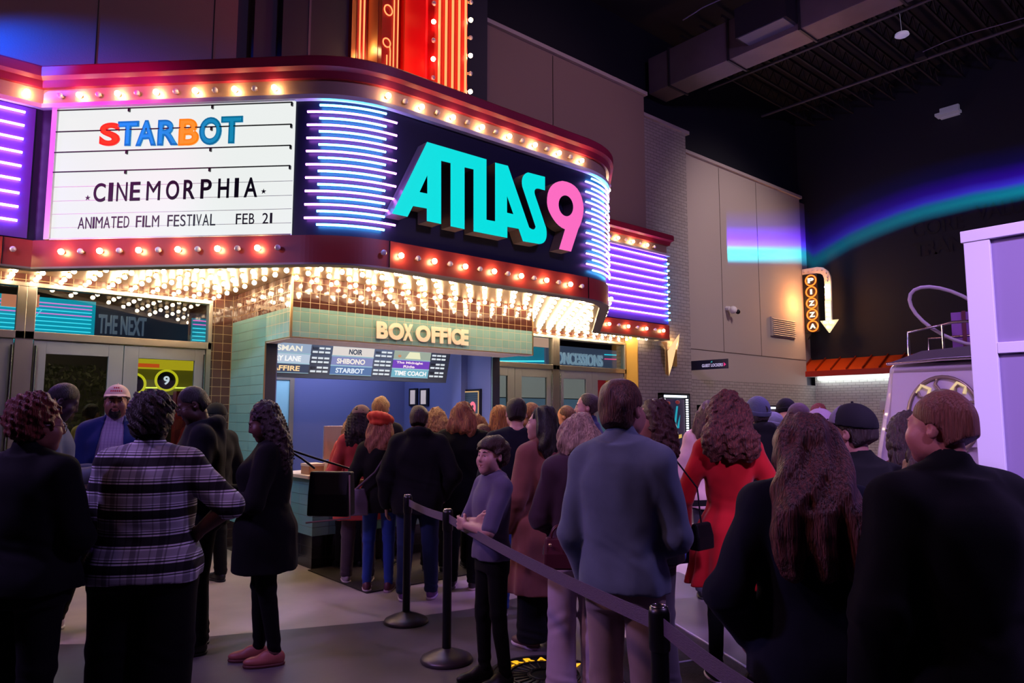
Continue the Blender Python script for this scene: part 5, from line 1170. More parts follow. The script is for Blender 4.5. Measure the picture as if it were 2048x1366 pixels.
def plaid():
    m = M('plaid_cloth', 'c9c6d6', .85, spec=.2); nt = m.node_tree; N = nt.nodes; L = nt.links; tc = N.new('ShaderNodeTexCoord'); sp = N.new('ShaderNodeSeparateXYZ'); L.new(tc.outputs['Object'], sp.inputs[0])
    def bands(sock, per, stops):
        a = N.new('ShaderNodeMath'); a.operation = 'MULTIPLY'; a.inputs[1].default_value = 1/per; L.new(sock, a.inputs[0]); f = N.new('ShaderNodeMath'); f.operation = 'FRACT'; L.new(a.outputs[0], f.inputs[0])
        r = N.new('ShaderNodeValToRGB'); r.color_ramp.interpolation = 'CONSTANT'; e = r.color_ramp.elements
        while len(e) > 1: e.remove(e[-1])
        e[0].position = 0; e[0].color = (stops[0][1],)*3+(1,)
        for p, c in stops[1:]: n = e.new(p); n.color = (c,)*3+(1,)
        L.new(f.outputs[0], r.inputs[0]); return r
    h = bands(sp.outputs['Z'], .125, [(0, .03), (.30, 1), (.36, .03), (.41, 1), (.47, .03), (.50, 1), (.55, .55), (.80, 1), (.86, .03), (.90, 1), (.96, .03)])
    
    v = bands(sp.outputs['X'], .115, [(0, .5), (.22, .95), (.30, .5), (.36, 1), (.72, .6), (.78, 1)])
    mx = N.new('ShaderNodeMixRGB'); mx.blend_type = 'MULTIPLY'; mx.inputs[0].default_value = 1; L.new(h.outputs[0], mx.inputs[1]); L.new(v.outputs[0], mx.inputs[2])
    m2 = N.new('ShaderNodeMixRGB'); m2.blend_type = 'MULTIPLY'; m2.inputs[0].default_value = 1; m2.inputs[2].default_value = srgb('c9c6d6')+(1,); L.new(mx.outputs[0], m2.inputs[1]); L.new(m2.outputs[0], N['Principled BSDF'].inputs['Base Color'])
    return m
def checks(base, line, per=.012):
    m = M('checked_shirt_'+base, base, .8, spec=.2); nt = m.node_tree; N = nt.nodes; L = nt.links; tc = N.new('ShaderNodeTexCoord'); t = N.new('ShaderNodeTexBrick'); t.offset = 0
    t.inputs['Color1'].default_value = srgb(base)+(1,); t.inputs['Color2'].default_value = srgb(base)+(1,); t.inputs['Mortar'].default_value = srgb(line)+(1,); t.inputs['Scale'].default_value = 1
    t.inputs['Brick Width'].default_value = per*2; t.inputs['Row Height'].default_value = per; t.inputs['Mortar Size'].default_value = .0018
    mp = N.new('ShaderNodeMapping'); mp.inputs['Rotation'].default_value = (PI/2, 0, 0); L.new(tc.outputs['Object'], mp.inputs[0]); L.new(mp.outputs[0], t.inputs['Vector']); L.new(t.outputs['Color'], N['Principled BSDF'].inputs['Base Color']); return m
RES = {3: (.009, .0042), 2: (.012, .006), 1: (.017, .010)}
ARMS = {  # elbow, wrist offsets (x outward, y forward, z as fraction of height), palm turn
 'down': ((.265, -.03, .62), (.27, .05, .475)), 'down2': ((.25, .0, .62), (.25, .12, .49)), 'phone': ((.27, .06, .625), (.10, .34, .655)), 'phone_hi': ((.25, .08, .63), (.06, .30, .70)),
 'crossed': ((.225, .11, .635), (-.075, .155, .665)), 'crossed2': ((.235, .14, .63), (-.05, .205, .64)), 'akimbo2': ((.36, .0, .675), (.20, .02, .60)), 'side': ((.29, -.02, .63), (.27, .12, .51)), 'akimbo': ((.46, -.02, .665), (.24, .02, .60)), 'pocket': ((.30, -.07, .63), (.21, .04, .52)), 'front': ((.22, .05, .63), (.03, .20, .56)), 'bag': ((.27, -.02, .62), (.2, .2, .60))}
def person(label, px, depth, H=1.72, face=0, head=(0, 0, 0), skin='b98a72', hair=('short', '2a1a14'), top=None, bottom=None, shoes='1a1a1e', arms=('down', 'down'), girth=1.0, lean=(0, 0), res=2, face_detail=False, feet=((.11, 0), (.11, .03)), hat=None, group=None, glasses=False, beard=None, sex='m', footang=8, loc=None, headscale=1.0, pos_yaw=None):
    x0, y0 = loc if loc else ground(px, depth)
    root = thing('person', label, 'person', (x0, y0, 0), -CY+math.radians(face), group)
    c, f = RES[res]; s = H/1.75; g = girth; seed = abs(hash(label)) % 9999 if 0 else sum(ord(ch) for ch in label) % 9973
    fem = sex == 'f'
    shx = (.148 if fem else .168)*s*(1+.45*(g-1)); shz = .797*H
    lx, ly = lean
    def warp(v):
        v = v.copy(); t = np.maximum(0, v[:, 2]-.5*H); v[:, 1] += ly*t; v[:, 0] += lx*t; v[:, 2] -= (ly*ly+lx*lx)*.4*t; return v
    hs = s*.235/.235*(1.0 if H > 1.55 else 1.06)*headscale
    HR = rotm(*head); npv = np.array((0, -.012*s, .862*H)); hc = npv+HR@np.array((0, .022*hs, .0*hs))+HR@np.array((0, 0, .075*hs)); hc[2] += 0
    def hp(x, y, z): return hc+HR@(np.array((x, y, z))*hs)
    # keep the top of the skull at the asked height
    dz = H-.012-(hc[2]+.125*hs); hc[2] += dz
    # --- joints
    J = {}
    for side, nm, k in ((1, 'R', 0), (-1, 'L', 1)):
        a = ARMS[arms[k]]; (ex, ey, ez), (wx, wy, wz) = a
        J[nm] = (np.array((side*shx, -.005, shz)), np.array((side*(ex*s+(.03 if not fem else .0)*(g-1)+.09*(g-1)), ey*s, ez*H)), np.array((side*(wx*s+.10*(g-1)*(1 if wx > .15 else 0)), wy*s+.12*(g-1)*(1 if wy > .15 else 0), wz*H)))
    hipx = .088*s*(1+.5*(g-1)); F2 = [np.array((feet[0][0]*s, feet[0][1], 0)), np.array((-feet[1][0]*s, feet[1][1], 0))]
    legs = []
    for side, ft in ((1, F2[0]), (-1, F2[1])):
        hip = np.array((side*hipx, 0, .5*H)); ank = np.array((ft[0], ft[1]-.03, .05*H)); kn = (hip+ank)/2+np.array((0, .02, .012)); kn[2] = .285*H; legs.append((hip, kn, ank, ft))
    ag = 1+.55*(g-1)
    # --- body surface
    ivz = [(.845*H-.02, H+.05)]; ivx = [(-.11*hs+hc[0], .11*hs+hc[0])]; ivy = [(hc[1]-.12, hc[1]+.14)]
    if res >= 2:
        for nm in 'RL':
            w = J[nm][2]
            ivz.append((w[2]-.13, w[2]+.09)); 
            if res == 3: ivx.append((w[0]-.12, w[0]+.12)); ivy.append((w[1]-.06, w[1]+.14))
    xm = max(abs(J['R'][1][0]), abs(J['L'][1][0]), abs(J['R'][2][0]), abs(J['L'][2][0]), .25)+.12
    V = Vol(axis(-xm, xm, c, f, ivx), axis(-.26-.1*g, .34+.15*g, c, f, ivy), axis(-.03, H+.06, c*1.3, f, ivz))
    tz = np.array([.46, .52, .60, .68, .76, .80, .832, .85])*H
    if fem: thx = np.array([.165, .172, .126, .138, .152, .125, .07, .05])*s; thy = np.array([.115, .118, .09, .108, .105, .085, .06, .05])*s
    else: thx = np.array([.150, .160, .145, .158, .172, .145, .08, .055])*s; thy = np.array([.11, .112, .105, .115, .114, .09, .065, .055])*s
    bw = np.array([1, 1, 1.15, 1, .8, .6, .3, 0]); thx = thx*(1+(g-1)*bw*.9); thy = thy*(1+(g-1)*bw*1.1)
    tcy = np.array([-.0, -.0, .01, .01, 0, -.01, -.012, -.012])*s
    V.loft(tz, thx*.93, thy*.93, [0]*8, tcy, .02)
    if fem: 
        for sd in (1, -1): V.ell((sd*.072*s, .085*s*(1+.6*(g-1)), .725*H), (.06*s*g**.5, .06*s*g**.5, .06*s*g**.5), .04)
    # neck and head
    V.cap((0, -.02*s, .83*H), hc+HR@(np.array((0, -.018, -.055))*hs), .054*s, .05*s, .03)
    def E(cn, r, k=.012, mode='u', sc=1): V.ell(hp(*cn), np.array(r)*hs, k, HR, mode)
    def K(a, b, ra, rb, k=.01, mode='u'): V.cap(hp(*a), hp(*b), ra*hs, rb*hs, k, mode)
    E((0, -.012, .035), (.076, .096, .09), .01); E((0, .030, -.035), (.060, .066, .078), .03); E((0, .062, -.09), (.026, .022, .022), .028)
    K((-.045, .02, -.07), (-.012, .065, -.092), .02, .018, .025); K((.045, .02, -.07), (.012, .065, -.092), .02, .018, .025)
    if res >= 2:
        K((-.034, .078, .030), (.034, .078, .030), .012, .012, .018)
        for sd in (1, -1):
            E((sd*.031, .100, .008), (.018, .016, .013), .014, 's'); E((sd*.041, .064, -.024), (.028, .028, .028), .03); E((sd*.040, .045, -.050), (.026, .034, .034), .03)
            K((sd*.016, .088, .0165), (sd*.046, .080, .0145), .0055, .005, .006)
            K((sd*.018, .0865, -.003), (sd*.044, .079, -.002), .0035, .0035, .006)
            V.ell(hp(sd*.077, -.010, -.002), np.array((.010, .019, .031))*hs, .006, HR@rotm(-sd*18, 0, 0)); V.ell(hp(sd*.084, -.002, .004), np.array((.006, .009, .014))*hs, .006, HR, 's')
        K((0, .089, .016), (0, .106, -.020), .009, .0115, .014); K((-.011, .095, -.026), (.011, .095, -.026), .0085, .0085, .008)
        K((-.020, .086, -.051), (.020, .086, -.051), .0085, .0085, .010); K((-.014, .086, -.062), (.014, .086, -.062), .009, .009, .010); K((-.024, .096, -.0565), (.024, .096, -.0565), .0028, .0028, .004, 's')
    else:
        K((0, .088, .015), (0, .108, -.022), .010, .014, .012)
        for sd in (1, -1): E((sd*.078, -.01, 0), (.012, .02, .03), .006)
    for sd in (1, -1): V.cap((sd*.045*s, -.018*s, .838*H), (sd*shx, -.008, shz+.004), .034*s, .044*s*ag, .03)
    # arms, hands
    for nm in 'RL':
        a, b, w = J[nm]; V.cap(a, b, .052*s*ag, .042*s*ag, .03); V.cap(b, w, .043*s*ag, .027*s*ag**.5, .02)
        d = (w-b); d /= np.linalg.norm(d); sd = 1 if nm == 'R' else -1
        if abs(d[2]) > .75: n = np.array((-sd, .15, 0.)); 
        elif arms[0 if nm == 'R' else 1].startswith('phone'): n = np.array((-sd*.35, 0, 1.))
        else: n = np.array((0, -1., 0.)) if 'crossed' in arms[0 if nm == 'R' else 1] else np.array((-sd*.5, -.3, -.3))
        n = n-d*(n@d); n /= np.linalg.norm(n); t_ = np.cross(d, n); 
        if arms[0 if nm == 'R' else 1] == 'pocket': V.ell(w+d*.03, (.035, .035, .045), .02); continue
        hsz = s*(.92 if fem else 1.0)
        th = t_ if (t_[1]+t_[2]) > 0 else -t_
        for q in (-.5, -.17, .17, .5): V.cap(w+d*.01*hsz+th*q*.05*hsz, w+d*.085*hsz+th*q*.072*hsz, .015*hsz, .013*hsz, .015)
        curl = .5 if abs(d[2]) > .75 else .6
        for q, L1 in ((.5, .072), (.17, .082), (-.17, .077), (-.5, .06)):
            k0 = w+d*.085*hsz+th*q*.074*hsz; a1 = curl*.6; a2 = curl*1.7; d1 = d*math.cos(a1)+n*math.sin(a1)+th*q*.12; k1 = k0+d1*L1*.52*hsz; d2 = d*math.cos(a2)+n*math.sin(a2); k2 = k1+d2*L1*.48*hsz
            V.cap(k0, k1, .0095*hsz, .0088*hsz, .006); V.cap(k1, k2, .0088*hsz, .0075*hsz, .004)
        k0 = w+d*.022*hsz+th*.028*hsz+n*.008; k1 = k0+(d*.6+th*.65+n*.4)*.045*hsz; k2 = k1+(d*.9+th*.1+n*.4)*.032*hsz; V.cap(k0, k1, .014*hsz, .011*hsz, .01); V.cap(k1, k2, .011*hsz, .009*hsz, .004)
    for hip, kn, ank, ft in legs:
        V.cap(hip, kn, .075*s*ag, .052*s, .03); V.cap(kn, ank, .05*s, .034*s, .02); V.cap(ank, ank+np.array((0, .13*s, -.03*H)), .032*s, .026*s, .02)
    skm = skinmat(skin); vmesh('body', V, skm, root, warp)
    def part(o, lab=None):
        if o is not None and lab: o['label'] = lab
        return o
    def lwarp(p): return warp(np.array([p]))[0]
    # --- eyes, brows
    if face_detail:
        for sd in (1, -1):
            m = MB(); p = lwarp(hp(sd*.031, .0805, .0065)); m.ball(p, .0122*hs, 0, 12, 8, (1.05, 1, .58)); q = lwarp(hp(sd*.031, .0805, .0065)+HR@np.array((-.001, .0082, 0))*hs); m.ball(q, .0056*hs, 1, 8, 6, (1, .8, 1))
            o = m.build('eye', [M('eye_white', '9a8e8e', .35), M('iris_dark', '1c120c', .2)], None); o.parent = root
            m = MB(); m.tube([lwarp(hp(sd*.014, .094, .030)), lwarp(hp(sd*.030, .092, .0345)), lwarp(hp(sd*.047, .082, .029))], [.003*hs, .0045*hs, .0025*hs], 6); o = m.build('eyebrow', hairm(hair[1]), None); o.parent = root
        m = MB(); m.tube([lwarp(hp(-.021, .0925, -.0555)), lwarp(hp(-.008, .0975, -.053)), lwarp(hp(.008, .0975, -.053)), lwarp(hp(.021, .0925, -.0555))], [.001, .0042*hs, .0042*hs, .001], 6)
        m.tube([lwarp(hp(-.018, .091, -.059)), lwarp(hp(0, .0965, -.0625)), lwarp(hp(.018, .091, -.059))], [.001, .005*hs, .001], 6)
        lc = tuple(min(255, int(int(skin[i:i+2], 16)*k_)) for i, k_ in ((0, .85), (2, .6), (4, .6))); o = m.build('lips', M('lip_tone', '%02x%02x%02x' % lc, .4), None); o.parent = root
    # --- hair
    hf = f if res > 1 else .008
    def hairvol(zlo=-.14, wide=.15): 
        lo = hc-np.array((wide, wide+.03+(hair[4] if len(hair) > 4 else 0), 0)); hi = hc+np.array((wide, wide, .16)); return Vol(axis(lo[0], hi[0], hf, hf, []), axis(lo[1], hi[1], hf, hf, []), axis(hc[2]+zlo, hc[2]+.17, hf, hf, []))
    st, hcol = hair[0], hair[1]; hm = hairm(hcol, hair[2] if len(hair) > 2 else None)
    cu_ = 'curly' in hair[0]; nz = noise3(seed, 80 if cu_ else 55, 4); nz2 = noise3(seed+1, 190 if cu_ else 120, 4)
    def headlocal(X, Y, Z):
        q = [(X-hc[0]), (Y-hc[1]), (Z-hc[2])]; return [(q[0]*HR[0, i]+q[1]*HR[1, i]+q[2]*HR[2, i])/hs for i in range(3)]
    if st != 'bald':
        L_ = hair[3] if len(hair) > 3 else {'long': .42, 'curlylong': .36, 'bob': .16}.get(st, 0)
        th = {'buzz': .004, 'short': .014, 'fade': .009, 'curly': .03, 'mop': .018, 'long': .018, 'curlylong': .020, 'bob': .018, 'bun': .014, 'pony': .012}[st]
        G = hairvol(-.13*hs-L_, .15+(.03 if 'curly' in st else 0)+(.02 if L_ else 0))
        G.ell(hp(0, -.014-th*.75, .035+th*.25), np.array((.077+th, .096+th*.45, .091+th))*hs, .01, HR)
        G.ell(hp(0, -.055, -.02), np.array((.066+th*.8, .055+th*.6, .07))*hs, .02, HR)
        if st == 'mop':
            G.ell(hp(.003, .006, .064), np.array((.086, .100, .074))*hs, .02, HR@rotm(0, -6, 4)); G.ell(hp(.0, -.035, .05), np.array((.088, .082, .074))*hs, .03, HR)
        if L_:
            n_ = 7
            for i in range(n_):
                u0, u1 = i/n_, (i+1)/n_; 
                for sx in (-1, 0, 1):
                    xx = sx*(.052+.012*(i % 2)); pA = hp(xx, -.035+.0*u0, .02); base = np.array((pA[0]*1.0, pA[1], pA[2]))
                    bo = hair[4] if len(hair) > 4 else .045; A = base+np.array((sx*(.032 if bo < .1 else .062)*u0+(.012*math.sin(u0*9+sx) if bo > .1 else 0), -bo*math.sin(min(1, u0*1.3)*1.6), -L_*u0)); B = base+np.array((sx*(.032 if bo < .1 else .062)*u1+(.012*math.sin(u1*9+sx) if bo > .1 else 0), -bo*math.sin(min(1, u1*1.3)*1.6), -L_*u1)); r0 = (.062-.008*u0)*hs; r1 = (.062-.022*u1**2)*hs
                    G.cap(A, B, r0*(1.12 if 'curly' in st else 1), r1*(1.12 if 'curly' in st else 1), .03)
        if st == 'bun': G.ell(hp(0, -.13, .03), np.array((.05, .045, .045))*hs, .01, HR)
        if st == 'pony': G.cap(hp(0, -.1, .06), hp(0, -.15, -.03), .03*hs, .032*hs, .02); G.cap(hp(0, -.15, -.03), hp(0, -.14, -.16), .032*hs, .018*hs, .02)
        X, Y, Z = G.x[:, None, None], G.y[None, :, None], G.z[None, None, :]; q = headlocal(X, Y, Z)
        # hairline: remove the face, ears and the neck below the nape
        front = .052 if st not in ('mop',) else .05
        face_cut = np.minimum.reduce([q[1]-.012+0*q[0], front-q[2]+(q[1]-.07)*.5+0*q[0], (.095-np.abs(q[0]))*1.0+0*q[1]]) if True else 0
        G.F = np.maximum(G.F, (face_cut*hs).astype(np.float32))
        if not L_:
            nape = ((-.034 if st in ('buzz', 'fade') else -.046 if st == 'mop' else -.060)-q[2])-(q[1]+.09)*(.55 if not fem else .3)
            if st in ('buzz', 'fade', 'short'): nape = np.maximum(nape, np.minimum.reduce([-.0-q[2]+0*q[0], q[1]+.035+0*q[0], .2+0*q[0]+0*q[1]+0*q[2]]))
            G.F = np.maximum(G.F, (nape*hs).astype(np.float32))
            ear = .026-np.sqrt(((np.abs(q[0])-.082)/1.0)**2+(q[1]+.004)**2+(q[2]+.004)**2)
            if st not in ('curly',): G.F = np.maximum(G.F, (ear*hs).astype(np.float32))
        amp = {'buzz': .0008, 'short': .006, 'fade': .004, 'curly': .014, 'mop': .018, 'long': .008, 'curlylong': .010, 'bob': .009, 'bun': .005, 'pony': .005}[st]
        att = lambda X, Y: np.minimum(1, np.sqrt((X-hc[0])**2+(Y-hc[1]+.01)**2)/.07)
        if 'curly' in st: G.disp(lambda X, Y, Z: amp*(np.abs(nz(X, Y, Z, 1, 1, .8))*-1.6+.9*nz2(X, Y, Z)+.3))
        elif st == 'mop': G.disp(lambda X, Y, Z: .010*(np.abs(nz2(X, Y, Z, .6, 1, .6))*1.8-.5)+.012*nz(X, Y, Z, .7, 1, .8))
        elif L_: G.disp(lambda X, Y, Z: amp*(.7*att(X, Y)*np.sin(11*np.arctan2(X-hc[0], Y-hc[1]-.02)+5*np.sin(Z*9))+1.0*nz2(X, Y, Z, 1, 1, .12)+.8*nz(X, Y, Z, 1, 1, .25)))
        else: G.disp(lambda X, Y, Z: amp*(1.3*nz(X, Y, Z, 1, .6, .6)+nz2(X, Y, Z, 1, .3, .5)))
        part(vmesh('hair', G, hm, root, warp))
    if beard:
        G = hairvol(-.16*hs, .12); G.ell(hp(0, .034, -.048), np.array((.064, .068, .072))*hs, .01, HR); G.ell(hp(0, .068, -.092), np.array((.034, .028, .026))*hs, .02, HR)
        X, Y, Z = G.x[:, None, None], G.y[None, :, None], G.z[None, None, :]; q = headlocal(X, Y, Z)
        cut = np.maximum(q[2]+.03+np.maximum(0, .045-np.abs(q[0]))*.55, -q[1]-.0); G.F = np.maximum(G.F, (cut*hs).astype(np.float32))
        mouth = .018-np.sqrt((q[0]*.7)**2+(q[1]-.098)**2*.6+((q[2]+.056)*1.8)**2); G.F = np.maximum(G.F, (mouth*hs).astype(np.float32))
        G.disp(lambda X, Y, Z: .0015*nz2(X, Y, Z)); part(vmesh('beard', G, hairm(beard), root, warp))
    # --- hats
    if hat:
        kind, col = hat[0], hat[1]; G = hairvol(-.10, .19); hmz = cloth(col, .8)
        X, Y, Z = G.x[:, None, None], G.y[None, :, None], G.z[None, None, :]; q = headlocal(X, Y, Z)
        e = .02 if st not in ('buzz', 'bald') else .012
        if kind == 'cap':
            G.ell(hp(0, -.010, .040), np.array((.078+e, .098+e, .094+e))*hs, .01, HR); G.F = np.maximum(G.F, ((.040-q[2]+q[1]*.12)*hs).astype(np.float32))
            o = part(vmesh('cap', G, hmz, root, warp), hat[2] if len(hat) > 2 else None)
            G2 = hairvol(-.06, .20); tl = HR@rotm(0, -8, 0); G2.ell(hp(0, .115, .052), np.array((.078, .085, .010))*hs, .005, tl); X, Y, Z = G2.x[:, None, None], G2.y[None, :, None], G2.z[None, None, :]; q2 = headlocal(X, Y, Z); G2.F = np.maximum(G2.F, ((.07-q2[1])*hs).astype(np.float32))
            b = vmesh('brim', G2, hmz, o, warp)
            if len(hat) > 4 and hat[4]:
                G3 = hairvol(-.10, .19); X, Y, Z = G3.x[:, None, None], G3.y[None, :, None], G3.z[None, None, :]; q3 = headlocal(X, Y, Z); G3.ell(hp(0, -.010, .040), np.array((.0795+e, .0995+e, .0955+e))*hs, .01, HR)
                G3.F = np.maximum(G3.F, (np.maximum(.046-q3[2]+q3[1]*.12, .035-q3[1])*hs).astype(np.float32)); vmesh('front_crown', G3, cloth(hat[4]), o, warp)
            m = MB(); m.ball(lwarp(hp(0, -.01, .136+e)), .007*hs, 0, 8, 6); b2 = m.build('cap_button', hmz, None); b2.parent = o
            if len(hat) > 3 and hat[3]:
                fm = cloth(hat[3]); m = MB()
                for row, (zz, n_, w_) in enumerate(((.112, 3, .011), (.088, 6, .0105))):
                    for i in range(n_):
                        x_ = (i-(n_-1)/2)*.0135; rr_ = .098+e-.010; y_ = math.sqrt(max(0, 1-((x_)/(.078+e))**2-((zz-.04)/(.094+e))**2))*(.098+e)-.010
                        m.ball(lwarp(hp(x_, y_+.001, zz)), .0062*hs, 0, 6, 5, (.85, .4, 1.2))
                b3 = m.build('front_lettering', fm, None); b3.parent = o
        elif kind == 'beanie':
            G.ell(hp(0, -.014, .045), np.array((.082+e, .100+e, .100+e))*hs, .01, HR); G.F = np.maximum(G.F, ((.012-q[2]+q[1]*.22)*hs).astype(np.float32)); ribs = lambda X, Y, Z: .0014*np.sin(70*np.arctan2(X-hc[0], Y-hc[1])); G.disp(ribs); o = part(vmesh('beanie', G, hmz, root, warp))
            G2 = hairvol(-.10, .19); X, Y, Z = G2.x[:, None, None], G2.y[None, :, None], G2.z[None, None, :]; q2 = headlocal(X, Y, Z); G2.ell(hp(0, -.014, .045), np.array((.089+e, .107+e, .107+e))*hs, .01, HR); G2.F = np.maximum(G2.F, (np.maximum(.006-q2[2]+q2[1]*.22, q2[2]-.05-q2[1]*.22)*hs).astype(np.float32)); vmesh('folded_rim', G2, hmz, o, warp)
        elif kind == 'beret':
            G.ell(hp(.0, -.03, .095), np.array((.142, .140, .066))*hs, .01, HR@rotm(0, -14, 10)); G.ell(hp(0, -.03, .055), np.array((.108, .125, .05))*hs, .02, HR); G.disp(lambda X, Y, Z: .003*np.sin(12*np.arctan2(X-hc[0], Y-hc[1]))); o = part(vmesh('beret', G, hmz, root, warp))
            m = MB(); p = hp(0, -.02, .148); m.tube([lwarp(p), lwarp(p+np.array((0, 0, .02)))], .004, 6); b = m.build('beret_stalk', hmz, None); b.parent = o
        elif kind == 'scarf':
            G.ell(hp(0, -.016, .042), np.array((.079+e+.006, .100+e+.006, .094+e+.008))*hs, .01, HR); G.F = np.maximum(G.F, ((.03-q[2]-q[1]*.35)*hs).astype(np.float32)); o = part(vmesh('head_scarf', G, hmz, root, warp))
    if glasses:
        m = MB(); gm = M('glasses_frame', '6a5a58', .25, metal=.7)
        for sd in (1, -1):
            c0 = hp(sd*.033, .108, .002); ux = HR@np.array((1, 0, 0)); uz = HR@np.array((0, 0, 1)); m.tube([lwarp(c0+(ux*.026*math.cos(a)+uz*.021*math.sin(a))*hs) for a in [2*PI*k/20 for k in range(21)]], .0016, 5)
            m.tube([lwarp(hp(sd*.058, .104, .008)), lwarp(hp(sd*.079, .03, .010)), lwarp(hp(sd*.083, -.012, .008))], .0016, 5)
        m.tube([lwarp(hp(-.008, .110, .006)), lwarp(hp(.008, .110, .006))], .0016, 5); o = m.build('glasses', gm, None); o.parent = root
    # --- clothing
    wn = noise3(seed+5, 22); wn2 = noise3(seed+6, 60)
    def garment(name, col, e, hem, sleeve, flare=0.0, flz=None, neck='crew', openf=False, mat=None, k_arm=.03, cuff=None, pleat=0, top_=.843, sag=0, lab=None, hood=None, hemdrop=0, fitted=1.0, waist=None):
        gc = {3: .0075, 2: .010, 1: .014}[res]
        xm2 = xm if sleeve else .36*g
        zz = list(tz[(tz > hem*H+.02) & (tz < top_*H)]); zz = [hem*H]+zz+[top_*H]
        G = Vol(axis(-xm2-.02, xm2+.02, gc, gc, []), axis(-.30*max(1, g*.9)-flare, .34+.15*g+flare, gc, gc, []), axis(hem*H-.03, H*.92, gc, gc, []))
        bx_ = np.interp(zz, tz, thx); by_ = np.interp(zz, tz, thy); cy_ = list(np.interp(zz, tz, tcy))
        fz = (flz or .52)*H
        ex = np.array([e+(.012 if z_ < .59*H else 0)+(flare*max(0, (fz-z_)/(fz-hem*H+1e-6)) if z_ < fz else 0)+(e*.8 if (fitted < 1 and .55*H < z_ < .66*H) else 0) for z_ in zz])
        fold = None
        if pleat: fold = lambda th_, Z, r: pleat*np.clip((fz+.1-Z)/(fz-hem*H+.1), 0, 1)*np.sin(11*th_+1.5*np.sin(2*th_))
        G.loft(zz, bx_+ex, by_+ex, [0]*len(zz), cy_, .02, fold=fold)
        if fem: 
            for sd in (1, -1): G.ell((sd*.072*s, .085*s*(1+.6*(g-1)), .725*H), (.06*s*g**.5+e,)*3, .05)
        for sd in (1, -1): G.cap((sd*.045*s, -.018*s, .838*H), (sd*shx, -.008, shz+.004), .034*s+e*.8, .046*s*ag+e, .035)
        if sleeve:
            for nm in 'RL':
                a, b, w = J[nm]; G.cap(a, a+(b-a)*min(1, sleeve*2), .052*s*ag+e*.8, .042*s*ag+e*.9, k_arm)
                if sleeve > .5:
                    u = (sleeve-.5)*2; G.cap(b, b+(w-b)*u, .043*s*ag+e*.9, (.029*s*ag**.5+e*.7) if cuff is None else cuff, .02)
        if neck == 'crew': G.ell((0, .0, .868*H), (.064*s, .066*s, .06*H), .01, None, 's')
        elif neck == 'vee': G.ell((0, .02, .868*H), (.062*s, .075*s, .06*H), .01, None, 's'); G.cap((0, .16*s, .83*H), (0, .16*s, .76*H), .05, .012, .01, 's')
        elif neck == 'turtle': G.cap((0, -.018*s, .83*H), (0, -.012*s, .868*H), .062*s, .060*s, .02); G.ell((0, -.01, .90*H), (.054*s, .056*s, .03*H), .006, None, 's')
        elif neck == 'collar':
            G.cap((0, -.022*s, .835*H), (0, -.016*s, .862*H), .070*s, .068*s, .015); G.ell((0, .0, .895*H), (.057*s, .062*s, .045*H), .006, None, 's'); G.cap((0, .1*s, .875*H), (0, .12*s, .80*H), .05*s, .012*s, .01, 's')
        elif neck == 'hood':
            for i in range(14):
                a0 = PI*.05+PI*1.9*i/14-PI/2-PI*.95+PI*.5; a1 = a0+PI*1.9/14
                p0 = (.095*s*math.sin(a0), -.03*s-.085*s*math.cos(a0), .852*H+.012*math.cos(a0)); p1 = (.095*s*math.sin(a1), -.03*s-.085*s*math.cos(a1), .852*H+.012*math.cos(a1)); r_ = .032+.016*math.cos(a0); G.cap(p0, p1, r_*s, r_*s, .015)
            G.ell((0, -.115*s, .80*H), (.09*s, .05*s, .06*H), .03); G.ell((0, .0, .905*H), (.06*s, .062*s, .05*H), .008, None, 's')
        if openf:
            X, Y, Z = G.x[:, None, None], G.y[None, :, None], G.z[None, None, :]; wdt = openf*(.45+.55*np.clip((.84*H-Z)/(.3*H), 0, 1)); cutd = np.minimum(wdt-np.abs(X), Y-.02); G.F = np.maximum(G.F, cutd.astype(np.float32)); 
        wa = min(1.0, e/.02); G.disp(lambda X, Y, Z: wa*(.009*wn(X, Y, Z, 1, 1, 1.4)+.008*np.abs(wn(Y, Z, X, 1.2, .8, 1.2))+.0025*wn2(X, Y, Z, 1, 1, .6))-.003+.0022*np.exp(-((Z-.60*H)/.06)**2)*np.sin(Z*75+X*26+6*wn(X, Y, Z)))
        if cuff is None and sleeve > .9:
            pass
        return part(vmesh(name, G, mat or cloth(col), root, warp, 1), lab)
    for t_ in (top or []):
        t_ = dict(t_); garment(t_.pop('name', 'shirt'), t_.pop('col', '202028'), **t_)
    if bottom:
        b_ = dict(dict(kind='straight', col='15161e', waist=.60, hem=.05, mat=None, name='trousers'), **bottom); rad = {'slim': (.088, .060, .045), 'legging': (.086, .056, .040), 'straight': (.093, .070, .062), 'wide': (.105, .098, .112), 'flare': (.098, .085, .098), 'verywide': (.12, .125, .135)}[b_['kind']]
        gc = {3: .0085, 2: .011, 1: .015}[res]; G = Vol(axis(-.34*max(1, g*.9), .34*max(1, g*.9), gc, gc, []), axis(-.28*g-.06, .28*g+.1, gc, gc, []), axis(b_['hem']*H-.04, b_['waist']*H+.04, gc, gc, []))
        zz = [.455*H, .50*H, .54*H, b_['waist']*H]; G.loft(zz, np.interp(zz, tz, thx)+.004, np.interp(zz, tz, thy)+.005, [0]*4, [-.002]*4, .04)
        for hip, kn, ank, ft in legs:
            G.cap(hip, kn, rad[0]*s*ag, rad[1]*s*(1+.3*(g-1)), .03); G.cap(kn, ank+np.array((0, 0, (b_['hem']-.05)*H)), rad[1]*s*(1+.3*(g-1)), rad[2]*s, .02)
        X, Y, Z = G.x[:, None, None], G.y[None, :, None], G.z[None, None, :]; G.F = np.maximum(G.F, (b_['hem']*H-.025-Z).astype(np.float32))
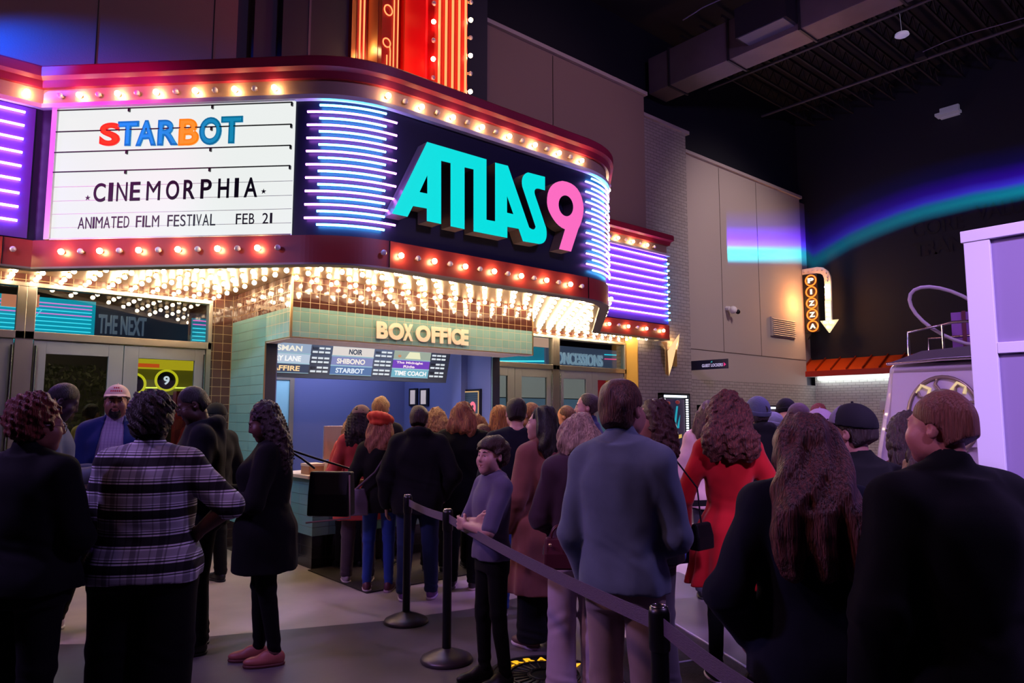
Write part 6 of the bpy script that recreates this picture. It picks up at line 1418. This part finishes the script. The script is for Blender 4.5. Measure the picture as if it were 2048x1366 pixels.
        G.disp(lambda X, Y, Z: .0035*wn(X, Y, Z, 1, 1, 1.5)+.003*np.exp(-((Z-.27*H)/.07)**2)*np.sin(Z*70+Y*45+5*wn(X, Y, Z))+.004*np.exp(-((Z-.07*H)/.05)**2)*np.sin(Z*110+X*30+4*wn(X, Y, Z)))
        part(vmesh(b_['name'], G, b_['mat'] or cloth(b_['col']), root, warp))
    if shoes:
        sc_, so_ = (shoes if isinstance(shoes, tuple) else (shoes, '0c0c0e')); mS = M('shoe_'+sc_, sc_, .5); mO = M('sole_'+so_, so_, .6)
        for (hip, kn, ank, ft), sd in zip(legs, (1, -1)):
            gc = .008; a = math.radians(-sd*footang); dx, dy = math.sin(-a), math.cos(a); G = Vol(axis(ft[0]-.12, ft[0]+.12, gc, gc, []), axis(ft[1]-.13, ft[1]+.24, gc, gc, []), axis(-.01, .14, gc*.6, gc*.6, []))
            def fp(u, v, z_): return (ft[0]+dx*u+dy*v, ft[1]+dy*u-dx*v, z_)
            Rz = rotm(math.degrees(-a)*-1 if 0 else math.degrees(a)*1, 0, 0)
            G.ell(fp(-.045, 0, .045), (.036*s, .05*s, .05), .02); G.ell(fp(.07, .0, .036), (.044*s, .10*s, .034), .04); G.ell(fp(.0, 0, .06), (.036*s, .07*s, .045), .03); X, Y, Z = G.x[:, None, None], G.y[None, :, None], G.z[None, None, :]; G.F = np.maximum(G.F, np.maximum(.016-Z+0*X+0*Y, Z-.105+0*X+0*Y).astype(np.float32))
            o = vmesh('shoe', G, mS, root)
            G = Vol(axis(ft[0]-.12, ft[0]+.12, gc, gc, []), axis(ft[1]-.13, ft[1]+.24, gc, gc, []), axis(-.006, .04, .004, .004, [])); G.ell(fp(-.045, 0, .02), (.042*s, .052*s, .07), .02); G.ell(fp(.07, 0, .02), (.049*s, .102*s, .06), .05); X, Y, Z = G.x[:, None, None], G.y[None, :, None], G.z[None, None, :]; G.F = np.maximum(G.F, np.maximum(.001-Z+0*X+0*Y, Z-.022+0*X+0*Y).astype(np.float32)); vmesh('sole', G, mO, o)
    return root, J, warp, H
# ------------------------------------------------------------------ the crowd
T = dict
PP = {}
def P(key, *a, **k): PP[key] = person(*a, **k); return PP[key]
jeans = '2a4a86'
# group at the left
P('p1', 'person with curly auburn hair, glasses and black jacket at the left edge', 70, 3.3, 1.70, -14, (-34, -4, 0), '8a5a4c', ('curly', '5a2018', '8a3a2c'), [T(name='jacket', col='0d0e16', e=.028, hem=.49, sleeve=.97, neck='collar')], T(kind='straight', col='0c0c12'), ('c8b8c4', 'e8e0e8'), ('front', 'down2'), 1.3, res=3, glasses=True, sex='f')
P('p2', 'tall person in grey-blue hoodie with shaved head bending over, behind the curly auburn hair', 78, 5.0, 1.86, -60, (0, -22, 0), '3c2830', ('buzz', '1a1218'), [T(name='hoodie', col='4a5474', e=.03, hem=.48, sleeve=.95, neck='hood')], T(kind='straight', col='14141c'), ('d8c4d0', 'e8e4ea'), ('phone', 'phone'), 1.2, (0, .12), res=2)
P('p3', 'bearded person in white cap, open navy jacket and lilac checked shirt facing the camera', 232, 5.7, 1.86, 200, (4, 2, 0), '9a6a56', ('buzz', '1a110e'), [T(name='shirt', mat=checks('b7a8c6', '8a78a0'), e=.014, hem=.47, sleeve=.98, neck='collar'), T(name='jacket', col='1b2d6a', e=.03, hem=.46, sleeve=.6, neck='collar', openf=.15)], T(kind='straight', col='0d0d12'), ('b8a8c0', 'e8e4ea'), ('front', 'down'), 1.12, res=3, face_detail=True, beard='1c120e', hat=('cap', 'e6cbb4', 'cream cap with red lettering', 'd0303c'), feet=((.30, .10), (.10, 0)), footang=30)
P('p4', 'person in black and white plaid shirt and wide black trousers, seen from behind', 305, 3.6, 1.72, 6, (12, 0, 0), '5a3a32', ('curly', '120c0e', '2a1a1a'), [T(name='plaid_shirt', mat=plaid(), e=.022, hem=.475, sleeve=.56, neck='collar', lab='black and white plaid shirt')], T(kind='verywide', col='08080c'), '101010', ('akimbo2', 'front'), 1.5, res=3, sex='f')
P('p5', 'tall person in black jacket and glasses looking down, right of the plaid shirt', 412, 5.05, 1.83, 118, (0, -24, 0), '4a3028', ('buzz', '141012'), [T(name='jacket', col='12131d', e=.032, hem=.47, sleeve=.97, neck='hood')], T(kind='straight', col='0b0b10'), ('101014', '08080a'), ('phone', 'phone'), 1.15, (0, .06), res=2, glasses=True, face_detail=True)
P('p6', 'person in black cap half hidden against the dark tiles', 432, 7.0, 1.73, 60, (0, 0, 0), '8a6250', ('short', '1a1210'), [T(name='jacket', col='14141a', e=.03, hem=.47, sleeve=.97, neck='collar')], T(col='101014'), '101010', res=1, hat=('cap', '16161c'))
r7 = P('p7', 'person with long curly hair in a black dress looking at a phone', 540, 4.8, 1.70, 104, (4, -22, 0), '5c3a36', ('curlylong', '2a1214', '6a2a26', .36, .10), [T(name='dress', col='0b0b10', e=.018, hem=.36, sleeve=.95, flare=.015, flz=.56)], T(kind='legging', col='08080c'), ('a0584e', '5a2a28'), ('phone', 'phone'), 1.42, res=3, sex='f', face_detail=True, feet=((.06, .05), (.07, -.06)))
# queue in front of the counter
P('q1', 'person in long coral coat with patterned head scarf and dark hair at the counter', 722, 7.05, 1.70, 12, (-10, 0, 0), 'c09080', ('curlylong', '120c0c', '2a1818', .26), [T(name='coat', col='c2453c', e=.026, hem=.36, sleeve=.97, flare=.06, neck='collar')], T(kind='straight', col='4a3c44'), ('c0b0b0', 'd0c0c0'), ('down', 'down'), 1.0, res=2, sex='f', hat=('scarf', '7a6258'))
P('q2', 'tall blond person behind the head scarf at the counter', 762, 7.75, 1.82, -10, (0, 0, 0), 'c09a84', ('short', '9a7040', 'c89a58'), [T(name='jacket', col='1a1a20', e=.026, hem=.47, sleeve=.97, neck='collar')], T(col='14141a'), '101010', res=1)
P('q2b', 'fair-haired person mostly hidden left of the patterned head scarf', 706, 7.7, 1.61, 30, (0, 0, 0), 'd0a890', ('bob', '8a6040', 'b88a58'), [T(name='coat', col='b8433a', e=.02, hem=.45, sleeve=.97)], T(col='14141a'), '101010', res=1, sex='f')
P('q3', 'person in orange beret with long strawberry hair and olive jacket at the counter', 762, 6.7, 1.63, 4, (-8, 0, 0), 'c89a84', ('long', '8a4a2c', 'c8805a', .24), [T(name='jacket', col='25221e', e=.034, hem=.44, sleeve=.62, neck='collar')], T(kind='slim', col='24408c'), ('5a2a38', 'c0a8b0'), ('bag', 'bag'), 1.0, res=2, sex='f', hat=('beret', 'd04426'))
P('q4', 'person in black hooded jacket and jeans in the middle of the counter queue', 838, 6.4, 1.71, 3, (0, 0, 0), 'a07860', ('fade', '2a1a12', '4a3020'), [T(name='hooded_jacket', col='17141a', e=.036, hem=.44, sleeve=.97, neck='hood')], T(kind='straight', col='1b2c54'), ('7a50a0', 'c8b8d8'), ('pocket', 'down'), 1.22, res=2, feet=((.13, .05), (.12, 0)))
P('q5', 'person with curly blond hair right of the hooded jacket', 874, 7.5, 1.69, -15, (0, 0, 0), 'c89a84', ('curlylong', '9a6a34', 'd0a060', .14), [T(name='coat', col='14161c', e=.026, hem=.44, sleeve=.97)], T(col='101014'), '101010', res=1, sex='f')
P('q6', 'person with shoulder-length copper hair and black coat in the counter queue', 927, 6.8, 1.74, -8, (-12, 0, 0), 'c89a84', ('bob', '7a4424', 'b87040', .18), [T(name='coat', col='0e0e13', e=.034, hem=.42, sleeve=.97, neck='collar')], T(kind='straight', col='14161e'), ('2a2226', 'b8a8a0'), ('pocket', 'pocket'), 1.2, res=2)
P('q6b', 'person with brown hair partly hidden right of the copper-haired one', 952, 7.7, 1.63, 10, (0, 0, 0), 'c89a84', ('bob', '6a4024', 'a87040', .15), [T(name='coat', col='16141a', e=.026, hem=.44, sleeve=.97)], T(col='101014'), '101010', res=1, sex='f')
P('q6c', 'short child with pinned-back hair behind the boy with crossed arms', 967, 7.3, 1.53, -30, (0, 0, 0), 'c89a84', ('bun', '4a3020', '8a6040'), [T(name='jumper', col='3a2a30', e=.02, hem=.46, sleeve=.97)], T(col='101014'), '101010', res=1, sex='f')
P('q7', 'person with long ginger hair behind the navy T-shirt', 1000, 7.4, 1.72, 15, (0, 0, 0), 'c89a84', ('long', '8a5420', 'd08a38', .34), [T(name='coat', col='2a2018', e=.026, hem=.44, sleeve=.97)], T(col='101014'), '101010', res=1, sex='f')
P('q8', 'person with short dark hair in navy T-shirt and jeans in the queue', 1032, 5.9, 1.77, 10, (-4, 0, 0), 'c09480', ('fade', '1c120e', '3a241a'), [T(name='tshirt', col='191c2c', e=.02, hem=.45, sleeve=.5)], T(kind='straight', col='23448c'), ('4a4650', '8a8088'), ('front', 'down2'), 1.15, res=2, feet=((.12, .02), (.12, .02)))
P('q8b', 'person in glasses partly hidden right of the navy T-shirt', 1060, 7.6, 1.75, 60, (0, 0, 0), 'c89a7a', ('short', '6a3a1c', 'a06030'), [T(name='coat', col='141216', e=.026, hem=.44, sleeve=.97, neck='collar')], T(col='101014'), '101010', res=1, glasses=True)
P('boy', 'boy in grey T-shirt with crossed arms and fluffy brown hair', 985, 4.42, 1.485, 118, (14, 3, 0), 'b88a84', ('mop', '3c2018', '6a4030'), [T(name='tshirt', col='5a5470', e=.016, hem=.505, sleeve=.46, fitted=1)], T(kind='slim', col='101014', hem=.055), '0c0c10', ('crossed', 'crossed2'), .9, res=3, face_detail=True, feet=((.09, .04), (.10, -.02)))
P('q10', 'person in long brown coat with straight dark hair, face in profile', 1084, 5.15, 1.68, 42, (38, 4, 0), 'c0968c', ('long', '140d0e', '2a1a1a', .22), [T(name='long_coat', col='7c4a44', e=.034, hem=.235, sleeve=.97, flare=.05, neck='collar', pleat=.008)], T(kind='wide', col='0d0f1c'), ('5a4040', 'c8b8c8'), ('down2', 'down2'), 1.12, res=3, sex='f', face_detail=True)
P('q11', 'person with short greying hair in navy jacket looking left behind the blonde', 1176, 6.7, 1.83, 72, (12, 0, 0), 'b8877c', ('fade', '3a2420', '5a4038'), [T(name='jacket', col='1c2448', e=.028, hem=.46, sleeve=.97, neck='collar')], T(col='14141a'), '101010', res=2, face_detail=True)
P('q11b', 'person far back before the right doors, between the long dark hair and the blonde', 1131, 8.4, 1.73, 75, (0, 0, 0), 'c88a58', ('short', '4a3018', '8a5a2c'), [T(name='coat', col='1a1412', e=.026, hem=.44, sleeve=.97)], T(col='101014'), '101010', res=1)
r12 = P('q12', 'person with messy blonde hair in purple corduroy jacket and cream wide trousers', 1152, 4.2, 1.62, 12, (-25, -18, 6), 'c09a8c', ('bob', '9a7a6c', 'd8b8a0', .12), [T(name='corduroy_jacket', col='3c2636', e=.034, hem=.50, sleeve=.97, neck='collar')], T(kind='flare', col='bca8b8', waist=.61, hem=.035), ('c8b8b4', 'd8d0cc'), ('bag', 'front'), 1.0, res=3, sex='f')
P('q13', 'tall person in blue-grey jumper and khaki trousers with straight brown hair', 1243, 3.08, 1.775, -34, (-6, 0, 0), 'a87468', ('short', '4a2a22', '7a4a3a'), [T(name='jumper', col='5c6a7c', e=.030, hem=.50, sleeve=.98, neck='turtle')], T(kind='straight', col='94807c'), ('3a2a2a', '1a1416'), ('front', 'down2'), .94, res=3)
r14 = P('q14', 'smiling person with curly auburn hair and black turtleneck behind the blue-grey jumper', 1309, 4.1, 1.70, 62, (22, -4, 0), 'b88078', ('curlylong', '4a201c', '8a4438', .22), [T(name='turtleneck', col='0d0d11', e=.022, hem=.47, sleeve=.97, neck='turtle')], T(kind='straight', col='4a424e'), '0c0c10', ('down2', 'down2'), .95, res=3, sex='f', face_detail=True)
r15 = P('q15', 'person in red knitted dress with dark curly hair and black tights', 1454, 4.45, 1.765, -10, (0, 0, 0), '8a5a4c', ('curlylong', '2c1418', '7a3a30', .28, .11), [T(name='red_dress', col='b00c16', e=.018, hem=.335, sleeve=.97, flare=.09, flz=.60, pleat=.016, lab='red pleated dress')], T(kind='legging', col='09090c'), ('1a1216', 'd8c8d8'), ('side', 'side'), .9, res=3, sex='f', footang=14, headscale=.92)
P('q16', 'person with very long brown wavy hair and dark navy jacket in the right foreground', 1606, 2.5, 1.625, -8, (0, 0, 0), '9a6a60', ('long', '2a1416', '7a4038', .40, .14), [T(name='jacket', col='171c30', e=.036, hem=.455, sleeve=.97, neck='collar')], T(kind='straight', col='3a3446'), '101010', ('pocket', 'pocket'), 1.12, res=3, sex='f')
P('q17', 'person in black and grey cap and black jacket right of the long brown hair', 1706, 3.1, 1.66, 22, (16, 0, 0), '8a5a54', ('fade', '2a1614'), [T(name='jacket', col='0e0d12', e=.036, hem=.46, sleeve=.97, neck='collar')], T(col='0c0c10'), '101010', ('pocket', 'pocket'), 1.25, res=3, hat=('cap', '19161f', 'dark cap', None, '5c4e66'), headscale=.93, beard='3a201a')
P('q18', 'person with cropped reddish hair and black coat at the right, in front of the van', 1885, 2.2, 1.70, 14, (20, 0, 0), 'b8756a', ('fade', '8a4c3a', 'c08068'), [T(name='coat', col='0b0c10', e=.040, hem=.50, sleeve=.98, neck='collar')], T(kind='straight', col='1f3c74', waist=.6), '101010', ('side', 'down'), 1.25, res=3, face_detail=True, headscale=.92)
P('q19', 'person with dark curly hair in dark red top just left of the cropped reddish head', 1812, 3.7, 1.63, 10, (0, 0, 0), '7a4a40', ('curlylong', '1e0f12', '3a1c1c', .20), [T(name='red_top', col='7a1424', e=.02, hem=.47, sleeve=.97)], T(col='101014'), '101010', res=2, sex='f')
P('q20', 'person in blue denim jacket mostly hidden behind the black coat at right', 1850, 2.95, 1.52, 20, (0, 0, 0), '8a5a50', ('bob', '2a1814', '4a2a20', .12), [T(name='denim_jacket', col='3c5c94', e=.034, hem=.47, sleeve=.97, neck='collar')], T(col='101014'), '101010', res=2, sex='f')
# distant group by the poster cases
P('r1', 'person in pale pink padded jacket behind the left shoulder of the red dress', 1420, 6.4, 1.74, -20, (0, 0, 0), 'b89080', ('long', '3a2020', '6a4040', .2), [T(name='padded_jacket', col='d8b0b0', e=.05, hem=.46, sleeve=.97, neck='collar')], T(col='3a3a44'), '101010', res=2, sex='f')
P('r2', 'person in blue-grey beanie and black jacket right of the red dress', 1516, 6.2, 1.76, 10, (0, 0, 0), 'a07868', ('short', '2a1a16'), [T(name='jacket', col='18171d', e=.036, hem=.46, sleeve=.97, neck='hood')], T(col='101014'), '101010', ('down', 'down'), 1.1, res=2, hat=('beanie', '4a5068'))
P('r3', 'person in purple beanie behind the grey beanie', 1532, 7.8, 1.66, -60, (0, 0, 0), 'b89080', ('short', '2a1a16'), [T(name='jacket', col='2a2a34', e=.03, hem=.46, sleeve=.97)], T(col='101014'), '101010', res=1, hat=('beanie', '5c3a4c'))
P('r4', 'short person in ribbed grey beanie looking left among the far group', 1545, 6.9, 1.63, 95, (15, 0, 0), 'd09070', ('short', '2a1a16'), [T(name='coat', col='5a6470', e=.03, hem=.46, sleeve=.97)], T(col='101014'), '101010', res=1, sex='f', hat=('beanie', '6a6e7a'))
P('r5', 'person in black beanie and pale striped scarf among the far group', 1573, 7.3, 1.77, 170, (0, 0, 0), 'd09a88', ('short', '2a1a16'), [T(name='striped_jumper', mat=checks('d8c8cc', '8a707c', .05), e=.03, hem=.46, sleeve=.97, neck='turtle')], T(col='101014'), '101010', res=1, hat=('beanie', '14121a'))
P('r6', 'person in brown knitted hat behind the top of the long brown hair', 1597, 6.6, 1.71, 5, (0, 0, 0), 'b08070', ('short', '2a1a16'), [T(name='coat', col='2c2830', e=.03, hem=.46, sleeve=.97)], T(col='101014'), '101010', res=1, hat=('beanie', '4a343e'))
P('r7', 'person with short red hair farthest back before the roller shutter', 1636, 9.0, 1.77, 20, (0, 0, 0), 'd0a090', ('short', '6a2018', '8a3020'), [T(name='coat', col='2c2830', e=.03, hem=.46, sleeve=.97)], T(col='101014'), '101010', res=1)
P('r8', 'person in pale lilac cap left of the black and grey cap', 1640, 5.6, 1.66, 80, (0, 0, 0), 'b08070', ('short', '2a1a16'), [T(name='coat', col='4a4250', e=.03, hem=.46, sleeve=.97)], T(col='101014'), '101010', res=1, hat=('cap', '9a8098'))
P('l1', 'person in pale yellow T-shirt inside the lobby, seen through the left door', 183, 8.9, 1.77, -10, (0, 0, 0), 'a87850', ('fade', '2a1a12'), [T(name='tshirt', col='d8c080', e=.02, hem=.46, sleeve=.45)], T(col='1a1a1e'), '101010', res=1)
# ------------------------------------------------------------------ things they carry
def wpt(rec, p):
    root, J, warp, H = rec; q = warp(np.array([p], float))[0]; a = root.rotation_euler.z; c_, s_ = math.cos(a), math.sin(a)
    return np.array((root.location.x+q[0]*c_-q[1]*s_, root.location.y+q[0]*s_+q[1]*c_, q[2]))
def flatbag(name, label, cat, c, w, h, d, yaw, col, taper=.85, handle=None, hm=None, clasp=None):
    c = np.array(c); u = np.array((math.cos(yaw), math.sin(yaw), 0)); n = np.array((-math.sin(yaw), math.cos(yaw), 0)); t = thing(name, label, cat, tuple(c-(0, 0, h/2)))
    bmx = cloth(col, .5); m = MB(); v = []
    for z_, ww, dd in ((0, w/2, d/2), (.5, w/2*.97, d/2), (1, w/2*taper, d/2*.5)):
        for i, j in ((-1, -1), (1, -1), (1, 1), (-1, 1)): v.append(c+u*ww*i+n*dd*j+np.array((0, 0, (z_-.5)*h)))
    fs = [(3, 2, 1, 0), (8, 9, 10, 11)]+[(r*4+i, r*4+(i+1) % 4, (r+1)*4+(i+1) % 4, (r+1)*4+i) for r in (0, 1) for i in range(4)]
    m.add(v, fs); m.build('bag_body', bmx, t, bevel=.012)
    if handle is not None:
        for s_ in (-1, 1):
            pts = [c+n*s_*d*.25+u*w*.25*math.cos(a)*1.0+np.array((0, 0, h/2+handle*math.sin(a))) for a in [PI*k/12 for k in range(13)]]
            m = MB(); m.tube(pts, .006, 6); m.build('handle', hm or bmx, t)
    if clasp:
        for i in (-1, 1): m = MB(); m.ball(c+u*w*.3*i-n*(d/2+.004)+np.array((0, 0, h*.3)), .01, 0, 8, 6); m.build('metal_stud', clasp, t)
    return t
def strap(par, pts, r, mat): m = MB(); m.tube(pts, r, 6); return m.build('strap', mat, par)
# tote of the person in the black dress
c7 = wpt(r7, (.05, -.42, 1.08)); 
tb = flatbag('tote_bag', 'large black tote bag hanging behind the person in the black dress', 'bag', c7, .30, .30, .14, math.atan2(RT[1], RT[0])-.15, '0a0a10', 1.0)
sh7 = wpt(r7, (.12, -.10, 1.36))
for k in (-1, 1): strap(tb, [c7+np.array((RT[0]*.12*k, RT[1]*.12*k, .17)), (c7+sh7)/2+np.array((RT[0]*.05*k, RT[1]*.05*k, .10)), sh7+np.array((0, 0, .03))], .008, mt['black'])
m = MB(); e0 = c7+np.array((RT[0]*.15, RT[1]*.15, -.15)); m.tube([c7+np.array((RT[0]*.14, RT[1]*.14, .14))-FW*.08, e0-FW*.08, e0-FW*.08-np.array((RT[0]*.30, RT[1]*.30, .03))], .006, 6); m.build('bag_edge', M('pale_edge', '8a7070', .4), tb)
def phone_at(rec, side, lab):
    root, J, warp, H = rec; b, w_ = J[side][1], J[side][2]; d = (w_-b)/np.linalg.norm(w_-b); p = wpt(rec, w_+d*.12+np.array((0, 0, .025))); a = root.rotation_euler.z; dd = np.array((d[0]*math.cos(a)-d[1]*math.sin(a), d[0]*math.sin(a)+d[1]*math.cos(a), .25)); dd /= np.linalg.norm(dd); sd = np.cross(dd, (0, 0, 1)); sd /= np.linalg.norm(sd); up_ = np.cross(sd, dd)
    t = thing('mobile_phone', lab, 'phone', tuple(p)); m = MB(); m.obox(p, dd*.072, sd*.036, up_*.004); m.build('phone_body', mt['black'], t, bevel=.002); m = MB(); m.obox(p+up_*.005, dd*.066, sd*.032, up_*.0008); m.build('phone_screen', glow('phone_glow', '30304a', .6), t)
phone_at(r7, 'L', 'mobile phone held by the person in the black dress')
phone_at(PP['p5'], 'R', 'mobile phone held by the person in black jacket and glasses')
m = MB(); w7 = r7[1]['L'][2]; cw_ = wpt(r7, w7); d7 = wpt(r7, w7+(r7[1]['L'][1]-w7)*.1)-cw_; d7 /= np.linalg.norm(d7); u7 = np.cross(d7, (0, 0, 1)); u7 /= np.linalg.norm(u7); v7 = np.cross(d7, u7)
m.tube([cw_+d7*.03+.036*(u7*math.cos(a)+v7*math.sin(a)) for a in [2*PI*k/20 for k in range(21)]], .005, 6); tag(m.build('wristwatch', M('watch_silver', 'a89aa8', .25, metal=.9)), 'silver wristwatch on the wrist of the person in the black dress', 'watch')
# burgundy handbag of the blonde
c12 = wpt(r12, (-.17, -.21, .865)); bm_ = M('burgundy_leather', '4a1220', .35)
hb = flatbag('handbag', 'burgundy leather handbag hanging at the hip of the blonde in corduroy', 'bag', c12, .17, .17, .09, math.atan2(RT[1], RT[0]), '4a1424', .9, .06, bm_, mt['brass'])
strap(hb, [c12+np.array((RT[0]*.07, RT[1]*.07, .085)), wpt(r12, (-.02, -.20, 1.15)), wpt(r12, (-.03, -.16, 1.30)), wpt(r12, (-.06, -.05, 1.375))], .009, bm_)
m = MB(); m.obox(wpt(r12, (-.02, -.215, 1.12)), RT*.012, np.array((0, 0, .014)), FW*.003); m.build('strap_buckle', mt['brass'], hb)
# blue purse of the red dress
c15 = wpt(r15, (-.30, .06, .80)); bp = flatbag('purse', 'small blue purse hanging beside the red dress', 'bag', c15, .13, .22, .08, math.atan2(RT[1], RT[0])+.5, '5a6ac0', .55)
strap(bp, [c15+np.array((0, 0, .1)), wpt(r15, (-.27, .10, .97)), wpt(r15, (-.26, .0, 1.0))], .006, mt['brass'])
# crossbody bag of the turtleneck
c14 = wpt(r14, (.14, -.22, .93)); cb = flatbag('crossbody_bag', 'black crossbody bag on a thin strap behind the person in the black turtleneck', 'bag', c14, .16, .15, .07, 0, '0c0c10', .9)
strap(cb, [c14+np.array((0, 0, .07)), wpt(r14, (.15, -.20, 1.2)), wpt(r14, (.10, -.06, 1.40))], .005, mt['black'])
# grey bag of the beret person
rq = PP['q3']; c3 = wpt(rq, (-.2, -.17, .83)); gb = flatbag('shoulder_bag', 'grey fabric shoulder bag of the person in the orange beret', 'bag', c3, .24, .24, .07, math.atan2(RT[1], RT[0])+.3, '6a5a64', .7)
strap(gb, [c3+np.array((0, 0, .11)), wpt(rq, (-.02, -.19, 1.1)), wpt(rq, (.12, -.12, 1.34))], .012, cloth('5a4a54'))
